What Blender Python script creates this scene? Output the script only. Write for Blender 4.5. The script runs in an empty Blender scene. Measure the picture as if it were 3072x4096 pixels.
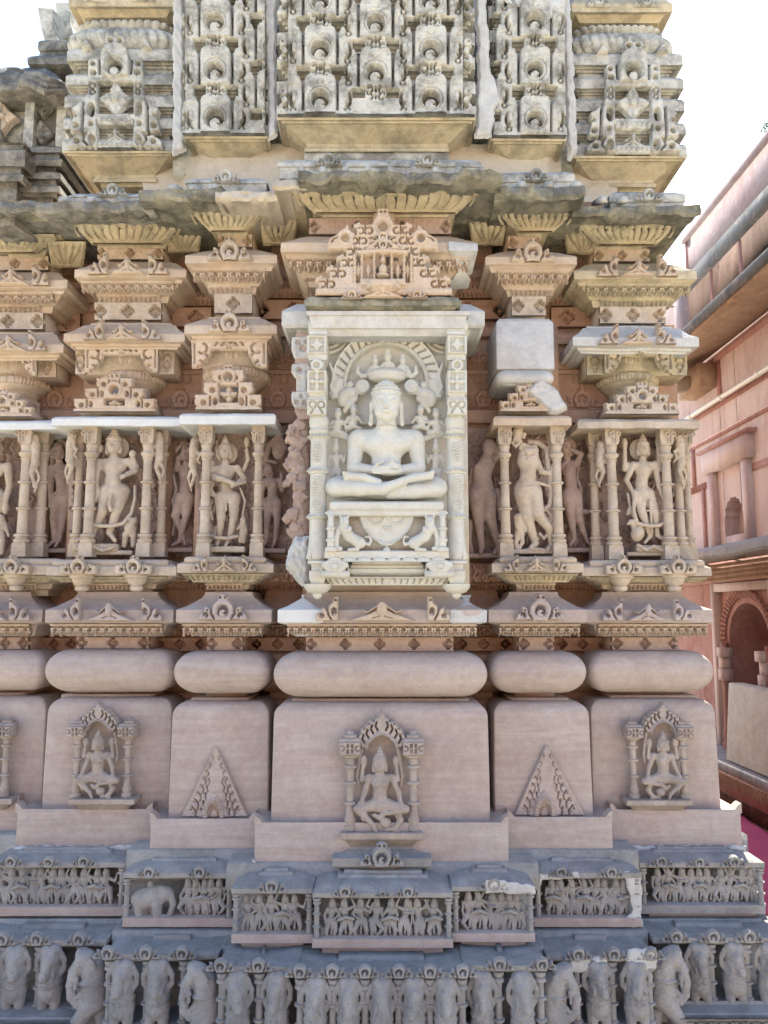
import bpy, math, random
import numpy as np
from mathutils import Vector, Matrix
random.seed(7); np.random.seed(7)
SC = bpy.context.scene
COL = SC.collection
R = math.radians
# ---------------------------------------------------------------- camera
F = 3200.0; CX = 1536.0; CY = 2048.0; HZ = 2450.0; CAMZ = 1.6
PITCH = math.atan((HZ-CY)/F); CP = math.cos(PITCH); SP = math.sin(PITCH)
cam = bpy.data.cameras.new('camera'); camo = bpy.data.objects.new('camera', cam); COL.objects.link(camo)
cam.sensor_fit = 'VERTICAL'; cam.sensor_height = 36.0; cam.sensor_width = 27.0
cam.lens = 36.0*F/4096.0; cam.clip_start = 0.05; cam.clip_end = 3000
camo.location = (0, 0, CAMZ); camo.rotation_euler = (math.pi/2+PITCH, 0, 0)
SC.camera = camo
# ---------------------------------------------------------------- world, sun, exposure
SUN_EL = 47.0; SUN_AZ = 17.0      # the sun stands behind the temple, to the right (azimuth from +Y towards +X)
W = bpy.data.worlds.new('World'); SC.world = W; W.use_nodes = True
nt = W.node_tree; nt.nodes.clear()
sky = nt.nodes.new('ShaderNodeTexSky'); sky.sky_type = 'NISHITA'; sky.sun_disc = False
sky.sun_elevation = R(SUN_EL); sky.sun_rotation = R(SUN_AZ)
sky.air_density = 1.0; sky.dust_density = 0.8; sky.ozone_density = 1.0
bg = nt.nodes.new('ShaderNodeBackground'); bg.inputs['Strength'].default_value = 0.15
wo = nt.nodes.new('ShaderNodeOutputWorld')
nt.links.new(sky.outputs[0], bg.inputs[0]); nt.links.new(bg.outputs[0], wo.inputs[0])
sl = bpy.data.lights.new('sun', 'SUN'); sl.energy = 5.0; sl.angle = R(0.5); sl.color = (1.0, 0.94, 0.78)
so = bpy.data.objects.new('sun', sl); COL.objects.link(so)
sd = Vector((math.sin(R(SUN_AZ))*math.cos(R(SUN_EL)), math.cos(R(SUN_AZ))*math.cos(R(SUN_EL)), math.sin(R(SUN_EL))))
so.rotation_euler = sd.to_track_quat('Z', 'Y').to_euler(); so.location = (5, 12, 15)
SC.view_settings.view_transform = 'Standard'; SC.view_settings.look = 'None'
SC.view_settings.exposure = 1.70; SC.view_settings.gamma = 1.0
SC.cycles.max_bounces = 6; SC.cycles.diffuse_bounces = 4
# ---------------------------------------------------------------- pixel <-> world helpers
def at(px, py, Y):
    """world point seen at photo pixel (px,py) on the plane y = Y (arrays allowed)"""
    dx = (np.asarray(px, float)-CX)/F; dy = -(np.asarray(py, float)-CY)/F
    yc = CP-dy*SP; zc = SP+dy*CP; t = Y/yc
    return np.stack(np.broadcast_arrays(dx*t, Y+0*dx, CAMZ+zc*t), -1)
def xof(px, Y, py=HZ):
    return float(at(px, py, Y)[0])
def zof(py, Y):
    return float(at(CX, py, Y)[2])
def scl(py, Y):
    a = at(CX, py-1, Y); b = at(CX+1, py+1, Y)
    return abs(float(b[0]-a[0])), abs(float(a[2]-b[2]))/2
MM = 0.001
# ---------------------------------------------------------------- object bookkeeping
def link(name, me, mat=None, parent=None, loc=(0, 0, 0)):
    o = bpy.data.objects.new(name, me); COL.objects.link(o); o.location = loc
    if mat is not None:
        me.materials.append(mat)
    if parent is not None:
        o.parent = parent
    return o
def wpos(o):
    v = Vector(o.location)
    while o.parent is not None:
        o = o.parent; v = v+Vector(o.location)
    return v
def adopt(o, parent):
    """parent o, keeping its world position (no rotations are used above leaf level)"""
    if parent is not None:
        o.location = Vector(o.location)-wpos(parent); o.parent = parent
    return o
def tag(o, label=None, cat=None, group=None, kind=None):
    if label: o['label'] = label
    if cat: o['category'] = cat
    if group: o['group'] = group
    if kind: o['kind'] = kind
    return o
def thing(name, label, cat, loc=(0, 0, 0), group=None):
    o = bpy.data.objects.new(name, None); COL.objects.link(o); o.location = loc; o.empty_display_size = 0.1
    return tag(o, label, cat, group)
def mesh_np(name, V, Fq, smooth=False):
    """V (n,3); Fq list of arrays of faces (m,k)"""
    me = bpy.data.meshes.new(name)
    V = np.ascontiguousarray(V, dtype=np.float32)
    if not isinstance(Fq, (list, tuple)): Fq = [Fq]
    Fq = [np.asarray(f, np.int32) for f in Fq if len(f)]
    me.vertices.add(len(V)); me.vertices.foreach_set('co', V.ravel())
    nl = sum(f.size for f in Fq); nf = sum(len(f) for f in Fq)
    me.loops.add(nl); me.polygons.add(nf)
    me.loops.foreach_set('vertex_index', np.concatenate([f.ravel() for f in Fq]))
    tot = np.concatenate([np.full(len(f), f.shape[1], np.int32) for f in Fq])
    st = np.concatenate([[0], np.cumsum(tot)[:-1]]).astype(np.int32)
    me.polygons.foreach_set('loop_start', st); me.polygons.foreach_set('loop_total', tot)
    if smooth: me.polygons.foreach_set('use_smooth', np.ones(nf, bool))
    me.update(calc_edges=True); me.validate()
    return me
class MB:
    """collects shapes, world coordinates, and links them as ONE mesh object"""
    def __init__(s): s.V = []; s.F = {}; s.n = 0; s.sm = []
    def add(s, V, faces):
        V = np.asarray(V, float).reshape(-1, 3)
        for f in faces:
            s.F.setdefault(len(f), []).append([i+s.n for i in f])
        s.V.append(V); s.n += len(V)
    def box(s, x0, x1, y0, y1, z0, z1, rot=0, jit=0):
        v = np.array([[x, y, z] for x in (x0, x1) for y in (y0, y1) for z in (z0, z1)], float)
        if rot:
            c = v.mean(0); d = v-c; ca, sa = math.cos(rot), math.sin(rot)
            v = np.stack([d[:, 0]*ca-d[:, 1]*sa, d[:, 0]*sa+d[:, 1]*ca, d[:, 2]], -1)+c
        s.add(v, [(0, 1, 3, 2), (4, 6, 7, 5), (0, 4, 5, 1), (2, 3, 7, 6), (0, 2, 6, 4), (1, 5, 7, 3)])
    def rings(s, rings, cap=True, closed=True):
        n = len(rings[0]); V = np.concatenate([np.asarray(r, float) for r in rings]); f = []
        for i in range(len(rings)-1):
            for j in range(n if closed else n-1):
                k = (j+1) % n
                f.append((i*n+j, i*n+k, (i+1)*n+k, (i+1)*n+j))
        if cap and closed:
            f.append(tuple(range(n))[::-1]); f.append(tuple(range((len(rings)-1)*n, len(rings)*n)))
        s.add(V, f)
    def lathe(s, c, prof, n=20, cap=True, star=0, nst=0):
        """prof: (z, r) relative to c"""
        a = np.arange(n)*2*math.pi/n
        rr = []
        for z, r in prof:
            r_ = r*(1+star*np.cos(nst*a)) if star else r
            rr.append(np.stack([c[0]+np.cos(a)*r_, c[1]+np.sin(a)*r_, np.full(n, c[2]+z)], -1))
        s.rings(rr, cap)
    def tube(s, pts, r, n=8):
        pts = [Vector(p) for p in pts]; rr = []
        up = Vector((0, 0, 1))
        for i, p in enumerate(pts):
            d = (pts[min(i+1, len(pts)-1)]-pts[max(i-1, 0)]).normalized()
            u = d.cross(up if abs(d.z) < .9 else Vector((1, 0, 0))).normalized(); v = d.cross(u)
            ri = r[i] if isinstance(r, (list, tuple)) else r
            rr.append([list(p+u*math.cos(t*2*math.pi/n)*ri+v*math.sin(t*2*math.pi/n)*ri) for t in range(n)])
        s.rings(rr)
    def build(s, name, mat, parent=None, smooth=None, origin=None):
        V = np.concatenate(s.V)
        me = mesh_np(name, V, [np.array(f) for f in s.F.values()], False)
        pl = wpos(parent) if parent is not None else Vector((0, 0, 0))
        if origin is None: origin = pl
        me.transform(Matrix.Translation(-Vector(origin)))
        o = link(name, me, mat, parent, Vector(origin)-pl)
        if smooth:
            me.polygons.foreach_set('use_smooth', np.ones(len(me.polygons), bool))
            me.set_sharp_from_angle(angle=R(smooth))
        return o
def rrect(x0, x1, y0, y1, r, n=5):
    """plan of a block, corners at the front (y0) rounded by r; counter-clockwise"""
    if r <= 0: return [(x0, y0), (x1, y0), (x1, y1), (x0, y1)]
    p = []
    for k in range(n+1):
        a = math.pi+math.pi/2*k/n; p.append((x0+r+r*math.cos(a), y0+r+r*math.sin(a)))
    for k in range(n+1):
        a = 1.5*math.pi+math.pi/2*k/n; p.append((x1-r+r*math.cos(a), y0+r+r*math.sin(a)))
    return p+[(x1, y1), (x0, y1)]
def wob(V, amp, freq, seed=0):
    """small smooth wobble so that old stone is never quite straight"""
    V = np.asarray(V, float); rs = np.random.RandomState(abs(int(seed))); D = np.zeros_like(V)
    for k in range(5):
        d = rs.randn(3)*freq*(1+k*.8); ph = rs.rand()*6.28
        D += np.sin(V@d+ph)[:, None]*rs.randn(3)[None]/(1+k*.6)
    return V+D*amp*.5
def block(mb, x0, x1, Y, prof, back=0.5, rnd=0, nx=1, jit=0.0, seed=0, ylo=None):
    """moulding: a stack of rectangles. prof = [(py, off_mm)] ; (x0,x1) photo pixels of its widest ring"""
    om = max(o for _, o in prof)*MM
    X0 = xof(x0, Y-om, prof[0][0]); X1 = xof(x1, Y-om, prof[0][0])
    rr = []; 
    for py, o in prof:
        o = o*MM; z = zof(py, Y-o); d = om-o
        p = rrect(X0+d, X1-d, Y-o, Y+back, max(0, rnd*MM))
        if nx > 1 or jit:
            q = []
            n = len(p)
            for i in range(n):
                a = np.array(p[i]); b = np.array(p[(i+1) % n]); L = np.linalg.norm(b-a)
                m = max(1, int(L/0.03)) if a[1] < Y+.1 and b[1] < Y+.1 else 1
                for k in range(m): q.append(tuple(a+(b-a)*k/m))
            p = q
        rr.append([(a, b, z) for a, b in p])
    n = max(len(r) for r in rr)
    if len(set(len(r) for r in rr)) > 1:      # resample every ring to the same count along x
        base = max(rr, key=len); bx = np.array(base)
        out = []
        u = (bx[:, 0]-bx[:, 0].min())/(np.ptp(bx[:, 0])+1e-9); v = (bx[:, 1]-bx[:, 1].min())/(np.ptp(bx[:, 1])+1e-9)
        for r in rr:
            r = np.array(r); xa, xb = r[:, 0].min(), r[:, 0].max(); ya, yb = r[:, 1].min(), r[:, 1].max()
            out.append(np.stack([xa+u*(xb-xa), ya+v*(yb-ya), np.full(n, r[0, 2])], -1))
        rr = out
    rr = [np.asarray(r, float) for r in rr]
    if jit:
        rr = [wob(r, jit*MM, 25, seed+3)+np.array([0, 0, 1])*0 for r in rr]
    mb.rings(rr)
def arcprof(y0, y1, bulge, n=10, o0=0, pw=1.0):
    """half-round between rows y0..y1, sticking out by bulge mm"""
    return [(y0+(y1-y0)*(0.5-0.5*math.cos(math.pi*k/n)), o0+bulge*(math.sin(math.pi*k/n)**pw)) for k in range(n+1)]
# ---------------------------------------------------------------- 2-D carved relief (a real displaced surface)
def sm(t): t = np.clip(t, 0, 1); return t*t*(3-2*t)
class Rel:
    def __init__(s, x0, y0, x1, y1, res=3.0, base=0.0):
        nx = max(2, int(round((x1-x0)/res))+1); ny = max(2, int(round((y1-y0)/res))+1)
        s.x0, s.y0, s.x1, s.y1 = x0, y0, x1, y1
        s.X, s.Y = np.meshgrid(np.linspace(x0, x1, nx), np.linspace(y0, y1, ny)); s.H = np.full(s.X.shape, float(base)); s.res = res
    def _w(s, x, y, r):       # window for a local primitive
        j0 = max(0, int((x-r-s.x0)/(s.x1-s.x0)*(s.X.shape[1]-1))); j1 = min(s.X.shape[1], int((x+r-s.x0)/(s.x1-s.x0)*(s.X.shape[1]-1))+2)
        i0 = max(0, int((y-r-s.y0)/(s.y1-s.y0)*(s.X.shape[0]-1))); i1 = min(s.X.shape[0], int((y+r-s.y0)/(s.y1-s.y0)*(s.X.shape[0]-1))+2)
        return slice(i0, max(i1, i0)), slice(j0, max(j1, j0))
    def _put(s, w, d, h, bev, cut):
        a = sm(0.5-d/bev) if not np.isscalar(bev) or bev > 0 else (d < 0)*1.0
        if cut: s.H[w] = np.where(s.H[w] > h, s.H[w]+(h-s.H[w])*a, s.H[w])
        else: s.H[w] = np.where(s.H[w] < h, s.H[w]+(h-s.H[w])*a, s.H[w])
    def circ(s, x, y, r, h, cut=False, bev=4, ax=1.0, ay=1.0):
        w = s._w(x, y, r*max(ax, ay)+bev+3)
        d = (np.hypot((s.X[w]-x)/ax, (s.Y[w]-y)/ay)-r)*min(ax, ay); s._put(w, d, h, bev, cut); return s
    def ring(s, x, y, r, wd, h, cut=False, bev=4, ax=1.0, ay=1.0, a0=None, a1=None):
        w = s._w(x, y, (r+wd)*max(ax, ay)+bev+3)
        dx = (s.X[w]-x)/ax; dy = (s.Y[w]-y)/ay
        d = np.abs(np.hypot(dx, dy)-r)-wd/2
        if a0 is not None:
            th = np.degrees(np.arctan2(-dy, dx)) % 360; lo = a0 % 360; span = (a1-a0); m = ((th-lo) % 360) > span
            d = np.where(m, 99, d)
        s._put(w, d, h, bev, cut); return s
    def box(s, x0, y0, x1, y1, h, cut=False, bev=3, rd=0):
        cx, cy = (x0+x1)/2, (y0+y1)/2; w = s._w(cx, cy, max(x1-x0, y1-y0)/2+bev+3)
        qx = np.abs(s.X[w]-cx)-(x1-x0)/2+rd; qy = np.abs(s.Y[w]-cy)-(y1-y0)/2+rd
        d = np.hypot(np.maximum(qx, 0), np.maximum(qy, 0))+np.minimum(np.maximum(qx, qy), 0)-rd
        s._put(w, d, h, bev, cut); return s
    def seg(s, pts, wd, h, cut=False, bev=3, taper=None):
        pts = [np.array(p, float) for p in pts]; P = np.array(pts); c = (P.min(0)+P.max(0))/2; rr = (P.max(0)-P.min(0)).max()/2
        wm = max(wd, taper if taper is not None else wd)
        w = s._w(c[0], c[1], rr+wm+bev+3); D = np.full(s.X[w].shape, 1e3); n = len(pts)-1
        for i in range(n):
            a, b = pts[i], pts[i+1]; ab = b-a; L = ab@ab+1e-9
            t = np.clip(((s.X[w]-a[0])*ab[0]+(s.Y[w]-a[1])*ab[1])/L, 0, 1)
            wi = wd/2 if taper is None else (wd+(taper-wd)*(i+t)/n)/2
            D = np.minimum(D, np.hypot(s.X[w]-a[0]-ab[0]*t, s.Y[w]-a[1]-ab[1]*t)-wi)
        s._put(w, D, h, bev, cut); return s
    def poly(s, pts, h, cut=False, bev=3):
        P = np.array(pts, float); c = (P.min(0)+P.max(0))/2; w = s._w(c[0], c[1], (P.max(0)-P.min(0)).max()/2+bev+3)
        X, Y = s.X[w], s.Y[w]; D = np.full(X.shape, 1e3); ins = np.zeros(X.shape, bool); n = len(P)
        for i in range(n):
            a, b = P[i], P[(i+1) % n]; ab = b-a; t = np.clip(((X-a[0])*ab[0]+(Y-a[1])*ab[1])/(ab@ab+1e-9), 0, 1)
            D = np.minimum(D, np.hypot(X-a[0]-ab[0]*t, Y-a[1]-ab[1]*t))
            cr = ((a[1] > Y) != (b[1] > Y)) & (X < (b[0]-a[0])*(Y-a[1])/((b[1]-a[1]) if b[1] != a[1] else 1e-9)+a[0]); ins ^= cr
        s._put(w, np.where(ins, -D, D), h, bev, cut); return s
    def dome(s, x, y, rx, ry, h, rise):
        """an ellipsoid bump reaching h+rise"""
        w = s._w(x, y, max(rx, ry)+2); q = 1-((s.X[w]-x)/rx)**2-((s.Y[w]-y)/ry)**2
        s.H[w] = np.maximum(s.H[w], np.where(q > 0, h+rise*np.sqrt(np.clip(q, 0, 1)), -99)); return s
    def obj(s, name, Y, mat, parent=None, lift=0.0, drop=True, thr=0.6, jit=0.8, seed=None, Ybot=None, dz=1.3):
        """Y: plane (m) of H = 0 ; the carving grows towards the viewer. Ybot lets the plane lean"""
        H = s.H.copy(); rs = np.random.RandomState(int(abs(s.x0*7+s.y0)) % 9999 if seed is None else seed)
        if jit:
            for k in range(6):
                a = rs.randn(2)*0.03*(1+k); H += jit*.5*np.sin(s.X*a[0]+s.Y*a[1]+rs.rand()*6)*(H > thr)
        m = H > thr; H = np.where(H > thr, H*dz, H)
        ny, nx = H.shape; v = (s.Y-s.y0)/(s.y1-s.y0)
        Yp = Y if Ybot is None else Y+(Ybot-Y)*v
        P = at(s.X, s.Y, Yp); P[..., 1] -= (np.where(m, H, 0)-lift*0)*MM*(Y/3.2)
        P[..., 1] -= 0.0012
        idx = np.arange(ny*nx).reshape(ny, nx)
        q = np.stack([idx[:-1, :-1], idx[1:, :-1], idx[1:, 1:], idx[:-1, 1:]], -1)
        if drop:
            mm = m[:-1, :-1] | m[1:, :-1] | m[1:, 1:] | m[:-1, 1:]; q = q[mm]
        else: q = q.reshape(-1, 4)
        V = P.reshape(-1, 3)
        # skirt round the outer border
        ring = np.concatenate([idx[0, :], idx[1:, -1], idx[-1, -2::-1], idx[-2:0:-1, 0]])
        hb = m.reshape(-1)[ring]
        S = V[ring].copy(); S[:, 1] = (Yp if np.isscalar(Yp) else np.broadcast_to(Yp, s.X.shape).reshape(-1)[ring])+0.002
        n0 = len(V); k = len(ring); nxt = np.roll(np.arange(k), -1); keep = hb | hb[nxt]
        sk = np.stack([ring, n0+np.arange(k), n0+nxt, ring[nxt]], -1)[keep]
        V = np.concatenate([V, S]); Fc = np.concatenate([q.reshape(-1, 4), sk])
        used = np.unique(Fc); rm = np.full(len(V), -1); rm[used] = np.arange(len(used)); V = V[used]; Fc = rm[Fc]
        c = V.mean(0); pl = wpos(parent) if parent is not None else Vector((0, 0, 0))
        me = mesh_np(name, V-c, Fc, True)
        return link(name, me, mat, parent, Vector(c)-pl)
# ---------------------------------------------------------------- implicit solids -> one closed mesh (statues, elephants ...)
class Sdf:
    """coordinates: photo-like millimetres (x right, y DOWN, d towards the viewer)"""
    def __init__(s, lo, hi, res=4.0):
        s.lo = np.array(lo, float); s.res = res; n = np.ceil((np.array(hi, float)-s.lo)/res).astype(int)+1; s.n = n
        s.G = [s.lo[i]+np.arange(n[i])*res for i in range(3)]; s.F = np.full(tuple(n), 60.0, np.float32)
    def _win(s, a, b, pad):
        sl = []
        for i in range(3):
            i0 = int(max(0, math.floor((min(a[i], b[i])-pad-s.lo[i])/s.res))); i1 = int(min(s.n[i], math.ceil((max(a[i], b[i])+pad-s.lo[i])/s.res)+1))
            sl.append(slice(i0, max(i0, i1)))
        sl = tuple(sl)
        X = s.G[0][sl[0]][:, None, None].astype(np.float32); Y = s.G[1][sl[1]][None, :, None].astype(np.float32); Z = s.G[2][sl[2]][None, None, :].astype(np.float32)
        return sl, X, Y, Z
    def _mix(s, sl, D, k, cut):
        A = s.F[sl]
        if cut:
            D = -D; h = np.clip(.5-.5*(D-A)/k, 0, 1) if k > 0 else None
            s.F[sl] = np.maximum(A, D) if k <= 0 else (A+(D-A)*(1-h)+k*h*(1-h))
        elif k <= 0: s.F[sl] = np.minimum(A, D)
        else:
            h = np.clip(.5+.5*(A-D)/k, 0, 1); s.F[sl] = A+(D-A)*h-k*h*(1-h)
    def cap(s, a, b, ra, rb=None, k=6, cut=False, fl=1.0):
        """tapered capsule; fl < 1 flattens it in depth"""
        rb = ra if rb is None else rb; a = np.array(a, float); b = np.array(b, float)
        sl, X, Y, Z = s._win(a, b, max(ra, rb)+k+8)
        if 0 in s.F[sl].shape: return s
        ab = b-a; L = float(ab@ab)+1e-6; fx = 1/fl
        X = X-a[0]; Y = Y-a[1]; Z = Z-a[2]
        t = np.clip((X*ab[0]+Y*ab[1]+Z*ab[2])/L, 0, 1)
        D = np.sqrt((X-ab[0]*t)**2+(Y-ab[1]*t)**2+((Z-ab[2]*t)*fx)**2)-(ra+(rb-ra)*t); s._mix(sl, D, k, cut); return s
    def path(s, pts, r0, r1=None, k=4, cut=False, fl=1.0):
        r1 = r0 if r1 is None else r1; n = len(pts)-1
        for i in range(n): s.cap(pts[i], pts[i+1], r0+(r1-r0)*i/n, r0+(r1-r0)*(i+1)/n, k, cut, fl)
        return s
    def ell(s, c, r, k=6, cut=False, rot=0.0):
        c = np.array(c, float); r = np.array(r, float)*np.ones(3); m = float(r.max())
        sl, X, Y, Z = s._win(c, c, m+k+8)
        if 0 in s.F[sl].shape: return s
        X = X-c[0]; Y = Y-c[1]; Z = Z-c[2]
        if rot:
            ca, sa = math.cos(R(rot)), math.sin(R(rot)); X, Y = X*ca+Y*sa, -X*sa+Y*ca
        q = np.sqrt((X/r[0])**2+(Y/r[1])**2+(Z/r[2])**2); g = np.sqrt((X/r[0]**2)**2+(Y/r[1]**2)**2+(Z/r[2]**2)**2)+1e-6
        D = q*(q-1)/g; s._mix(sl, D, k, cut); return s
    def box(s, c, hs, rd=3, k=2, cut=False, rot=0.0):
        c = np.array(c, float); hs = np.array(hs, float); m = float(np.hypot(hs[0], hs[1]) if rot else 0); e = np.maximum(hs, [m, m, 0])
        sl, X, Y, Z = s._win(c-e, c+e, k+10)
        if 0 in s.F[sl].shape: return s
        X = X-c[0]; Y = Y-c[1]; Z = Z-c[2]
        if rot:
            ca, sa = math.cos(R(rot)), math.sin(R(rot)); X, Y = X*ca+Y*sa, -X*sa+Y*ca
        X, Y, Z = np.broadcast_arrays(X, Y, Z)
        qx, qy, qz = np.abs(X)-hs[0]+rd, np.abs(Y)-hs[1]+rd, np.abs(Z)-hs[2]+rd
        D = np.sqrt(np.maximum(qx, 0)**2+np.maximum(qy, 0)**2+np.maximum(qz, 0)**2)+np.minimum(np.maximum(qx, np.maximum(qy, qz)), 0)-rd
        s._mix(sl, D, k, cut); return s
    def tor(s, c, Rr, r, k=2, axis='y', cut=False, ax=1.0, az=1.0):
        """ring in the plane perpendicular to axis ('y' = round a vertical body, 'z' = facing the viewer)"""
        c = np.array(c, float); sl, X, Y, Z = s._win(c, c, Rr*max(ax, az)+r+k+6)
        if 0 in s.F[sl].shape: return s
        X = (X-c[0])/ax; Y = Y-c[1]; Z = (Z-c[2])/az
        D = np.sqrt((np.sqrt(X*X+Z*Z)-Rr)**2+Y*Y)-r if axis == 'y' else np.sqrt((np.sqrt(X*X+Y*Y)-Rr)**2+Z*Z)-r
        s._mix(sl, D.astype(np.float32), k, cut); return s
    def rough(s, amp, freq, seed=1):
        rs = np.random.RandomState(seed); X, Y, Z = (s.G[0][:, None, None], s.G[1][None, :, None], s.G[2][None, None, :])
        for k in range(5):
            d = rs.randn(3)*freq*(1+k*.7); s.F += (amp/(1+k*.5)*np.sin(X*d[0]+rs.rand()*6)*np.sin(Y*d[1]+rs.rand()*6)*np.cos(Z*d[2]+rs.rand()*6)).astype(np.float32)
        return s
    def net(s):
        """naive surface nets; vertices in local millimetres"""
        Fv = s.F; Fv[0] = Fv[-1] = 9; Fv[:, 0] = Fv[:, -1] = 9; Fv[:, :, 0] = Fv[:, :, -1] = 9
        nx, ny, nz = Fv.shape; ins = Fv < 0
        c = np.stack([ins[i:nx-1+i, j:ny-1+j, k:nz-1+k] for i in (0, 1) for j in (0, 1) for k in (0, 1)])
        cnt = c.sum(0); act = (cnt > 0) & (cnt < 8); cell = np.full(act.shape, -1, np.int64); ids = np.argwhere(act); cell[act] = np.arange(len(ids))
        acc = np.zeros((len(ids), 3)); num = np.zeros(len(ids)); I, J, K = ids.T
        cor = [(i, j, k) for i in (0, 1) for j in (0, 1) for k in (0, 1)]
        for a in cor:
            for ax in range(3):
                if a[ax]: continue
                b = list(a); b[ax] = 1
                fa = Fv[I+a[0], J+a[1], K+a[2]]; fb = Fv[I+b[0], J+b[1], K+b[2]]; m = (fa < 0) != (fb < 0)
                t = np.where(m, fa/(fa-fb+1e-12), 0); p = np.array(a, float)[None].repeat(len(ids), 0); p[:, ax] = t
                acc += p*m[:, None]; num += m
        V = (ids+acc/num[:, None])*s.res+s.lo
        Q = []
        for ax in range(3):
            o = [0, 1, 2]; o.remove(ax); sl0 = [slice(1, -1)]*3; sl1 = [slice(1, -1)]*3; sl0[ax] = slice(0, -1); sl1[ax] = slice(1, None)
            A = ins[tuple(sl0)]; B = ins[tuple(sl1)]; e = np.argwhere(A != B); 
            if not len(e): continue
            sg = A[tuple(e.T)]; base = e.copy()
            for q in o: base[:, q] += 1
            def g(du, dv):
                p = base.copy(); p[:, o[0]] -= du; p[:, o[1]] -= dv; return cell[tuple(p.T)]
            q = np.stack([g(0, 0), g(1, 0), g(1, 1), g(0, 1)], -1)
            flip = sg if ax != 1 else ~sg
            q[flip] = q[flip][:, ::-1]; Q.append(q)
        Q = np.concatenate(Q); return V, Q[(Q >= 0).all(1)]
    def obj(s, name, px, py, Y, mat, parent=None, o=(0, 0), k=1.0, dk=None, flip=False):
        """local (o) is put at photo pixel (px,py) on plane Y; 1 local unit = k photo pixels"""
        V, Q = s.net(); sx, sz = scl(py, Y); kd = (sx*k if dk is None else dk*MM)
        P = np.stack([(V[:, 0]-o[0])*sx*k*(-1 if flip else 1), -V[:, 2]*kd, -(V[:, 1]-o[1])*sz*k], -1)
        if flip: Q = Q[:, ::-1]
        me = mesh_np(name, P, Q, True)
        c = Vector(at(px, py, Y)); pl = wpos(parent) if parent is not None else Vector((0, 0, 0))
        return link(name, me, mat, parent, c-pl)
# ---------------------------------------------------------------- materials
def lin(c):
    return tuple(c)+(1.0,)
class NG:
    def __init__(s, name):
        s.m = bpy.data.materials.new(name); s.m.use_nodes = True; s.t = s.m.node_tree; s.b = s.t.nodes['Principled BSDF']
        g = s.t.nodes.new('ShaderNodeNewGeometry'); s.P = g.outputs['Position']; s.N = g.outputs['Normal']; s.g = g
    def n(s, typ, **kw):
        x = s.t.nodes.new(typ)
        for k, v in kw.items(): setattr(x, k, v)
        return x
    def l(s, a, b): s.t.links.new(a, b)
    def noise(s, scale, detail=4, rough=.55, vec=None, dist=0.0):
        x = s.n('ShaderNodeTexNoise'); x.inputs['Scale'].default_value = scale; x.inputs['Detail'].default_value = detail
        x.inputs['Roughness'].default_value = rough; x.inputs['Distortion'].default_value = dist
        s.l(vec if vec is not None else s.P, x.inputs['Vector']); return x.outputs['Fac']
    def map(s, sc=(1, 1, 1), rot=(0, 0, 0), vec=None):
        x = s.n('ShaderNodeMapping'); x.inputs['Scale'].default_value = sc; x.inputs['Rotation'].default_value = rot
        s.l(vec if vec is not None else s.P, x.inputs['Vector']); return x.outputs[0]
    def ramp(s, fac, pts):
        x = s.n('ShaderNodeValToRGB'); e = x.color_ramp.elements
        while len(e) < len(pts): e.new(0.5)
        for i, (p, c) in enumerate(pts):
            e[i].position = p; e[i].color = lin(c) if not np.isscalar(c) else (c, c, c, 1)
        s.l(fac, x.inputs[0]); return x.outputs[0]
    def mix(s, fac, a, b, mode='MIX'):
        x = s.n('ShaderNodeMix', data_type='RGBA', blend_type=mode)
        for sock, v in ((x.inputs[0], fac), (x.inputs[6], a), (x.inputs[7], b)):
            if hasattr(v, 'links') or isinstance(v, bpy.types.NodeSocket): s.l(v, sock)
            elif np.isscalar(v): sock.default_value = v
            else: sock.default_value = lin(v)
        return x.outputs[2]
    def bump(s, h, strength=.5, dist=.002, prev=None):
        x = s.n('ShaderNodeBump'); x.inputs['Strength'].default_value = strength; x.inputs['Distance'].default_value = dist
        s.l(h, x.inputs['Height'])
        if prev is not None: s.l(prev, x.inputs['Normal'])
        return x.outputs[0]
    def sep(s, v):
        x = s.n('ShaderNodeSeparateXYZ'); s.l(v, x.inputs[0]); return x.outputs
    def math(s, op, a, b=0.0):
        x = s.n('ShaderNodeMath', operation=op)
        for i, v in enumerate((a, b)):
            if isinstance(v, bpy.types.NodeSocket): s.l(v, x.inputs[i])
            else: x.inputs[i].default_value = v
        return x.outputs[0]
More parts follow.
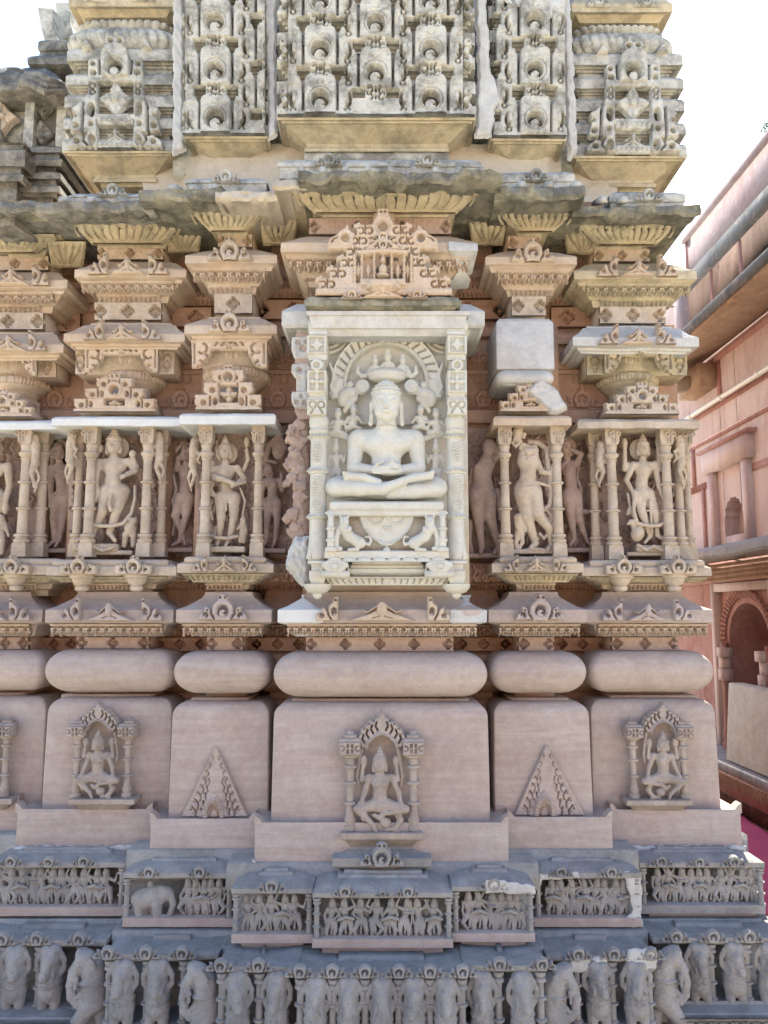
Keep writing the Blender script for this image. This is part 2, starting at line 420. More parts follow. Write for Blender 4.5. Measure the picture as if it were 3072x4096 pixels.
def stone(name, a, b, c=None, cfac=.35, speck=.25, lichen=None, lfac=.0, band=.25, bump=.6, rough=.9, white=0.0, seed=0, grain=170):
    """a, b: the two tones of the blotches; c: stain colour; lichen: dark growth"""
    g = NG(name)
    off = g.n('ShaderNodeVectorMath', operation='ADD'); off.inputs[1].default_value = (seed*3.7, seed*1.9, seed*5.3); g.l(g.P, off.inputs[0]); P = off.outputs[0]
    big = g.noise(3.0, 5, .6, P, .6)
    col = g.mix(g.ramp(big, [(.33, 0.0), (.67, 1.0)]), a, b)
    bed = g.noise(1.0, 4, .6, g.map((1.2, 1.2, 13), (0, R(14), 0), P), 2.2)
    col = g.mix(g.math('MULTIPLY', g.ramp(bed, [(.42, 0.0), (.66, 1.0)]), band), col, (a[0]*.80, a[1]*.70, a[2]*.69))
    bed2 = g.noise(1.0, 3, .6, g.map((2.2, 2.2, 40), (0, R(-6), 0), P), 1.0)
    col = g.mix(g.math('MULTIPLY', g.ramp(bed2, [(.5, 0.0), (.75, 1.0)]), band*.8), col, tuple(min(.8, x*1.28) for x in b))
    if c is not None:
        st = g.noise(6.5, 6, .65, P, .4)
        col = g.mix(g.math('MULTIPLY', g.ramp(st, [(.48, 0.0), (.66, 1.0)]), cfac), col, c)
    gr = g.noise(grain, 3, .7, P)
    col = g.mix(g.math('MULTIPLY', g.ramp(gr, [(.3, 1.0), (.5, 0.0)]), .35), col, tuple(x*.62 for x in a))
    med = g.noise(34, 4, .7, P)
    col = g.mix(g.math('MULTIPLY', g.ramp(med, [(.42, 0.0), (.75, 1.0)]), .28), col, tuple(min(.85, x*1.35) for x in b))
    if speck:
        sp = g.noise(55, 5, .8, P); col = g.mix(g.math('MULTIPLY', g.ramp(sp, [(.66, 0.0), (.72, 1.0)]), speck), col, (.62, .60, .56))
    if lichen is not None:
        li = g.noise(9, 8, .75, P, .3); col = g.mix(g.math('MULTIPLY', g.ramp(li, [(.44, 0.0), (.60, 1.0)]), lfac), col, lichen)
    if white:
        wt = g.noise(4.2, 7, .6, P, .2); col = g.mix(g.math('MULTIPLY', g.ramp(wt, [(.60, 0.0), (.64, 1.0)]), white), col, (.62, .61, .60))
    g.l(col, g.b.inputs['Base Color']); g.b.inputs['Roughness'].default_value = rough; g.b.inputs['Specular IOR Level'].default_value = .25
    n1 = g.bump(g.noise(gr and 260, 3, .7, P), bump, .0012); n2 = g.bump(med, bump, .004, n1); g.l(g.bump(g.noise(12, 4, .6, P), bump*.6, .008, n2), g.b.inputs['Normal'])
    return g.m
M = {}
M['pink'] = stone('pink_sandstone', (.395, .318, .280), (.475, .400, .358), (.36, .275, .24), .55, .35, band=.38)
M['pink2'] = stone('rosy_sandstone', (.38, .27, .22), (.45, .35, .30), (.33, .21, .16), .35, .25, seed=3)
M['tan'] = stone('tan_sandstone', (.485, .375, .275), (.565, .465, .37), (.47, .29, .18), .5, .35, (.13, .11, .09), .15, seed=1)
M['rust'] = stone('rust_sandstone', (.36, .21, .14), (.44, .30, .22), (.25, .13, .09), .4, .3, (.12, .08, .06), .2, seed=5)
M['fig'] = stone('statue_sandstone', (.445, .36, .275), (.545, .46, .375), (.48, .35, .22), .5, .35, (.15, .125, .11), .3, band=.08, seed=2, bump=1.0)
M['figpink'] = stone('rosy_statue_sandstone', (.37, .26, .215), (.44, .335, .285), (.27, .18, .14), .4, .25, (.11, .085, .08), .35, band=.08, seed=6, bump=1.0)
M['grey'] = stone('grey_spire_sandstone', (.47, .455, .40), (.55, .535, .485), (.43, .36, .27), .35, .35, (.13, .125, .11), .75, band=.12, seed=4, bump=1.0)
M['ochre'] = stone('ochre_sandstone', (.47, .395, .265), (.55, .48, .345), (.45, .32, .20), .35, .25, (.10, .095, .07), .45, seed=8, bump=.9)
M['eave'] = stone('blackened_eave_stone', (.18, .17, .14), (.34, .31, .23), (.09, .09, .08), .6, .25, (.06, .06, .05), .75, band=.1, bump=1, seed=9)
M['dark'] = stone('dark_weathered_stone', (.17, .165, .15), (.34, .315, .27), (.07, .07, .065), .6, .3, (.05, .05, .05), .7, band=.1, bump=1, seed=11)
M['base'] = stone('plinth_sandstone', (.30, .285, .27), (.385, .36, .335), (.27, .255, .25), .45, .25, (.10, .10, .10), .35, band=.08, seed=10, bump=1.0)
M['marble'] = stone('white_marble', (.53, .515, .455), (.575, .565, .515), (.52, .45, .33), .5, 0, (.34, .32, .27), .2, band=.06, bump=.25, rough=.55, seed=12)
M['marblerust'] = stone('stained_marble', (.46, .41, .33), (.51, .48, .42), (.48, .31, .21), .6, 0, (.34, .31, .26), .25, band=.05, bump=.3, rough=.6, seed=13)
M['white'] = stone('fresh_white_marble', (.60, .60, .59), (.66, .66, .65), (.55, .52, .46), .3, 0, (.40, .38, .35), .15, band=.04, bump=.3, seed=17)
M['plaster'] = stone('white_lime_plaster', (.50, .49, .47), (.57, .565, .55), (.44, .41, .36), .5, 0, (.24, .22, .20), .25, band=.04, bump=.8, seed=14)
M['mortar'] = stone('pale_beige_mortar', (.45, .39, .31), (.53, .47, .39), (.38, .30, .22), .45, .1, band=.04, bump=.6, seed=15)
M['ashmarble'] = stone('pale_grey_marble', (.47, .46, .45), (.53, .525, .515), (.48, .40, .30), .5, 0, (.26, .24, .22), .4, band=.06, bump=.3, rough=.65, seed=16)
M['shrine'] = stone('shrine_sandstone', (.37, .31, .27), (.46, .385, .335), (.33, .25, .20), .4, .3, (.14, .12, .11), .3, band=.08, seed=21, bump=1.0)
# ================================================================ THE TEMPLE WALL
temple = thing('temple', 'carved sandstone temple wall with stepped piers, friezes and spire tiers', 'temple', (0, 3.6, 0))
T = temple
# piers: name -> (x0, x1 of the widest moulding, Y of its front)
def orn(name, rel, Y, mat, parent=None, **k):
    return rel.obj(name, Y, mat, parent if parent is not None else T, **k)
# ---- ornament cutters -----------------------------------------------------------
def cross_cut(r, x, y, s, h=0.0):
    """stepped cross sunk round a small raised lozenge; s = half size"""
    for k, (a, b) in enumerate(((1.0, .30), (.66, .62), (.30, 1.0))):
        r.box(x-s*a, y-s*b, x+s*a, y+s*b, h, True, 2)
    r.poly([(x-s*.26, y), (x, y-s*.26), (x+s*.26, y), (x, y+s*.26)], 9, False, 5)
def neck_band(name, x0, x1, y0, y1, Y, n, mat, par=None, ends=True, s=None):
    r = Rel(x0, y0, x1, y1, 2.2, 20)
    s = s or (y1-y0)*.33; yc = (y0+y1)/2
    xs = [x0+(x1-x0)*(i+.5)/n for i in range(n)] if not ends else [x0+s*.9+(x1-x0-s*1.8)*i/(n-1) for i in range(n)] if n > 1 else [(x0+x1)/2]
    for x in xs: cross_cut(r, x, yc, s)
    return orn(name, r, Y, mat, par)
def leaf_strip(name, x0, x1, y0, y1, Y, pitch, mat, par=None, Ybot=None, lean=1):
    """row of hanging curled leaves with a pointed lower edge"""
    r = Rel(x0, y0, x1, y1, 2.4, 0); n = max(1, round((x1-x0)/pitch)); p = (x1-x0)/n; h = y1-y0
    r.box(x0-9, y0-9, x1+9, y0+h*.62, 15)
    for i in range(n+1):
        x = x0+p*i
        r.poly([(x-p*.42, y0+h*.45), (x+p*.42, y0+h*.45), (x+p*.16, y0+h*.75), (x, y1), (x-p*.16, y0+h*.75)], 17, False, 4)
        for sg in (-1, 1):
            r.ring(x+sg*p*.17, y0+h*.36, h*.15, h*.085, 1, True, 3, a0=(-80 if sg > 0 else 20), a1=(160 if sg > 0 else 260))
        r.seg([(x, y0+h*.5), (x, y0+h*.82)], 3.0, 5, True, 3)
    for i in range(n):
        x = x0+p*(i+.5)
        r.poly([(x-p*.13, y0+h*.62), (x+p*.13, y0+h*.62), (x, y0+h*.16)], 1, True, 4)
        r.dome(x, y0+h*.70, p*.10, h*.2, 4, 9)
    r.seg([(x0, y0+2), (x1, y0+2)], 5, 20, False, 3)
    return orn(name, r, Y, mat, par, Ybot=Ybot, dz=1.7)
def saw_strip(name, x0, x1, y0, y1, Y, pitch, mat, par=None):
    r = Rel(x0, y0, x1, y1, 2.4, 0); n = max(2, round((x1-x0)/pitch)); p = (x1-x0)/n; h = y1-y0
    r.box(x0-9, y0-9, x1+9, y0+h*.2, 10)
    for i in range(n):
        x = x0+p*(i+.5)
        r.poly([(x-p*.5, y0), (x+p*.5, y0), (x, y0+h*.9)], 11, False, 3)
        r.poly([(x-p*.2, y0+h*.22), (x+p*.2, y0+h*.22), (x, y0+h*.6)], 4, True, 3)
    r.box(x0-9, y1-h*.13, x1+9, y1+5, 7)
    return orn(name, r, Y, mat, par)
def petal_strip(name, x0, x1, y0, y1, Ytop, Ybot, n, mat, par=None, inset=0, lift=11):
    """underside of the eave: petals with curved slots bending away from the middle"""
    r = Rel(x0, y0, x1, y1, 2.4, 0); h = y1-y0; c = (x0+x1)/2; hw = (x1-x0)/2; lift = lift*1.5
    r.poly([(x0-2, y0-20), (x1+2, y0-20), (x1+1, y0), (x1-inset*.42, y0+h*.45), (x1-inset, y1+8), (x0+inset, y1+8), (x0+inset*.42, y0+h*.45), (x0-1, y0)], lift, False, 3)
    for i in range(-n, n+1):
        u = i/(n+.6); xt = c+u*hw; sg = (1 if i > 0 else -1 if i < 0 else 0); bend = abs(u)*h*.55*sg; o = 2 if abs(i) % 2 else 0
        pts = [(xt, y0+h*.16), (xt-bend*.10, y0+h*.34), (xt-bend*.40, y0+h*.56), (xt-bend, y0+h*(.78))]
        if o: pts = pts[:]; r.circ(xt-sg*2-5*sg, y0+h*.24, h*.075, 1, True, 3)
        r.seg(pts, h*.12, 0.8, True, 2.5, taper=h*.045)
        r.seg([(p[0]+sg*h*.12, p[1]+2) for p in pts[:3]], 3, lift+2.5, False, 3)
    r.seg([(x0, y0+3), (x1, y0+3)], 8, lift+5, False, 3); r.seg([(x0+inset, y1-3), (x1-inset, y1-3)], 5, lift+4, False, 3)
    return orn(name, r, Ytop, mat, par, Ybot=Ybot)
def half_moon(r, x, y, s, h=22, wings=True, top=True):
    """the little horseshoe-arch motif: disc, hole with a curl, side scrolls"""
    r.circ(x, y, s, h, False, 4); r.box(x-s*.8, y+s*.3, x+s*.8, y+s, h, False, 3, rd=s*.2); r.ring(x, y+s*.08, s*.60, s*.06, h-4, True, 2)
    r.circ(x, y+s*.08, s*.50, -6, True, 3); r.circ(x-s*.02, y+s*.30, s*.34, h*.95, False, 3); r.circ(x+s*.17, y+s*.30, s*.09, 0, True, 2)
    if top:
        r.poly([(x-s*.42, y-s*.8), (x-s*.5, y-s*1.28), (x-s*.15, y-s*1.5), (x+s*.15, y-s*1.5), (x+s*.5, y-s*1.28), (x+s*.42, y-s*.8)], h-2, False, 4)
        for q in (-1, 1): r.circ(x+q*s*.25, y-s*1.18, s*.12, 5, True, 3)
    if wings:
        for q in (-1, 1):
            r.poly([(x+q*s*.7, y+s*.9), (x+q*s*1.05, y+s*.1), (x+q*s*1.45, y-s*.3), (x+q*s*1.75, y-s*.35), (x+q*s*1.7, y+s*.15), (x+q*s*2.2, y+s*.45), (x+q*s*2.35, y+s*.95)], h-3, False, 4)
            r.seg([(x+q*s*1.10, y-s*.28), (x+q*s*1.12, y+s*.35), (x+q*s*.80, y+s*.86)], s*.15, 0.5, True, 3)
            r.circ(x+q*s*1.62, y+s*.48, s*.25, -4, True, 3); r.circ(x+q*s*1.70, y+s*.62, s*.13, h*.8, False, 3)
            r.circ(x+q*s*1.45, y+s*.02, s*.08, 3, True, 3)
def corner_scroll(r, x, y, s, q, h=22):
    """half of the horseshoe motif with a straight inner edge (q = +1: scroll runs to the right)"""
    r.poly([(x, y+s), (x, y-s*1.35), (x+q*s*.35, y-s*1.2), (x+q*s*.42, y-s*.75), (x+q*s*.85, y-s*.35), (x+q*s*.9, y+s*.1), (x+q*s*.65, y+s)], h, False, 4)
    r.poly([(x+q*s*.55, y+s), (x+q*s*1.15, y-s*.1), (x+q*s*1.5, y-s*.3), (x+q*s*1.5, y+s*.2), (x+q*s*2.0, y+s*.5), (x+q*s*2.1, y+s)], h-3, False, 4)
    r.circ(x+q*s*.36, y+s*.12, s*.30, .5, True, 4, ax=.85, ay=1.25); r.circ(x+q*s*.30, y+s*.45, s*.16, h*.75, False, 3)
    r.circ(x+q*s*.20, y-s*.95, s*.10, 5, True, 3)
    r.seg([(x+q*s*.98, y-s*.15), (x+q*s*.9, y+s*.4), (x+q*s*.62, y+s*.85)], s*.14, 0.5, True, 3)
    r.circ(x+q*s*1.5, y+s*.52, s*.22, 0.5, True, 3); r.circ(x+q*s*1.53, y+s*.63, s*.11, h*.6, False, 3)
def lotus_peak(r, x, y, w, hh, h=20):
    r.poly([(x-w, y), (x-w*.35, y-hh*.35), (x-w*.15, y-hh*.55), (x, y-hh), (x+w*.15, y-hh*.55), (x+w*.35, y-hh*.35), (x+w, y)], h, False, 4)
    for q in (-1, 1): r.seg([(x+q*w*.1, y-hh*.75), (x+q*w*.42, y-hh*.42), (x+q*w*.55, y-hh*.5)], 7, h+5, False, 4); r.seg([(x+q*3, y-hh*.25), (x+q*w*.3, y-hh*.12)], 3, h-9, True, 3)
    r.dome(x, y-hh*.58, w*.15, hh*.38, h, 9)
def cornice_motif(kind, name, xs, y, s, Y, mat, par=None):
    """ornament standing on a cornice edge; y = foot row"""
    x0, x1 = min(xs), max(xs)
    r = Rel(x0-s*2.6, y-s*2.7, x1+s*2.6, y, 2.3, 0)
    if kind == 'single':
        half_moon(r, (x0+x1)/2, y-s*1.0, s)
    else:
        corner_scroll(r, x0+s*.8, y-s, s, -1); corner_scroll(r, x1-s*.8, y-s, s, 1); c = (x0+x1)/2
        lotus_peak(r, c, y, (x1-x0)*.42, s*1.9)
    return orn(name, r, Y, mat, par, Ybot=Y)
# ---- the piers ------------------------------------------------------------------
# key: x0,x1 (widest), Y, ys: rows that differ from pier to pier
def scrollwork(x0, y0, x1, y1, Y, mat, par, seed, n=None):
    """worn foliage and tiny attendants carved on a back wall"""
    rs = np.random.RandomState(abs(seed)); r = Rel(x0, y0, x1, y1, 2.8, 0); W_ = x1-x0
    r.box(x0+2, y0+2, x1-2, y1-2, 3)
    for i in range(int(n or (W_*(y1-y0))/1500)):
        x, y = rs.uniform(x0+14, x1-14), rs.uniform(y0+14, y1-14); q = rs.choice([-1, 1]); s = rs.uniform(9, 17); a = rs.uniform(0, 360)
        if rs.rand() < .45: r.ring(x, y, s, s*.55, rs.uniform(10, 22), False, 4, a0=a, a1=a+250)
        elif rs.rand() < .5: r.seg([(x, y-s*1.6), (x+q*s*.7, y-s*.4), (x-q*s*.2, y+s), (x+q*s*.4, y+s*2.2)], s*.8, rs.uniform(12, 26), False, 5, taper=s*.35)
        else: r.dome(x, y, s*.7, s*.8, 8, 16); r.dome(x+q*2, y+s*1.5, s*.8, s*1.4, 6, 16); r.seg([(x, y+s*2.4), (x+q*s*.5, y+s*4)], s*.6, 16, False, 5)
    return orn('foliage_carving', r, Y, mat, par)
PIER = {
 'c': dict(x=(1088, 1955), Y=3.05, sill=(1018, 2035, 3290, 3466), sillY=3.02, blk=(1080, 1965, 2806, 3320), roll=(2608, 2787), c1=(1115, 1940), neck=(1225, 1812), ncr=5),
 'l2': dict(x=(685, 1075), Y=3.17, sill=(598, 1022, 3275, 3426), sillY=3.14, blk=(668, 1073, 2802, 3300), roll=(2604, 2773), c1=(700, 1086), neck=(832, 976), ncr=2),
 'r2': dict(x=(1965, 2355), Y=3.17, sill=(2030, 2452, 3268, 3424), sillY=3.14, blk=(1978, 2378, 2803, 3300), roll=(2606, 2771), c1=(1958, 2350), neck=(2070, 2212), ncr=2),
 'l1': dict(x=(165, 690), Y=3.29, sill=(60, 610, 3236, 3392), sillY=3.26, blk=(160, 678, 2788, 3280), roll=(2597, 2768), c1=(176, 692), neck=(315, 604), ncr=3),
 'r1': dict(x=(2362, 2868), Y=3.29, sill=(2442, 2968, 3238, 3388), sillY=3.26, blk=(2372, 2890, 2792, 3280), roll=(2603, 2768), c1=(2350, 2856), neck=(2440, 2706), ncr=3),
 'l0': dict(x=(-190, 172), Y=3.39, sill=(-240, 75, 3205, 3362), sillY=3.37, blk=(-200, 166, 2782, 3250), roll=(2600, 2761), c1=(-190, 165), neck=(-60, 125), ncr=3),
}
for k, p in PIER.items():
    Y = p['Y']
    mb = MB(); x0, x1, ya, yb = p['sill']
    block(mb, x0, x1, p['sillY'], [(yb+6, 0), (ya+6, 0), (ya, -3), (ya-1, -8), (ya-3, -60), (ya-3, -90)], back=1.0, jit=1.2, rnd=2)
    s = mb.build('base_course', M['pink'], T, smooth=40)
    for xa, q in ((x0, 1), (x1, -1)):      # little upturned horns at the ends
        mb = MB(); P0 = at(xa, ya+5, p['sillY']); w = .028*q; hn = ((0, 0), (1.6, 0), (1.0, .012), (.5, .03), (0, .038))
        mb.rings([[(P0[0]+w*a+.0005*q, p['sillY']+yy, P0[2]-.01+h) for a, h in hn] for yy in (.001, .05)])
        mb.build('sill_horn', M['pink'], s, smooth=30)
    mb = MB(); x0, x1, ya, yb = p['blk']; n = 8; rr = 62
    lean = 3
    pr = [(yb, lean+2), (yb-50, lean), (3100, 2), (ya+rr+14, 0), (ya+rr, 0)]+[(ya+rr-rr*math.sin(math.pi/2*i/n), -rr*(1-math.cos(math.pi/2*i/n))) for i in range(1, n+1)]
    block(mb, x0, x1, Y+.03, pr, back=.8, jit=1.0, rnd=7, seed=len(k))
    mb.build('pedestal_block', M['pink'], T, smooth=50)
    mb = MB(); ra, rb = p['roll']
    block(mb, p['x'][0]+80, p['x'][1]-80, Y+.10, [(ya+8, 0), (ya-10, 0), (ya-12, -3)], back=.6)
    mb.build('plate_course', M['pink2'], T)
    mb = MB(); block(mb, p['neck'][0]-8, p['neck'][1]+8, Y+.155, [(ya-10, 0), (rb-12, 0)], back=.5); mb.build('neck_course', M['pink2'], T)
    mb = MB(); hb = (rb-ra)/2*.95
    block(mb, p['x'][0], p['x'][1], Y, [(y, o-hb) for y, o in arcprof(rb, ra, hb, 16)], back=.55, rnd=30, jit=1.2, seed=4)
    mb.build('roll_moulding', M['pink'], T, smooth=60)
    mb = MB(); block(mb, p['neck'][0], p['neck'][1], Y+.135, [(ra+14, 0), (2536, 0)], back=.5)
    nk = mb.build('cross_band', M['pink2'], T)
    neck_band('cross_carving', p['neck'][0]+1, p['neck'][1]-1, 2548, ra-4, Y+.135, p['ncr'], M['pink2'], nk, s=22)
    # lower cornice
    mb = MB(); a, b = p['c1']
    block(mb, a, b, Y, [(2546, -125), (2544, -62), (2538, -52), (2500, -36), (2497, -20), (2492, -6), (2488, 0), (2440, 0), (2436, -6), (2426, -30), (2408, -58), (2392, -82), (2378, -92), (2368, -93), (2367, -128), (2330, -128)], back=.45, jit=1.3, seed=8)
    c1 = mb.build('lower_cornice', M['pink'], T, smooth=35)
    ins = 36
    leaf_strip('leaf_fringe', a+ins, b-ins, 2496, 2546, Y+.040, 34, M['tan'], c1)
# ornaments on the lower cornice
for kind, xs, s, Y, k in (('single', (895,), 42, 3.15, 'l2'), ('single', (2158,), 42, 3.15, 'r2'), ('pair', (285, 580), 40, 3.27, 'l1'), ('pair', (1310, 1720), 42, 3.03, 'c'), ('pair', (2445, 2700), 38, 3.27, 'r1'), ('pair', (-120, 55), 40, 3.37, 'l0')):
    y = 2482
    if kind == 'pair':
        x0, x1 = xs; r = Rel(x0-s*.9, y-s*2.6, x1+s*2.6+20, y, 2.3, 0); r = Rel(x0-s*2.4+30, y-s*2.6, x1+s*2.4, y, 2.3, 0)
        corner_scroll(r, x0+s, y-s, s, -1); corner_scroll(r, x1-s*.2, y-s, s, 1); lotus_peak(r, (x0+x1)/2+s*.3, y, (x1-x0)*.33, s*1.9)
        orn('scroll_ornament', r, Y+.018, M['tan' if k == 'c' else 'pink'], Ybot=Y-.0)
    else:
        r = Rel(xs[0]-s*2.5, y-s*2.6, xs[0]+s*2.5, y, 2.3, 0); half_moon(r, xs[0], y-s*1.02, s); orn('scroll_ornament', r, Y+.018, M['pink'], Ybot=Y)
# ---- recessed wall between the piers
def recess(x0, x1, Y, mat, dy=0, back=.4):
    mb = MB()
    block(mb, x0, x1, Y, [(3300, -5), (2800, -5), (2790, -20), (2770, -20), (2765, 0), (2740, 30), (2680, 42), (2620, 30), (2604, 0), (2545, 0), (2540, 25), (2500, 45), (2495, 62), (2450, 62), (2430, 35), (2400, 10), (2360, 0), (2350, 12), (2335, 12), (2330, 30), (2310, 60), (2255, 60), (2245, 20), (2235, 0), (1700, 0), (1690, 40), (1640, 40), (1635, 8), (1500, 8), (1495, 20), (1480, 20), (1475, 5), (1350+dy, 5), (1345+dy, 40), (1310+dy, 45), (1290+dy, 10), (1285+dy, 0), (1200+dy, 0), (1195+dy, 12), (1165+dy, 14), (1160+dy, 30), (1110+dy, 48), (1105+dy, 62), (1080+dy, 62), (1050+dy, 10), (990+dy, 5), (900+dy, 60), (780+dy, 130)], back=back, jit=2)
    return mb.build('recessed_wall', mat, T, smooth=30)
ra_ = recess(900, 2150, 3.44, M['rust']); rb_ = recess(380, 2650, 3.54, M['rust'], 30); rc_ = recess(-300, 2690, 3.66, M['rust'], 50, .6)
for (x0, x1, Y, par, dy) in ((985, 1240, 3.44, ra_, 0), (1800, 2065, 3.44, ra_, 0), (600, 850, 3.54, rb_, 30), (2200, 2450, 3.54, rb_, 30), (120, 330, 3.66, rc_, 50)):
    neck_band('cross_carving', x0, x1, 2550, 2602, Y, 3, M['rust'], par, ends=False, s=20)
    neck_band('cross_carving', x0, x1, 1210+dy, 1285+dy, Y, 2, M['rust'], par, ends=False, s=30)
    leaf_strip('leaf_fringe', x0, x1, 2500, 2542, Y-.03, 34, M['rust'], par)
    leaf_strip('leaf_fringe', x0, x1, 1112+dy, 1158+dy, Y-.04, 36, M['rust'], par)
    saw_strip('tooth_band', x0, x1, 1165+dy, 1196+dy, Y-.014, 17, M['rust'], par)
    saw_strip('tooth_band', x0, x1, 2334, 2358, Y-.012, 17, M['rust'], par)
    r = Rel(x0, 1490, x1, 1650, 2.6, 0); cx = (x0+x1)/2
    half_moon(r, cx, 1600, 34, 16); r.seg([(cx, 1500), (cx, 1560)], 12, 12); r.ring(cx-22, 1520, 16, 9, 10); r.ring(cx+22, 1520, 16, 9, 10)
    orn('scroll_carving', r, Y, M['rust'], par)
    r = Rel(x0, 1385, x1, 1478, 2.6, 0); cx = (x0+x1)/2
    for q in (-1, 0, 1):
        r.circ(cx+q*62, 1430, 24, 14); r.circ(cx+q*62, 1434, 12, 2, True); r.ring(cx+q*62+31, 1452, 12, 8, 10); r.poly([(cx+q*62-14, 1460), (cx+q*62+14, 1460), (cx+q*62, 1476)], 10)
    orn('scroll_carving', r, Y-.005, M['rust'], par)
for x0, x1, Y, par in ((1000, 1228, 3.44, ra_), (1850, 2040, 3.44, ra_), (640, 830, 3.54, rb_), (2200, 2400, 3.54, rb_), (160, 330, 3.66, rc_)):
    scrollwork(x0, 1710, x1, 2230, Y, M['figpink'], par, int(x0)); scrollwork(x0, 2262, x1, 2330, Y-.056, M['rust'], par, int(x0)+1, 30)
# ---- ledges that carry the statues (side piers) and everything up to the eave
def pediment(name, cx, y1, w, h, Y, mat, kind=0, par=None):
    """stepped triangular lattice with a horseshoe arch in it"""
    r = Rel(cx-w, y1-h, cx+w, y1, 2.5, 0)
    rows = 3; hh = (h-16)/3.35
    for i in range(rows):
        yb = y1-12-hh*i; ww = w*(.90-.27*i)
        r.box(cx-ww, yb-hh, cx+ww, yb, 20, rd=4)
        for q in (-1, 1):      # scroll ends with little ears
            r.circ(cx+q*(ww-4), yb-hh*.45, hh*.42, 20); r.circ(cx+q*(ww+6), yb-hh*.85, hh*.18, 20)
            r.circ(cx+q*(ww-hh*.42), yb-hh*.36, hh*.23, 1, True, 3); r.circ(cx+q*(ww-hh*.36), yb-hh*.26, hh*.11, 12, False, 3)
            r.seg([(cx+q*(ww-hh*.95), yb-hh*.85), (cx+q*(ww-hh*.95), yb-hh*.15)], hh*.13, 1, True, 3)
            r.circ(cx+q*(ww-hh*1.35), yb-hh*.45, hh*.2, 1, True, 3, ay=1.5)
    r.box(cx-w*.14, y1-h, cx+w*.14, y1-12-hh*3+6, 18, rd=3)
    for q in (-1, 1): r.circ(cx+q*w*.06, y1-h+hh*.22, hh*.10, 3, True, 3)
    sz = hh*.52
    if kind == 0:
        r.circ(cx, y1-12-hh*1.9, sz*1.5, 24); r.circ(cx, y1-12-hh*1.78, sz*.85, .5, True, 4); r.circ(cx-2, y1-12-hh*1.42, sz*.4, 16)
        r.box(cx-w*.24, y1-12-hh*.95, cx+w*.24, y1-12-hh*.32, .5, True, 3); lotus_peak(r, cx, y1-12-hh*.22, w*.23, hh*.7, 14)
    else:
        r.circ(cx, y1-12-hh*2.5, sz*1.2, 24); r.circ(cx, y1-12-hh*2.4, sz*.7, .5, True, 4); r.circ(cx-2, y1-12-hh*2.15, sz*.33, 16)
        s = hh*.72; c = y1-12-hh*1.05
        r.box(cx-s*1.1, c-s*.95, cx+s*1.1, c+s*.95, .5, True, 3)
        for a, b in ((0, -1), (0, 1), (1, 0), (-1, 0)): r.poly([(cx-s*.3*abs(b), c-s*.3*abs(a)), (cx+a*s*.95+(s*.3*abs(b)), c+b*s*.95*0+(-s*.3*abs(a) if a else 0)), (cx+a*s*.95, c+b*s*.9), (cx, c)], 12, False, 4)
        r.circ(cx, c, s*.25, 16)
        for a, b in ((0, -1), (0, 1), (1, 0), (-1, 0)): r.poly([(cx, c), (cx+(.35*s if b else .5*s*a)-(0), c+(.5*s*b if b else .3*s)), (cx+a*s, c+b*s), (cx+(-.35*s if b else .5*s*a), c+(.5*s*b if b else -.3*s))], 12, False, 4)
    r.box(cx-w+2, y1-13, cx+w-2, y1+6, 22, rd=2)
    mb = MB(); block(mb, cx-w*.92, cx+w*.92, Y+.03, [(y1, 0), (y1-14, 0), (y1-h*.35, -14), (y1-h*.36, -50), (y1-h*.65, -50), (y1-h*.66, -85), (y1-h*.93, -85)], back=.18)
    o = mb.build('pediment', mat, par or T)
    orn('lattice_face', r, Y+.005, mat, o)
    return o
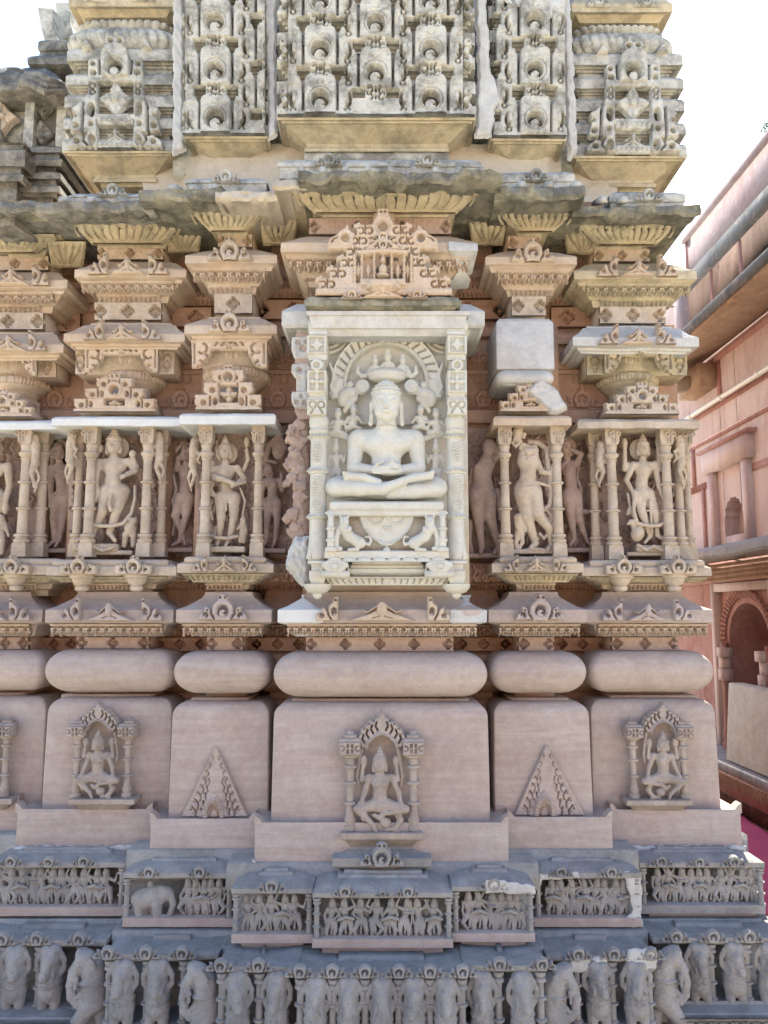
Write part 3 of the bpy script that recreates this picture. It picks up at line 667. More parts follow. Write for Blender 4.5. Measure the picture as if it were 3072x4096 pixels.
def capital(x0, x1, y0, y1, Y, mat, xs=None):
    """bracket capital: scrolled block over a fluted round bell"""
    cx = (x0+x1)/2; sx, sz = scl(y1, Y); w = (x1-x0)*sx
    mb = MB(); block(mb, x0, x1, Y, [(y1-2, -26), (y0+34, -26), (y0+32, 0), (y0, 0)], back=.25)
    o = mb.build('bracket_capital', mat, T)
    if xs:
        mb = MB(); block(mb, xs[0], xs[1], Y+.05, [(y1+22, -6), (y1+18, 0), (y0+10, 0)], back=.2); s_ = mb.build('side_bracket', mat, o)
        for a, b, q in ((xs[0], x0, 1), (x1, xs[1], -1)):
            if b-a > 24:
                r = Rel(a, y0+12, b, y1+22, 2.4, 6); m = (a+b)/2
                r.ring(m, y0+50, 17, 9, .5, True, 3); r.ring(m, y1-18, 14, 8, .5, True, 3); r.circ(m, y1+4, 8, .5, True, 3)
                orn('scroll_carving', r, Y+.05, mat, s_)
    r = Rel(x0, y0, x1, y1+14, 2.3, 0); h = y1-y0
    r.box(x0-9, y0-9, x1+9, y0+h*.40, 14, rd=3)
    for q in (-1, 1):
        xe = x0 if q < 0 else x1
        r.poly([(xe, y0), (xe-q*h*.85, y0), (xe-q*h*.75, y0+h*.55), (xe-q*h*.5, y1), (xe-q*h*.2, y1+13), (xe, y1+13)], 15)
        for j, (a, b, rr) in enumerate(((.42, .36, .20), (.46, .72, .17), (.34, .98, .11))):
            r.ring(xe-q*h*a, y0+h*b, h*rr, h*.085, 1, True, 3, a0=(100 if q > 0 else -140), a1=(320 if q > 0 else 80))
        r.seg([(xe-q*h*.12, y0+h*.2), (xe-q*h*.12, y0+h*.95)], 6, 4, True, 3)
    n = int((x1-x0-h*1.7)/22)
    for i in range(n):
        x = x0+h*.85+(x1-x0-h*1.7)*(i+.5)/n; q = 1 if x > cx else -1
        r.seg([(x-q*6, y0+h*.12), (x+q*4, y0+h*.24)], 8, 3, True, 3)
    lotus_peak(r, cx, y0+h*.40, 30, h*.26, 14)
    orn('scroll_carving', r, Y, mat, o)
    # fluted bell and ribbed cushion
    c = at(cx, y1, Y); z0 = zof(y1+64, Y+.03); zt = zof(y0+30, Y+.03); H = zt-z0; Rm = w*.44
    mb = MB(); cc = (c[0], Y+.02+Rm, z0)
    mb.lathe(cc, [(H*.52, Rm*.80), (H*.62, Rm*.93), (H*.80, Rm*.99), (H, Rm*1.0)], 96, True, .035, 40)
    mb.lathe(cc, [(H*.20, Rm*.92), (H*.24, Rm*.99), (H*.34, Rm*1.03), (H*.44, Rm*.99), (H*.48, Rm*.90)], 128, True, .03, 52)
    mb.lathe(cc, [(-.02, Rm*.62), (0, Rm*.70), (H*.10, Rm*.86), (H*.20, Rm*.93)], 64)
    mb.build('fluted_bell', mat, o, smooth=30)
    mb = MB(); zb = zof(1660, Y+.1)
    mb.lathe(cc, [(zb-z0, Rm*.78), (-.035, Rm*.74), (-.03, Rm*.66), (-.018, Rm*.64)], 8)
    mb.build('column_shaft', mat, o, smooth=20)
    return o
SIDE = {
 'l2': dict(cx=908, lip=(706, 1092), slab=(716, 1102, 1655, 1700), ped=(917, 1645, 132, 180, 1), cap=(770, 1071, 1362, 1462, None), a1=(736, 1106, 1302, 1334, 1268), nk=(862, 1014, 1180, 1266), a2=(736, 1106, 1022, 1052, 1000), nk2=(876, 1013, 944, 1003), pet=(752, 1078, 846, 930), mt='tan'),
 'r2': dict(cx=2150, lip=(1970, 2338), slab=(1975, 2286, 1665, 1705), ped=(2120, 1652, 125, 120, 0), cap=None, a1=None, nk=(2042, 2180, 1190, 1275), a2=(1945, 2312, 1028, 1058, 1006), nk2=(2026, 2163, 950, 1010), pet=(1978, 2302, 850, 932), mt='tan'),
 'l1': dict(cx=475, lip=(180, 702), slab=(206, 728, 1668, 1706), ped=(465, 1652, 165, 152, 0), cap=(345, 637, 1386, 1478, (305, 700)), a1=(252, 738, 1336, 1366, 1292), nk=(386, 652, 1216, 1292), a2=(292, 742, 1078, 1108, 1048), nk2=(398, 660, 988, 1052), pet=(280, 742, 896, 980), mt='tan'),
 'r1': dict(cx=2560, lip=(2330, 2850), slab=(2312, 2802, 1678, 1716), ped=(2562, 1662, 150, 128, 0), cap=(2413, 2686, 1394, 1482, (2345, 2746)), a1=(2294, 2798, 1350, 1384, 1305), nk=(2392, 2656, 1232, 1306), a2=(2300, 2794, 1084, 1116, 1056), nk2=(2368, 2592, 1002, 1060), pet=(2300, 2712, 900, 985), mt='ochre'),
 'l0': dict(cx=30, lip=(-150, 270), slab=(-160, 228, 1684, 1720), ped=(22, 1672, 120, 110, 0), cap=(-120, 152, 1412, 1490, (-150, 228)), a1=(-160, 250, 1378, 1410, 1330), nk=(-100, 184, 1256, 1330), a2=(-150, 262, 1122, 1152, 1090), nk2=(-60, 205, 1030, 1095), pet=(-120, 236, 948, 1016), mt='tan'),
}
for k, p in SIDE.items():
    Y = PIER[k]['Y']; mt = M[p['mt']]
    a, b = p['lip']
    mb = MB(); dd = {'l0': 8, 'l1': 12, 'r1': 14}.get(k, 0)
    block(mb, a, b, Y-.01, [(2382, -140), (2359, -140), (2356, -118), (2338, -110), (2335, -98), (2328, -84), (2300+dd, -28), (2294+dd, -22), (2290+dd, 0), (2256+dd, 0), (2251+dd, -10), (2240+dd, -34), (2238+dd, -60)], back=.35, jit=1.5, seed=5)
    ld = mb.build('statue_ledge', M['fig'], T, smooth=35)
    petal_strip('petal_carving', a+30, b-30, 2296+dd, 2330, Y+.02, Y+.07, 7, M['ochre'], ld, inset=50, lift=8)
    saw_strip('tooth_band', a+118, b-118, 2335, 2359, Y+.098, 17, M['tan'], ld)
    mb = MB(); block(mb, a+28, b-28, Y+.01, [(y, o) for y, o in arcprof(2254+dd, 2226+dd, 14, 6)], back=.3, rnd=6); mb.build('rounded_plinth', M['fig'], ld, smooth=50)
    # wall of the niche
    mb = MB(); xs = p['slab']; block(mb, xs[0]+55, xs[1]-55, Y+.20, [(2252, 0), (1690, 0)], back=.2); nw_ = mb.build('niche_wall', M['rust'], T); scrollwork(xs[0]+70, 1712, xs[1]-70, 2236, Y+.198, M['figpink'], nw_, int(a)+5)
    mb = MB(); block(mb, xs[0], xs[1], Y-.015, [(xs[3]+3, -55), (xs[3], -28), (xs[3], -8), (xs[3]-4, 0), (xs[2]+8, 0), (xs[2], -10), (xs[2]-2, -60)], back=.35, jit=2, seed=int(xs[0])); 
    mb.build('canopy_slab', M['tan' if k == 'r2' else 'fig' if k == 'r1' else 'white'], T, smooth=30)
    if p['ped']: cx, y1, w, h, kd = p['ped']; pediment('pediment', cx, y1, w, h, Y+.02, M['tan' if k != 'r1' else 'fig'], kd)
    if p['cap']: x0, x1, y0, y1, xs = p['cap']; capital(x0, x1, y0, y1, Y+.055, mt, xs)
    mb = MB(); block(mb, p['nk'][0]-60, p['nk'][1]+60, Y+.26, [(1700, 0), (1300, 0)], back=.2); mb.build('wall_core', M['rust'], T)
    if p['a1']:
        x0, x1, y0, y1, yt = p['a1']
        mb = MB(); block(mb, x0, x1, Y-.01, [(y1+34, -85), (y1+32, -42), (y1+22, -36), (y1+20, -26), (y1+8, -22), (y1+5, -8), (y1, 0), (y0, 0), (y0-4, -6), (y0-12, -30), (yt+10, -58), (yt+6, -80), (yt, -82), (yt-2, -120)], back=.35, jit=1.6, seed=int(x0))
        a1 = mb.build('upper_cornice', M['plaster' if k == 'r1' else 'tan'], T, smooth=35)
        s = 36
        r = Rel((x0+x1)/2-s*2.5, y1-s*2.5, (x0+x1)/2+s*2.5, y1-2, 2.3, 0) if k in ('l2',) else Rel(x0+60, y1-s*2.5, x1-60, y1-2, 2.3, 0)
        c = (x0+x1)/2
        if k == 'l2': half_moon(r, c, y1-s*1.05, s)
        else:
            corner_scroll(r, c-78, y1-s, s, -1); corner_scroll(r, c+78, y1-s, s, 1); lotus_peak(r, c, y1-4, 66, s*1.7)
        orn('scroll_ornament', r, Y+.02, M['tan'], a1, Ybot=Y-.012)
    x0, x1, y0, y1 = p['nk']
    mb = MB(); block(mb, x0, x1, Y+.11, [(y1+10, 0), (y0-8, 0)], back=.3); nk = mb.build('cross_band', M['fig'], T)
    neck_band('cross_carving', x0+1, x1-1, y0+4, y1-4, Y+.11, 1 if k == 'l2' else 2 if x1-x0 < 200 else 3, M['fig'], nk, s=26)
    x0, x1, y0, y1, yt = p['a2']
    g = p['nk'][2]-y1      # rows between fascia and the neck below
    mb = MB(); block(mb, x0, x1, Y-.01, [(y1+g, -122), (y1+g-2, -106), (y1+g-30, -98), (y1+g-33, -88), (y1+g*.52, -66), (y1+g*.36, -48), (y1+g*.26, -42), (y1+g*.24, -26), (y1+g*.12, -20), (y1+4, -8), (y1, 0), (y0, 0), (y0-4, -8), (y0-10, -34), (yt+6, -60), (yt+3, -80), (yt-2, -112)], back=.35, jit=1.6, seed=int(x0)+4)
    a2 = mb.build('leaf_cornice', mt, T, smooth=35)
    leaf_strip('leaf_fringe', x0+42, x1-42, y1+g*.27, y1+g*.62, Y+.038, 36, mt, a2, Ybot=Y+.055)
    saw_strip('tooth_band', x0+98, x1-98, y1+g-32, y1+g-2, Y+.090, 19, mt, a2)
    s = 37; c = (x0+x1)/2
    if k in ('l2', 'r2'):
        r = Rel(c-s*2.5, y1-s*2.5, c+s*2.5, y1-6, 2.3, 0); half_moon(r, c, y1-6-s, s)
    else:
        r = Rel(x0+60, y1-s*2.5, x1-60, y1-6, 2.3, 0); corner_scroll(r, c-82, y1-6-s, s, -1); corner_scroll(r, c+82, y1-6-s, s, 1); lotus_peak(r, c, y1-8, 66, s*1.7)
    orn('scroll_ornament', r, Y+.02, M['tan' if k != 'l2' else 'fig'], a2, Ybot=Y-.012)
    x0, x1, y0, y1 = p['nk2']
    mb = MB(); block(mb, x0, x1, Y+.12, [(y1+10, 0), (y0-12, 0)], back=.3); nk = mb.build('cross_band', M['tan'], T)
    neck_band('cross_carving', x0+1, x1-1, y0+6, y1-4, Y+.12, 2 if x1-x0 < 200 else 3, M['tan'], nk, s=20)
    x0, x1, y0, y1 = p['pet']
    mb = MB(); n = 7
    block(mb, x0, x1, Y-.03, [(p['nk2'][2]+6, -138), (p['nk2'][2]+2, -128), (y1+16, -126), (y1+14, -118), (y1, -110)]+[(y1-(y1-y0)*t, -108+100*(t**1.6)) for t in [i/n for i in range(1, n+1)]]+[(y0-2, 0), (y0-14, 0)], back=.35, jit=1.5, seed=3)
    pc = mb.build('petal_course', M['ochre'], T, smooth=40)
    petal_strip('petal_carving', x0+10, x1-10, y0, y1, Y-.030, Y+.068, 5 if x1-x0 < 350 else 6, M['ochre'], pc, inset=92, lift=9)
# centre pier above the marble
Y = PIER['c']['Y']; mb = MB()
block(mb, 1120, 1906, Y-.02, [(1152, -122), (1150, -106), (1118, -98), (1115, -88), (1085, -64), (1052, -48), (1040, -42), (1036, -24), (1018, -18), (1012, -6), (1006, 0), (972, 0), (968, -6), (960, -40), (950, -70), (945, -112)], back=.4, jit=1.6, seed=44)
a2 = mb.build('leaf_cornice', M['tan'], T, smooth=35)
leaf_strip('leaf_fringe', 1160, 1870, 1040, 1092, Y+.026, 40, M['tan'], a2, Ybot=Y+.044)
saw_strip('tooth_band', 1216, 1812, 1096, 1126, Y+.078, 19, M['tan'], a2)
mb = MB(); block(mb, 1237, 1803, Y+.10, [(955, 0), (872, 0)], back=.3); nk = mb.build('cross_band', M['pink2'], T)
neck_band('cross_carving', 1238, 1802, 886, 948, Y+.10, 4, M['pink2'], nk, s=24)
mb = MB(); n = 7
block(mb, 1160, 1925, Y-.06, [(888, -148), (884, -138), (872, -136), (868, -122), (858, -116)]+[(858-84*t, -116+108*(t**1.6)) for t in [i/n for i in range(1, n+1)]]+[(772, 0), (758, 0)], back=.35, jit=1.5, seed=3)
pc = mb.build('petal_course', M['ochre'], T, smooth=40)
petal_strip('petal_carving', 1172, 1913, 774, 858, Y-.054, Y+.048, 8, M['ochre'], pc, inset=100, lift=9)
mb = MB(); block(mb, 1237, 1803, Y+.17, [(1320, 0), (1130, 0)], back=.3); block(mb, 1210, 1850, Y+.2, [(2400, 0), (1300, 0)], back=.3); mb.build('wall_core', M['rust'], T)
mb = MB(); block(mb, 1126, 1940, Y, [(1345, -60), (1318, -50), (1312, -12), (1300, 0), (1246, 0), (1240, -8), (1218, -50), (1212, -110)], back=.4, jit=2, seed=2)
mb.build('upper_cornice', M['plaster'], T, smooth=35)
mb = MB(); block(mb, 1172, 1262, Y+.06, [(1680, -10), (1640, 0), (1560, 0), (1552, -22), (1490, -24), (1484, 10), (1440, 6), (1340, 10)], back=.3, jit=7, seed=5); cc_ = mb.build('chipped_corner', M['pink2'], T, smooth=50)
r = Rel(1166, 1345, 1250, 1670, 2.4, 0); r.box(1186, 1352, 1226, 1632, 4)
for y_, h_, pts_ in ((1348, 92, ((1195, 26, 10), (1214, 50, 13), (1228, 24, 7))), (1456, 60, ((1200, 30, 12), (1232, 36, 6))), (1566, 70, ((1206, 22, 8), (1190, 46, 10), (1222, 50, 12)))):
    r.poly([(1172, y_+4), (1236, y_), (1250, y_+h_*.4), (1244, y_+h_), (1182, y_+h_-6), (1168, y_+h_*.5)], 12, False, 8)
    for a_, b_, c_ in pts_: r.circ(a_, y_+b_, c_, 2, True, 5); r.circ(a_-2, y_+b_+c_*.5, c_*.4, 10)
orn('scroll_carving', r, Y+.052, M['ashmarble'], cc_)
# leaning petal wedges in the recesses under the eave
for cx, Y_, y0 in ((1115, 3.33, 880), (1950, 3.33, 880), (735, 3.42, 910), (2330, 3.42, 915), (270, 3.5, 970)):
    r = Rel(cx-75, y0, cx+75, y0+110, 3, 0); r.poly([(cx-75, y0), (cx+75, y0), (cx+60, y0+100), (cx-60, y0+100)], 12)
    for q in (-2, -1, 0, 1, 2): r.seg([(cx+q*30, y0+15), (cx+q*24, y0+50), (cx+q*10, y0+88)], 8, 1, True, 3)
    orn('petal_carving', r, Y_-.1, M['ochre'], rb_, Ybot=Y_)
# ---- broken weathered eave slabs ---------------------------------------------------
def eave(x0, x1, y0, y1, Yf, Yp, mat, seed=0, sag=6, name='eave_slab', lip=.42):
    """rough overhanging slab: its top edge is row y0 at Yf, its underside ends at row y1 on the plane Yp"""
    nx = max(6, int((x1-x0)/8)); rs = np.random.RandomState(seed); us = np.linspace(0, 1, nx)
    px_ = x0+(x1-x0)*us; e = sum(np.sin(px_*f_+rs.rand()*6)*a_ for f_, a_ in ((.011, 1), (.027, .7), (.06, .45), (.13, .25))); e = e/2*sag; f = sum(np.sin(px_*f_+rs.rand()*6)*a_ for f_, a_ in ((.015, .006), (.05, .004), (.12, .002)))
    rings = []
    for i, u in enumerate(us):
        px = x0+(x1-x0)*u; X = at(px, y0, Yf)[0]; zt = zof(y0+e[i]*.6, Yf); zl = zof(y0+(y1-y0)*lip+e[i], Yf); zb = min(zof(y1, Yp), zl+.02); j = f[i]
        zb = zof(y1, Yp)
        g = lambda t: zl+(zb-zl)*t
        rings.append([(X, Yp+.4, zb+.001), (X, Yp-.004, zb), (X, Yf+(Yp-Yf)*.7, g(.62)+j), (X, Yf+(Yp-Yf)*.4, g(.22)+j*2), (X, Yf+.012+j, g(.0)), (X, Yf+j, zl+(zt-zl)*.25), (X, Yf+j*2, zl+(zt-zl)*.8), (X, Yf+.012, zt), (X, Yf+.06, zt+.014), (X, Yp+.4, zt+.07)])
    V = np.array(rings); sh = V.shape
    V2 = wob(wob(V.reshape(-1, 3), .005, 22, seed), .002, 60, seed+5).reshape(sh)
    mb = MB(); mb.rings([V2[i] for i in range(len(V2))])
    return mb.build(name, mat, T, smooth=45)
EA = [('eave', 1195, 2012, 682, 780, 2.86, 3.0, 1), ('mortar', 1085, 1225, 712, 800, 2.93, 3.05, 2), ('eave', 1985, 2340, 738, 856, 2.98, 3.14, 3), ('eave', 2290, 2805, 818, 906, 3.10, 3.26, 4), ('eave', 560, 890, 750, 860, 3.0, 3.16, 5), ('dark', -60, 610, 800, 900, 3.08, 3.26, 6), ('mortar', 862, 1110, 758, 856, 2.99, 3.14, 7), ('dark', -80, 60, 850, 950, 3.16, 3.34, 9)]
for m, x0, x1, y0, y1, Yf, Yp, sd_ in EA:
    o = eave(x0, x1, y0, y1, Yf, Yp, M[m], sd_, 4 if m == 'mortar' else 10)
# beaded underside of the left eave
r = Rel(20, 842, 590, 892, 2.6, 0)
r.box(20, 842, 590, 862, 8)
for i in range(28): x = 34+i*19.6; r.dome(x, 862, 8, 13, 2, 12)
for i in range(56): x = 28+i*9.9; r.circ(x, 882, 3.6, 8, False, 3)
r.seg([(20, 872), (590, 872)], 3, 9)
orn('bead_carving', r, 3.13, M['eave'], Ybot=3.2)
# blue-lit roof tiles (battens) lying on the eave tops
def battens(x0, x1, y, Y, n, name='roof_batten', mat='grey', w=13, L=.14, hgt=.017):
    for i in range(n):
        px = x0+(x1-x0)*i/(n-1); P = at(px, y, Y); mb = MB(); ww = w*MM
        mb.rings([[(P[0]-ww, Y-.004, P[2]-.012), (P[0]+ww, Y-.004, P[2]-.012), (P[0]+ww*.8, Y-.002, P[2]+hgt), (P[0]-ww*.8, Y-.002, P[2]+hgt)],
                  [(P[0]-ww, Y+L, P[2]+.05), (P[0]+ww, Y+L, P[2]+.05), (P[0]+ww*.8, Y+L, P[2]+.05+hgt), (P[0]-ww*.8, Y+L, P[2]+.05+hgt)]])
        mb.build(name, M[mat], T)
battens(1200, 1925, 684, 2.91, 9); battens(1978, 2310, 742, 3.02, 4, w=17); battens(2330, 2500, 800, 3.12, 3, w=15); battens(250, 480, 802, 3.13, 3, w=20); battens(690, 850, 752, 3.06, 3, w=20)
# pads above the eave with small scroll carvings
for x0, x1, y0, y1, Y_, k in ((1110, 1925, 642, 684, 3.06, 'c'), (740, 1070, 715, 750, 3.14, 'l'), (1985, 2300, 690, 745, 3.12, 'r'), (270, 640, 775, 805, 3.28, 'l'), (2440, 2745, 770, 825, 3.2, 'r')):
    mb = MB(); block(mb, x0, x1, Y_, [(y1+30, 0), (y1-14, 0), (y1-18, 6), (y0+10, 6), (y0+6, 0), (y0, -30)], back=.3, jit=2, seed=int(x0)); pd = mb.build('pad_course', M['grey'], T, smooth=35)
    for cx in ((1318, 1710) if k == 'c' else ((x0+x1)/2,)):
        s = 24; r = Rel(cx-s*2.5, y1-18-s*2.3, cx+s*2.5, y1-14, 2.3, 0); half_moon(r, cx, y1-16-s, s, 16, top=False); orn('scroll_ornament', r, Y_-.004, M['grey'], pd)
# ---- the spire ----------------------------------------------------------------------
def cyma(x0, x1, y0, y1, Y, mat=M['ochre'], dep=105):
    mb = MB(); h = y1-y0
    block(mb, x0, x1, Y, [(y1+26, -dep-30), (y1+8, -dep-28), (y1+6, -dep-4), (y1-8, -dep-4), (y1-12, -dep-12), (y1-h*.18, -dep-8), (y1-h*.35, -dep*.86), (y1-h*.55, -dep*.60), (y1-h*.72, -dep*.40), (y0+h*.20, -dep*.30), (y0+h*.18, -dep*.18), (y0+h*.10, -dep*.15), (y0+h*.08, -5), (y0, 0)], back=.5, jit=1.5, seed=int(x0))
    return mb.build('cyma_course', mat, T, smooth=35)
def lattice(x0, x1, y0, y1, Y, cols, P, mat, Ytop=None, sgn=1):
    """cols: (x, first arch row, scale)"""
    par = None
    mb = MB(); zt = zof(y0, Y)
    # tiers behind: fascia bands and shadow gaps
    y = y1; i = 0; pr = [(y1+4, -8)]
    ph = P/2
    yy = y1
    while yy > y0-ph:
        pr += [(yy, -6), (yy-ph*.50, -6), (yy-ph*.52, -46), (yy-ph*.62, -46), (yy-ph*.64, -36), (yy-ph*.80, -36), (yy-ph*.82, -26), (yy-ph*.97, -22)]; yy -= ph
    block(mb, x0, x1, Y, pr, back=.5, jit=1.5, seed=int(x0), rnd=10); par = mb.build('spire_panel', mat, T, smooth=30)
    r = Rel(x0+8, y0, x1-8, y1, 2.7, 0)
    lo = max(x0+10, min(c-128*s_ for c, _, s_ in cols)); hi = min(x1-10, max(c+128*s_ for c, _, s_ in cols))
    r.box(lo, y0-30, hi, y1+10, 17, rd=2)
    rs = np.random.RandomState(int(x0))
    AR = []
    for (c, ya, s) in cols:
        yk = ya
        while yk > y0-P: yk -= P
        while yk < y1+P*.2: AR.append((c, yk, s)); yk += P
    for c, yk, s in AR:
        if yk < y1: S = lambda v: v*s; r.box(c-S(61), yk-S(92), c+S(61), yk+S(60), 25+rs.uniform(-1, 1), rd=S(24)); r.box(c-S(61), yk, c+S(61), yk+S(66), 25)
    for c, yk, s in AR:
        S = lambda v: v*s
        if yk < y1:
            for q in (-1, 1):
                r.poly([(c+q*S(56), yk-S(92)), (c+q*S(84), yk-S(92)), (c+q*S(69), yk-S(56))], -3, True, 2)
                r.seg([(c+q*S(68), yk-S(74)), (c+q*S(68), yk+S(54))], S(10), -4, True, 2)
                r.ring(c+q*S(108), yk+S(0), S(21), S(2.5), 14, True, 2, ax=.8, ay=1.75)
                r.circ(c+q*S(112), yk+S(0), S(16), -3, True, 2.5, ax=.85, ay=1.85); r.circ(c+q*S(104), yk-S(10), S(12), 19, False, 3, ax=.7, ay=1.9)
                r.ring(c+q*S(108), yk+S(42), S(10), S(6.5), -3, True, 2); r.circ(c+q*S(106), yk+S(44), S(5), 17, False, 2)
                r.seg([(c+q*S(90), yk-S(60)), (c+q*S(126), yk-S(60))], S(3), 12, True, 2)
            r.ring(c, yk+S(4), S(46), S(3.0), 20, True, 2)
            dx, dy = rs.uniform(-2, 2, 2); w_ = rs.uniform(.93, 1.05)
            r.circ(c+dx, yk+S(8)+dy, S(36)*w_, -10, True, 3); r.ring(c+dx, yk+S(8)+dy, S(35)*w_, S(6), 12, False, 3, a0=0, a1=180); r.circ(c-S(2), yk+S(27), S(22)*w_, 23, False, 3); r.circ(c+S(13), yk+S(27), S(5), 0, True, 2)
            r.ring(c, yk-S(66), S(14), S(2.5), 20, True, 2, a0=200, a1=340)
        g0, g1 = yk+S(66), yk+P-S(92)
        if g0 < y1-14:
            for q in (-1, 1):
                r.box(min(c+q*S(42), c+q*S(94)), g0, max(c+q*S(42), c+q*S(94)), g1, -3, True, 2)
            r.box(c-S(41), g0-3, c+S(41), g1+6, 18, rd=2); m = (g0+g1)/2
            for q in (-1, 1):
                for w in (-1, 1):
                    r.ring(c+q*S(22), m+w*S(13), S(10), S(7), -3, True, 2, a0=(90 if q > 0 else -90), a1=(330 if q > 0 else 150)); r.circ(c+q*S(34), m+w*S(4), S(3), 2, True, 2)
            r.seg([(c, g0), (c, g1)], S(9), -3, True, 2); r.circ(c, m, S(6), 15, False, 3)
    # scroll brackets reaching over the free sides
    for c, yk, s in AR:
        for q in (-1, 1):
            e = lo if q < 0 else hi; d = abs(e-c)
            if d < 135*s and yk < y1 and ((q < 0 and e > x0+14) or (q > 0 and e < x1-14)):
                for a_, b_, rr in ((18, -30, 16), (14, 0, 12), (20, 34, 18), (34, 48, 12)): r.circ(e+q*a_*s, yk+b_*s, rr*s, 18, False, 3)
                r.circ(e+q*14*s, yk+30*s, 9*s, -2, True, 2); r.circ(e+q*22*s, yk-34*s, 5*s, 2, True, 2)
    m = (r.Y > y1-16); r.H[m] = np.maximum(r.H[m], 16)
    orn('arch_lattice', r, Y-.0, mat, par, dz=1.7)
    return par
def flower(r, x, y, s, h=14, rot=0):
    for k in range(4):
        a = k*math.pi/2+rot; ca, sa = math.cos(a), math.sin(a)
        tip = (x+ca*s, y+sa*s); l = (x+ca*s*.5-sa*s*.36, y+sa*s*.5+ca*s*.36); q = (x+ca*s*.5+sa*s*.36, y+sa*s*.5-ca*s*.36)
        r.poly([(x, y), l, tip, q], h, False, 5); r.seg([(x+ca*s*.3, y+sa*s*.3), (x+ca*s*.85, y+sa*s*.85)], 3, h+4, False, 5)
        b = a+math.pi/4; r.poly([(x, y), (x+math.cos(b+.3)*s*.45, y+math.sin(b+.3)*s*.45), (x+math.cos(b)*s*.62, y+math.sin(b)*s*.62), (x+math.cos(b-.3)*s*.45, y+math.sin(b-.3)*s*.45)], h-4, False, 4)
    r.dome(x, y, s*.24, s*.24, h, 12); r.ring(x, y, s*.25, 3, h-2, True, 3)
def bands(x0, x1, ys, Y, mat, dep=45):
    """horizontal fascias (y0,y1) with moulded shadow gaps between"""
    mb = MB(); pr = []
    for i, (a, b) in enumerate(ys[::-1]):
        pr += [(b, -3), (b-3, 2), (a+8, 2), (a+1, -8)]
        if i < len(ys)-1:
            nb = ys[::-1][i+1][1]; g = a-nb; pr += [(a, -dep), (a-g*.35, -dep), (a-g*.4, -dep+10), (a-g*.65, -dep+10), (a-g*.7, -dep+22), (a-g*.97, -dep+24)]
    block(mb, x0, x1, Y, pr, back=.6, jit=1.8, seed=int(x0), rnd=6)
    return mb.build('spire_bands', mat, T, smooth=30)
# centre
cyma(1106, 1908, 470, 600, 3.20)
lattice(1103, 1906, -60, 472, 3.21, [(1283, 412, 1.0), (1722, 412, 1.0), (1503, 305, 1.0)], 195, M['grey'])
mb = MB(); block(mb, 1215, 1795, 3.32, [(648, 0), (604, 0)], back=.3); mb.build('pad_course', M['grey'], T)
# next ones
cyma(733, 1070, 545, 665, 3.30); cyma(1962, 2272, 555, 672, 3.30)
lattice(727, 1072, -60, 548, 3.31, [(868, 488, .95), (1092, 392, .95)], 190, M['grey'])
lattice(1962, 2270, -60, 556, 3.31, [(2135, 492, .95), (1912, 396, .95)], 193, M['grey'])
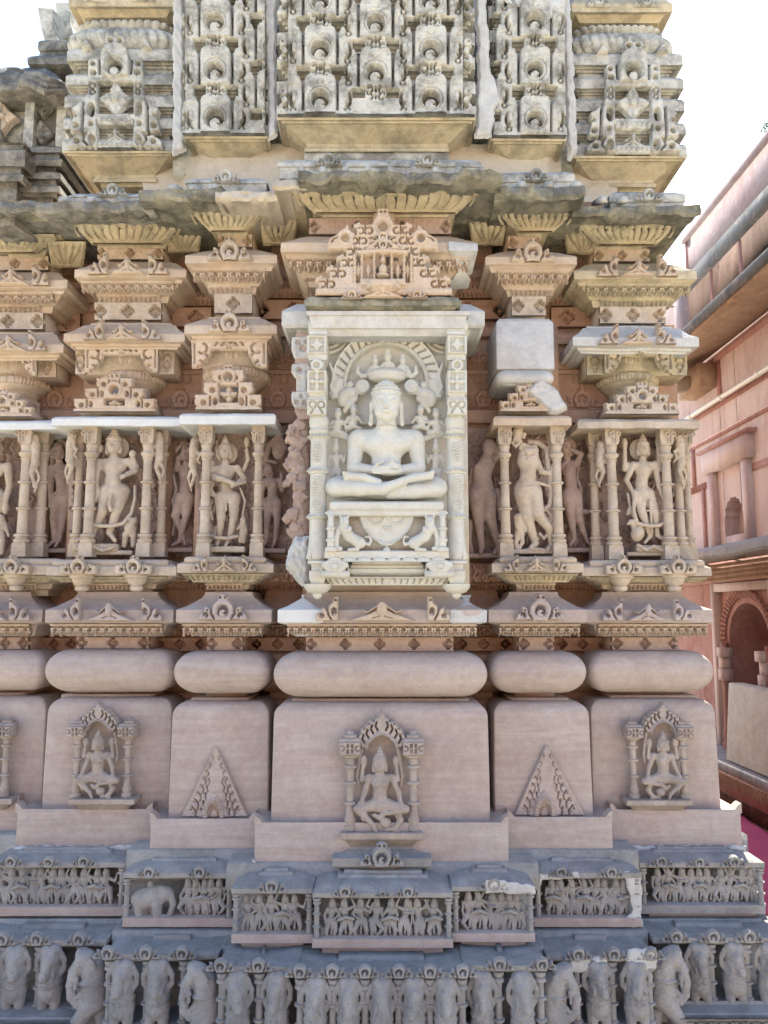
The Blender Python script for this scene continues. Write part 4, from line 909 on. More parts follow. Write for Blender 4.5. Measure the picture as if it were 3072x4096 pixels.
# corner turrets
cyma(240, 690, 604, 722, 3.44); cyma(2298, 2756, 624, 742, 3.44)
for side, xa, xb, ys, c in (('l', 246, 706, [(195, 245), (296, 341), (380, 430), (472, 517), (556, 606)], 470), ('r', 2290, 2752, [(214, 262), (310, 356), (396, 446), (492, 538), (578, 628)], 2525)):
    o = bands(xa, xb, ys, 3.45, M['grey'])
    r = Rel(c-190, ys[0][0]-32, c+190, ys[-1][1]-2, 2.6, 0); t = ys[0][0]; q0 = ys[2][0]; dy = ys[0][0]-195
    # arch at the top
    r.box(c-108, t+60, c+108, t+140, 18, rd=10); r.box(c-54, t+5, c+54, t+135, 28, rd=40); r.poly([(c-54, t+130), (c-54, t+60), (c+54, t+60), (c+54, t+130)], 28)
    r.circ(c, t+92, 46, 30); r.ring(c, t+95, 38, 3, 25, True, 2); r.circ(c, t+98, 31, -8, True); r.circ(c-2, t+113, 19, 25); 
    for q in (-1, 1):
        r.seg([(c+q*56, t+24), (c+q*64, t+70), (c+q*62, t+118)], 9, .5, True); r.circ(c+q*90, t+76, 9, 1, True); r.circ(c+q*88, t+112, 12, 1, True); r.circ(c+q*90, t+120, 6, 14)
        r.ring(c+q*18, t-12, 15, 11, 22); 
        r.poly([(c+q*118-22, t+6), (c+q*118+22, t+6), (c+q*118, t-26)], 16)
    r.seg([(c, t+6), (c, t-30)], 14, 22, taper=3)
    # flower panel
    fy = t+228
    r.box(c-108, t+136, c+108, t+300, 20); r.box(c-72, t+150, c+72, t+278, .5, True, 3); flower(r, c, fy-14, 70, 16, math.pi/2)
    for q in (-1, 1):
        r.ring(c+q*90, t+165, 11, 6, 2, True); r.ring(c+q*90, t+190, 9, 6, 2, True)
        r.poly([(c+q*75, t+355), (c+q*75, t+215), (c+q*110, t+200), (c+q*150, t+245), (c+q*172, t+255), (c+q*165, t+290), (c+q*180, t+345)], 22)
        r.seg([(c+q*122, t+205), (c+q*128, t+260), (c+q*130, t+345)], 11, .5, True); r.circ(c+q*94, t+262, 14, 1, True, ay=1.9); r.circ(c+q*96, t+318, 10, 1, True); r.circ(c+q*156, t+325, 12, 1, True); r.circ(c+q*158, t+284, 7, 1, True)
        # bottom scrolls
        r.poly([(c+q*70, t+408), (c+q*70, t+330), (c+q*100, t+338), (c+q*118, t+372), (c+q*150, t+362), (c+q*185, t+385), (c+q*188, t+408)], 22)
        r.circ(c+q*92, t+382, 14, 1, True, ay=1.5); r.seg([(c+q*120, t+362), (c+q*126, t+385), (c+q*108, t+402)], 7, 1, True); r.circ(c+q*152, t+388, 11, 1, True)
    r.box(c-72, t+284, c+72, t+318, 18)
    for i in range(7): r.dome(c-60+i*20, t+300, 9, 9, 18, 5); r.dome(c-60+i*20, t+396, 9, 9, 16, 5)
    r.box(c-72, t+322, c+72, t+372, .5, True); r.box(c-72, t+380, c+72, t+412, 16); lotus_peak(r, c, t+384, 52, 52, 16)
    orn('turret_carving', r, 3.45, M['grey'], o, dz=1.6)
# ribbed cushions (amalaka) and the slabs over them
for c, ya, yb, hw, s in ((480, 66, 196, 236, 0), (2488, 88, 216, 226, 1)):
    Yc = 3.46; P = at(c, yb, Yc); zt = zof(ya, Yc); H = zt-P[2]; w = hw*scl(yb, Yc)[0]
    n = 300; rings = []
    for i in range(13):
        t = i/12; z = P[2]+H*t; rr = .74+.26*math.sin(math.pi*min(1, t*.98+.12)**.85) if t < .9 else .86-.2*(t-.9)
        ring = []
        for j in range(n):
            u = j/n; a = u*2*math.pi; ca, sa = math.cos(a), math.sin(a); e = 5
            den = (abs(ca)**e+abs(sa)**e)**(1/e); rib = 1+.060*(abs(math.cos(a*22+t*2.4))**.6-.6)
            ring.append((P[0]+ca/den*w*rr*rib, Yc-.02+w+sa/den*w*rr*rib, z))
        rings.append(ring)
    mb = MB(); mb.rings(rings); mb.build('ribbed_cushion', M['grey'], T, smooth=60)
    mb = MB(); s_ = 1 if s else -1
    block(mb, c-hw+24, c+hw-16, Yc-.0, [(ya+4, -40), (ya-14, -28), (ya-30, -16), (ya-34, -4), (ya-40, 10), (ya-74, 14), (ya-80, 0), (ya-120, -30)], back=.6, jit=1.5); mb.build('cap_slab', M['ochre'], T, smooth=30)
    r = Rel(c-170, ya-112, c+170, ya-58, 2.5, 0)
    for q in (-1, 1): half_moon(r, c+q*95, ya-80, 20, 14, top=False)
    orn('scroll_ornament', r, Yc-.014, M['grey'])
mb = MB(); block(mb, 300, 700, 3.62, [(640, 0), (-100, 0)], back=.4); block(mb, 2290, 2670, 3.62, [(640, 0), (-100, 0)], back=.4); block(mb, 690, 2290, 3.5, [(700, 0), (-100, 0)], back=.4)
mb.build('spire_core', M['grey'], T)
# white plaster filling the joints of the spire
def ragged(name, pts, Y, th, mat, seed=0, amp=5, res=4.0, edge=9, par=None, lump=0):
    P = np.array(pts, float); x0, y0 = P.min(0)-6; x1, y1 = P.max(0)+6
    r = Rel(x0, y0, x1, y1, res, 0); rs = np.random.RandomState(seed); r.X = r.X.copy(); X, Yy = r.X.copy(), r.Y.copy()
    dX = sum(amp*np.sin(Yy*f+rs.rand()*6+X*f*.3)*.5 for f in (.012, .04, .10)); dY = sum(amp*np.sin(X*f+rs.rand()*6)*.5 for f in (.02, .06, .13))
    r.X, r.Y = X+dX, Yy+dY; r.poly(pts, th, False, edge); r.X, r.Y = X, Yy
    if lump:
        n = sum(np.sin(X*rs.randn()*.05*(1+k)+Yy*rs.randn()*.05*(1+k)+rs.rand()*6)/(1+k*.4) for k in range(6)); r.H = np.where(r.H > 1, r.H+n*lump, r.H)
    return r.obj(name, Y, mat, par or T, jit=1.5, dz=1.0)
for i, (pts, Y, th) in enumerate((([(700, -20), (735, -20), (740, 200), (730, 430), (738, 600), (695, 620), (698, 300)], 3.36, 30), ([(1062, -20), (1108, -20), (1100, 300), (1106, 540), (1078, 560), (1072, 300)], 3.30, 25), ([(1902, -20), (1935, -20), (1958, 300), (1980, 330), (2000, 400), (1975, 440), (1962, 545), (1905, 550), (1915, 300)], 3.27, 28), ([(2248, -20), (2272, -20), (2290, 250), (2302, 600), (2280, 640), (2266, 560), (2262, 250)], 3.36, 28), ([(2010, -20), (2250, -20), (2245, 60), (2180, 68), (2120, 20), (2040, 30)], 3.27, 14))):
    ragged('plaster_joint', pts, Y+.02, th*.7, M['plaster'], i, 4, edge=12, res=3)
# pale mortar slopes between the spire feet
nx, ny = 180, 24; U, V = np.meshgrid(np.linspace(0, 1, nx), np.linspace(0, 1, ny)); sx_ = np.clip((np.abs(560+1900*U-1500)-690)/90, 0, 1); P = at(560+1900*U, 575+235*V, 3.405-.03*V+.17*sx_); P = wob(wob(P.reshape(-1, 3), .010, 8, 3), .003, 40, 4)
idx = np.arange(nx*ny).reshape(ny, nx); q = np.stack([idx[:-1, :-1], idx[1:, :-1], idx[1:, 1:], idx[:-1, 1:]], -1).reshape(-1, 4)
c = P.mean(0); link('mortar_fillet', mesh_np('mortar_fillet', P-c, q, True), M['mortar'], T, Vector(c)-wpos(T))
# pale repairs on the plinth and cornices
C1P = [(2546, -125), (2544, -62), (2538, -52), (2500, -36), (2497, -20), (2492, -6), (2488, 0), (2440, 0), (2436, -6), (2426, -30), (2408, -58), (2392, -82), (2378, -92)]
for x0, x1, jt, m in ((1110, 1292, 1.2, 'white'), (1800, 1944, 7, 'plaster')):
    mb = MB(); block(mb, x0, x1, 3.046, C1P, back=.2, jit=jt, seed=x0); mb.build('replaced_corner', M[m], T, smooth=40)
mb = MB(); block(mb, 1796, 1912, 3.024, [(1118, -96), (1085, -64), (1052, -48), (1040, -38), (1012, -6), (1006, 2), (972, 2), (968, -6), (960, -40), (950, -70)], back=.2, jit=9, seed=7); mb.build('replaced_corner', M['plaster'], T, smooth=50)
REP = [
       ([(2500, 3700-210), (2560, 3492), (2566, 3705), (2480, 3705), (2530, 3650)], 3.03, 8, 'plaster'), ([(1945, 3520), (2040, 3528), (2136, 3545), (2136, 3570), (1945, 3570)], 2.865, 8, 'plaster')]
for i, (pts, Y, th, m) in enumerate(REP): ragged('lime_repair', pts, Y, th*.5, M[m], i+40, 4, 3.0, 10, lump=.3)
for i, (pts, Y) in enumerate((([(52, 3388), (600, 3384), (595, 3402), (200, 3412), (60, 3400)], 3.255), ([(590, 3424), (1010, 3414), (1015, 3436), (700, 3440)], 3.135), ([(1015, 3440), (1040, 3462), (1018, 3474)], 3.015), ([(2440, 3384), (2980, 3384), (2975, 3400), (2460, 3404)], 3.255))):
    ragged('lime_repair', pts, Y, 7, M['plaster'], i+60, 4, 3.0, 7)
# pale square block patched in above the right pier's niche
mb = MB(); block(mb, 1986, 2220, 3.16, [(1478, -6), (1474, 0), (1290, 0), (1276, -12), (1274, -60)], back=.3, rnd=6, jit=1)
pb = mb.build('patch_block', M['ashmarble'], T, smooth=40)
mb = MB(); block(mb, 1984, 2222, 3.15, [(1540, -30)]+[(y, o-28) for y, o in arcprof(1536, 1478, 28, 8)], back=.25, rnd=30); mb.build('cushion', M['ashmarble'], pb, smooth=60)
ragged('broken_repair', [(2140, 1525), (2170, 1522), (2230, 1570), (2262, 1640), (2200, 1652), (2150, 1600), (2108, 1570)], 3.178, 24, M['ashmarble'], 5, 4, edge=12)

# the tower above and behind the photographed wall (it throws the shade)
mb = MB(); mb.box(-1.45, 1.40, 4.0, 8.2, 0, 3.7); mb.build('temple_body', M['rust'], T)
mb = MB()
rings = []
for z, w in ((3.6, 1.28), (4.6, 1.2), (5.6, 1.02), (6.4, .8), (7.0, .5), (7.4, .2)): rings.append([(-w, 3.85+(1.28-w)*1.2, z), (w, 3.85+(1.28-w)*1.2, z), (w, 7.2-(1.28-w), z), (-w, 7.2-(1.28-w), z)])
mb.rings(rings); mb.build('spire_top', M['grey'], T)
# ================================================================ FIGURES
def face_head(S, c, u, crown='cone', detail=True, ears=True, k=3):
    x, y, d = c
    S.ell(c, (u*.98, u*1.2, u*1.0), 3); S.ell((x, y+u*.62, d+u*.12), (u*.62, u*.55, u*.72), u*.3)
    if detail:
        for q in (-1, 1):
            S.ell((x+q*u*.36, y-u*.05, d+u*.98), (u*.26, u*.13, u*.22), 2, True)
            S.ell((x+q*u*.36, y-u*.02, d+u*.80), (u*.20, u*.10, u*.12), 1)
            S.path([(x+q*u*.10, y-u*.20, d+u*.93), (x+q*u*.38, y-u*.32, d+u*.88), (x+q*u*.66, y-u*.16, d+u*.70)], u*.07, u*.05, 2)
        S.path([(x, y-u*.2, d+u*.92), (x, y+u*.22, d+u*1.08)], u*.09, u*.15, 3)
        S.cap((x-u*.22, y+u*.55, d+u*.88), (x+u*.22, y+u*.55, d+u*.88), u*.08, None, 2); S.cap((x-u*.2, y+u*.47, d+u*.98), (x+u*.2, y+u*.47, d+u*.98), u*.035, None, 1, True)
    if ears:
        for q in (-1, 1): S.path([(x+q*u*.88, y-u*.15, d), (x+q*u*.92, y+u*.5, d), (x+q*u*.85, y+u*.95, d+2)], u*.16, u*.22, 3)
    if crown == 'cone':
        S.tor((x, y-u*.72, d), u*.82, u*.20, 2); 
        for i, (h, r) in enumerate(((1.05, .82), (1.45, .66), (1.8, .48), (2.1, .30), (2.35, .15))): S.ell((x, y-u*h, d), (u*r, u*.26, u*r), 2)
    elif crown == 'bun':
        S.tor((x, y-u*.65, d), u*.8, u*.15, 2); S.ell((x, y-u*.9, d-u*.1), (u*.8, u*.6, u*.8), 3); S.ell((x-u*.2, y-u*1.35, d-u*.1), (u*.5, u*.4, u*.5), 3)
def body(S, J, u, female=False, belly=0.0, skirt=True, k=None, thick=1.0):
    """one continuous figure through its joints; u = half head width"""
    k = k or u*.45; g = lambda n: np.array(J[n], float)
    if 'head' in J: S.cap(g('head')+[0, u*.6, -u*.1], g('neck'), u*.42, u*.48, k*.5)
    shL, shR, hpL, hpR = g('shL'), g('shR'), g('hipL'), g('hipR'); ch = (shL+shR)/2+[0, u*.55, 0] if 'chest' not in J else g('chest'); pl = (hpL+hpR)/2; wa = ch*.45+pl*.55 if 'waist' not in J else g('waist')
    wch = max(u*1.15, abs(shR[0]-shL[0])*.40)
    S.cap(shL, shR, u*.50, None, k*.5, fl=.9); S.ell(ch, (wch, u*1.05, u*.80), k); S.cap(ch, wa, u*1.10, u*.84, k, fl=.85); S.cap(wa, pl, u*.88, u*1.12, k, fl=.88)
    S.cap(hpL, hpR, u*.88, None, k, fl=.9); S.cap((g('neck')), ch, u*.5, u*.8, k)
    if belly: S.ell(wa+[0, u*.1, u*.42], (u*.88, u*.8, u*belly), k)
    if female:
        for q in (-1, 1): S.ell(ch+[q*u*.55, u*.10, u*.72], (u*.46, u*.46, u*.44), 2)
    for s in 'LR':
        sh, el, ha = g('sh'+s), g('el'+s), g('ha'+s)
        S.ell(sh, (u*.60, u*.58, u*.56), 3); S.cap(sh, el, u*.54*thick, u*.42*thick, k*.4); S.cap(el, ha, u*.43*thick, u*.30*thick, k*.3)
        v = (ha-el)/(np.linalg.norm(ha-el)+1e-6); n = np.array([-v[1], v[0], 0]); S.ell(ha+v*u*.25, (u*.30, u*.30, u*.22), 3)
        for i in range(4): S.cap(ha+v*u*.4+n*u*(-.22+.15*i), ha+v*u*(.82-.05*abs(i-1.5))+n*u*(-.22+.15*i)+[0, 0, -u*.12], u*.09, u*.07, 1)
        S.cap(ha+n*u*.25+v*u*.1, ha+n*u*.42+v*u*.45, u*.09, u*.08, 1)
        S.tor(el*.25+sh*.75, u*.46, u*.09, 1); S.tor(ha, u*.30, u*.08, 1)
        hp, kn, an, to = g('hip'+s), g('kn'+s), g('an'+s), g('to'+s)
        S.cap(hp, kn, u*1.04*thick, u*.64*thick, k*.6); S.cap(kn, an, u*.62*thick, u*.36*thick, k*.4); S.ell(kn*.6+an*.4+[0, 0, -u*.1], (u*.48, u*.9, u*.45), k*.4)
        S.cap(an, to, u*.34, u*.24, k*.3, fl=.9); S.tor(an+[0, -u*.25, 0], u*.34, u*.09, 1)
    # ornaments: necklace, girdle, sash
    S.tor(ch+[0, -u*.55, u*.15], u*.72, u*.09, 1, ax=1.0, az=.9); S.path([ch+[-u*.6, -u*.45, u*.62], ch+[0, u*.15, u*.92], ch+[u*.6, -u*.45, u*.62]], u*.08, None, 1)
    S.tor(pl+[0, -u*.55, 0], u*.95, u*.14, 1, az=.85)
    for r_, dy in ((.55, .05), (.75, .42)):
        for j in range(9):
            a = math.pi*(j+.5)/9; S.ell(ch+[math.cos(a)*u*r_*1.05, -u*.62+math.sin(a)*u*(r_+dy), u*(.62+.28*math.sin(a))], (u*.085, u*.085, u*.085), .6)
    for j in range(7): S.ell(pl+[(j-3)*u*.30, -u*.30+abs(j-3)*-u*.04, u*(.98-.03*(j-3)**2)], (u*.10, u*.14, u*.1), .8)
    for s in 'LR':      # folds of the garment round the thighs
        hp, kn = g('hip'+s), g('kn'+s)
        for j in range(5):
            t = .22+j*.16; c_ = hp*(1-t)+kn*t; rr_ = u*(1.06-.40*t)*thick; S.tor(c_+[0, 0, 0], rr_, u*.055, .8, az=.95)
    if skirt:
        S.path([pl+[0, -u*.4, u*.9], pl+[-u*.08, u*1.0, u*1.0], pl+[0, u*2.0, u*.75]], u*.14, u*.20, 2)
        for q in (-1, 1): S.path([pl+[q*u*.9, -u*.4, u*.5], pl+[q*u*.7, u*.7, u*.8], pl+[q*u*.1, u*.9, u*.95]], u*.09, None, 1)
    if 'head' in J: face_head(S, g('head'), u, J.get('crown', 'cone'), u > 12)
ROCK = lambda S, cx, y, w, h, d: (S.box((cx, y, d*.5), (w, h, d*.62), 5, 2), S.ell((cx, y+h*.2, d*.9), (w*.95, h*.9, d*.35), 3))
def mirror(J, W=0):
    out = {}
    for k_, v in J.items():
        if k_ == 'crown': out[k_] = v; continue
        n = k_[:-1]+{'L': 'R', 'R': 'L'}[k_[-1]] if k_[-1] in 'LR' and k_ not in ('L', 'R') else k_
        out[n] = (W-v[0],)+tuple(v[1:])
    return out
STATUES = []
def statue(name, label, px0, py0, px1, py1, Y, mat, fn, res=3.2, group=None, cat='statue', parent=None, rough=.55, seed=1, dmax=130, dmin=-20):
    """fn(S) carves in photo pixels; depth 0 is the plane Y"""
    S = Sdf((px0, py0, dmin), (px1, py1, dmax), res); fn(S); S.rough(rough, .13, seed); S.rough(.35, .42, seed+1)
    cx, cy = (px0+px1)/2, py1-8
    o = S.obj(name, cx, cy, Y, mat, parent, o=(cx, cy))
    if parent is None and label: tag(o, label, cat, group)
    return o
# ---- R1: large standing god, garland across the shins ---------------------------------
def f1(S):
    J = dict(head=(457, 1786, 62), neck=(457, 1834, 50), shL=(396, 1854, 52), shR=(522, 1852, 52), chest=(458, 1872, 50), waist=(456, 1925, 48), hipL=(436, 1972, 50), hipR=(494, 1972, 50),
             knL=(424, 2052, 62), knR=(482, 2048, 66), anL=(388, 2140, 60), anR=(455, 2138, 64), toL=(338, 2168, 78), toR=(486, 2170, 84), elL=(389, 1918, 56), haL=(398, 1972, 66), elR=(545, 1888, 60), haR=(515, 1912, 84))
    body(S, J, 31, belly=.5); S.cap((527, 1852, 50), (548, 1875, 55), 15, 12); S.cap((548, 1875, 55), (536, 1832, 70), 12, 9, 3); S.ell((536, 1822, 72), (14, 15, 11), 3)
    S.cap((398, 1860, 44), (372, 1830, 50), 14, 11); S.cap((372, 1832, 50), (392, 1800, 52), 11, 8); S.ell((388, 1796, 50), (26, 22, 20), 3)
    S.path([(392, 1985, 66), (374, 2040, 68), (368, 2080, 70), (385, 2105, 74), (420, 2112, 84), (470, 2114, 88), (512, 2102, 80), (540, 2060, 66), (548, 2000, 56), (545, 1950, 50)], 8, 7, 2)
    S.path([(462, 1990, 86), (460, 2028, 92), (466, 2050, 88)], 6, 9, 2)
    S.path([(380, 1975, 60), (372, 2000, 66), (395, 2010, 70), (402, 1985, 66)], 10, 8, 2)
    S.ell((535, 2118, 52), (26, 34, 26), 5); S.ell((548, 2092, 66), (17, 17, 17), 4); S.cap((515, 2140, 50), (512, 2186, 50), 13, 10); S.cap((548, 2140, 55), (550, 2186, 60), 12, 10); S.ell((557, 2080, 62), (6, 9, 6), 2)
    S.box((405, 2196, 34), (88, 16, 44), 8, 3); S.path([(330, 2196, 84), (365, 2208, 88), (400, 2192, 90), (440, 2210, 88), (480, 2196, 84)], 7, None, 2); S.box((440, 2215, 25), (110, 9, 45), 4)
    S.ell((455, 1790, 22), (52, 50, 10), 3)
statue('statue', 'round-bellied standing stone god with garland loop across its shins, in the wide left niche', 300, 1690, 590, 2240, 3.44, M['fig'], f1, 3.0, dmax=125)
def f2(S):
    J = dict(head=(902, 1812, 60), neck=(902, 1858, 48), shL=(848, 1880, 50), shR=(950, 1878, 50), chest=(898, 1898, 48), waist=(906, 1948, 46), hipL=(888, 1996, 46), hipR=(938, 1996, 46), knL=(892, 2078, 54), knR=(942, 2076, 56), anL=(886, 2160, 52), anR=(926, 2160, 54), toL=(884, 2184, 74), toR=(918, 2186, 76), elL=(845, 1922, 60), haL=(880, 1928, 84), elR=(980, 1920, 56), haR=(948, 1948, 82))
    body(S, J, 26); S.path([(852, 1908, 66), (895, 1925, 88), (945, 1945, 88)], 11, 10, 4); S.path([(950, 1948, 86), (985, 1936, 70)], 9, 8)
    S.path([(850, 1935, 55), (842, 1960, 58), (860, 1985, 60)], 16, 10)
    S.path([(845, 2140, 60), (880, 2158, 78), (925, 2160, 80), (960, 2150, 66)], 7, None, 2)
    # small worshippers
    for x, y0, q in ((839, 2030, 1), (978, 2088, -1)):
        h = 2185-y0; S.ell((x, y0, 52), (13, 15, 13), 3); S.ell((x, y0-13, 50), (9, 9, 9), 3); S.cap((x, y0+16, 48), (x-q*4, y0+h*.5, 48), 14, 15); S.cap((x, y0+h*.5, 50), (x+q*8, y0+h*.82, 55), 14, 9); S.cap((x-q*6, y0+h*.5, 48), (x-q*4, y0+h*.85, 48), 13, 9); S.cap((x+q*10, y0+20, 50), (x+q*20, y0+h*.35, 60), 6, 5); S.cap((x-q*10, y0+20, 50), (x-q*16, y0+h*.4, 56), 6, 5)
    S.box((905, 2203, 34), (88, 12, 46), 6, 3); S.ell((902, 1812, 22), (44, 46, 9), 3)
    S.path([(968, 1900, 40), (992, 1840, 40), (985, 1800, 40)], 9, 8); S.ell((985, 1770, 38), (13, 22, 12), 3); S.path([(860, 1900, 40), (850, 1850, 40)], 10, 8)
    S.path([(965, 1960, 50), (985, 2010, 50), (975, 2070, 48), (970, 2120, 48)], 5, None, 2)
statue('statue', 'standing stone god with forearm across its waist and a small worshipper at each foot', 800, 1720, 1020, 2225, 3.32, M['fig'], f2, 2.9, seed=2)
def f4(S):
    S.ell((2112, 1822, 60), (40, 34, 30), 8); S.ell((2096, 1852, 64), (32, 36, 28), 10); S.ell((2128, 1852, 56), (32, 32, 26), 8); S.box((2098, 1796, 54), (24, 16, 20), 4, 4, rot=20); S.box((2132, 1804, 52), (18, 16, 18), 4, 4, rot=-25)
    for x_, y_, w_, h_, r_ in ((2086, 1822, 18, 5, 35), (2118, 1830, 26, 4, -28), (2104, 1856, 22, 4, 50), (2138, 1842, 14, 4, 10), (2108, 1780, 30, 5, -12), (2092, 1880, 12, 3, -40)): S.box((x_, y_, 92), (w_, h_, 12), 2, 2, cut=True, rot=r_)
    S.cap((2112, 1860, 60), (2108, 1915, 58), 34, 30, 10, fl=.85); S.cap((2108, 1915, 58), (2108, 1965, 56), 30, 42, 12, fl=.85); S.ell((2095, 1965, 50), (44, 46, 36), 12); S.ell((2130, 1968, 54), (34, 36, 32), 10)
    S.cap((2090, 1985, 54), (2100, 2075, 60), 38, 25, 10); S.cap((2100, 2075, 60), (2132, 2175, 56), 24, 13, 8); S.cap((2130, 1985, 60), (2142, 2065, 72), 34, 25, 8); S.cap((2142, 2065, 72), (2186, 2120, 66), 22, 17, 6); S.cap((2186, 2120, 66), (2196, 2190, 58), 16, 11, 5)
    S.cap((2132, 2178, 56), (2110, 2196, 78), 13, 9); S.cap((2196, 2190, 58), (2178, 2202, 82), 12, 9); S.tor((2130, 2160, 56), 15, 4, 1); S.tor((2108, 1960, 55), 42, 6, 1, az=.85)
    S.path([(2120, 1770, 40), (2160, 1775, 44), (2188, 1800, 50), (2190, 1850, 54), (2192, 1905, 62)], 12, 11, 4); S.path([(2150, 1860, 60), (2160, 1895, 70), (2195, 1905, 74), (2205, 1880, 70)], 13, 9, 4)
    S.path([(2200, 1905, 70), (2196, 1950, 64), (2200, 1990, 60), (2192, 2030, 58), (2160, 2050, 56)], 12, 9, 3); S.path([(2130, 1935, 76), (2160, 1945, 80), (2198, 1955, 66)], 6, None, 2); S.path([(2180, 2050, 60), (2205, 2078, 60), (2180, 2105, 62)], 7, None, 2)
    S.path([(2150, 2140, 60), (2165, 2160, 66), (2180, 2140, 60)], 6, None, 2)
    x = 2066; S.ell((x, 2078, 66), (15, 16, 15), 3); S.tor((x, 2078, 66), 15, 4, 1, axis='z'); S.cap((x+2, 2098, 62), (x+6, 2140, 60), 17, 17); S.cap((x+12, 2100, 64), (x+26, 2130, 72), 7, 6); S.cap((x-10, 2100, 64), (x-4, 2125, 76), 7, 6); S.cap((x+10, 2140, 60), (x+14, 2175, 62), 13, 8); S.cap((x-4, 2140, 60), (x-12, 2180, 62), 13, 8); S.cap((x-12, 2180, 62), (x-8, 2208, 66), 8, 8); S.cap((x+14, 2175, 62), (x, 2200, 66), 7, 7)
    S.box((2128, 2212, 36), (95, 9, 46), 5, 2); S.ell((2130, 2204, 50), (55, 9, 40), 3)
statue('statue', 'swaying headless stone nymph with a small monkey at her knee, right of the white shrine', 2030, 1740, 2250, 2232, 3.31, M['fig'], f4, 2.9, seed=4)
def f5(S):
    J = dict(head=(2570, 1800, 62), neck=(2570, 1846, 50), shL=(2532, 1864, 50), shR=(2618, 1862, 50), chest=(2572, 1884, 48), waist=(2562, 1938, 46), hipL=(2545, 1984, 46), hipR=(2588, 1982, 46), knL=(2560, 2066, 56), knR=(2608, 2062, 58), anL=(2588, 2148, 52), anR=(2614, 2146, 54), toL=(2560, 2176, 70), toR=(2648, 2176, 76), elL=(2500, 1925, 54), haL=(2525, 1985, 66), elR=(2632, 1950, 52), haR=(2650, 2030, 58))
    body(S, J, 25); 
    for x, q in ((2498, -1), (2636, 1)): S.cap((x-q*12, 1864, 42), (x+q*2, 1880, 50), 14, 11); S.cap((x+q*2, 1880, 50), (x-q*2, 1790, 52), 11, 8); S.ell((x-q*2, 1775, 52), (11, 22, 10), 3)
    S.path([(2530, 1975, 66), (2520, 2050, 66), (2532, 2100, 70), (2575, 2112, 80), (2615, 2110, 82), (2640, 2095, 66)], 8, 7, 2)
    S.path([(2586, 2010, 72), (2590, 2140, 66)], 5, None, 2); S.path([(2572, 2050, 72), (2606, 2050, 72)], 4, None, 2); S.path([(2505, 1980, 50), (2515, 2050, 52), (2540, 2110, 50)], 6, None, 3)
    S.ell((2536, 2140, 56), (26, 34, 26), 5, rot=25); S.ell((2512, 2095, 62), (14, 13, 13), 4); S.cap((2516, 2104, 60), (2526, 2125, 58), 9, 12); S.cap((2502, 2097, 66), (2492, 2105, 70), 5, 3); S.path([(2512, 1978+60, 50), (2500, 2060, 55)], 9, 8)
    S.path([(2650, 2040, 58), (2656, 2100, 56), (2652, 2150, 52)], 14, 8); S.ell((2660, 2150, 50), (15, 26, 16), 4)
    S.box((2590, 2200, 30), (66, 14, 44), 8, 3); S.path([(2530, 2186, 74), (2560, 2206, 80), (2590, 2192, 84), (2620, 2208, 80), (2650, 2190, 74)], 7, None, 2); S.box((2590, 2220, 20), (100, 8, 44), 4); S.ell((2570, 1796, 22), (44, 46, 9), 3)
statue('statue', 'standing stone god with two raised arms and a goose at its shin, rightmost niche', 2470, 1710, 2680, 2238, 3.43, M['fig'], f5, 2.9, seed=5)
def f0(S):
    J = dict(head=(-30, 1800, 60), neck=(-30, 1848, 50), shL=(-95, 1872, 50), shR=(36, 1872, 54), chest=(-30, 1888, 48), waist=(-34, 1940, 46), hipL=(-55, 1992, 46), hipR=(2, 1992, 50), knL=(-45, 2075, 55), knR=(0, 2078, 60), anL=(-50, 2160, 55), anR=(-10, 2165, 58), toL=(-60, 2190, 75), toR=(-6, 2192, 80), elL=(-110, 1930, 55), haL=(-90, 1980, 70), elR=(50, 1945, 60), haR=(42, 2010, 66))
    body(S, J, 29, thick=1.1); S.ell((40, 2040, 62), (13, 26, 14), 4)
    x = 30; S.ell((x, 2082, 72), (15, 17, 15), 3); S.cap((x, 2100, 66), (x-6, 2150, 64), 19, 16); S.cap((x+14, 2106, 66), (x+34, 2150, 72), 8, 6); S.cap((x-16, 2106, 66), (x-24, 2150, 74), 8, 6); S.cap((x-10, 2150, 64), (x-12, 2215, 64), 14, 9); S.cap((x+4, 2150, 64), (x+8, 2218, 66), 14, 9)
statue('statue', 'half-cropped stone god at the left edge with a little attendant at its knee', -130, 1720, 90, 2240, 3.56, M['fig'], f0, 3.2, seed=6)
# ---- figures in the recesses ------------------------------------------------------------
def fa(S):
    J = dict(head=(232, 1812, 50), neck=(236, 1850, 40), shL=(208, 1872, 40), shR=(276, 1872, 40), chest=(242, 1890, 42), waist=(250, 1950, 36), hipL=(236, 1996, 36), hipR=(268, 1996, 36), knL=(228, 2078, 44), knR=(262, 2078, 40), anL=(232, 2165, 40), anR=(250, 2165, 40), toL=(216, 2190, 60), toR=(244, 2190, 60), elL=(205, 1950, 40), haL=(212, 2020, 46), elR=(300, 1930, 40), haR=(300, 1985, 46), crown='bun')
    body(S, J, 24, female=True, thick=1.1); S.box((236, 2206, 20), (55, 9, 34), 3); S.ell((286, 1980, 30), (26, 60, 22), 8); S.path([(206, 1900, 20), (200, 1800, 20), (232, 1760, 20), (265, 1800, 20), (270, 1870, 20)], 12, None, 3)
statue('statue', 'dark rosy stone maiden in the shadowed recess between the two leftmost piers', 185, 1735, 320, 2222, 3.62, M['figpink'], fa, 3.2, seed=7)
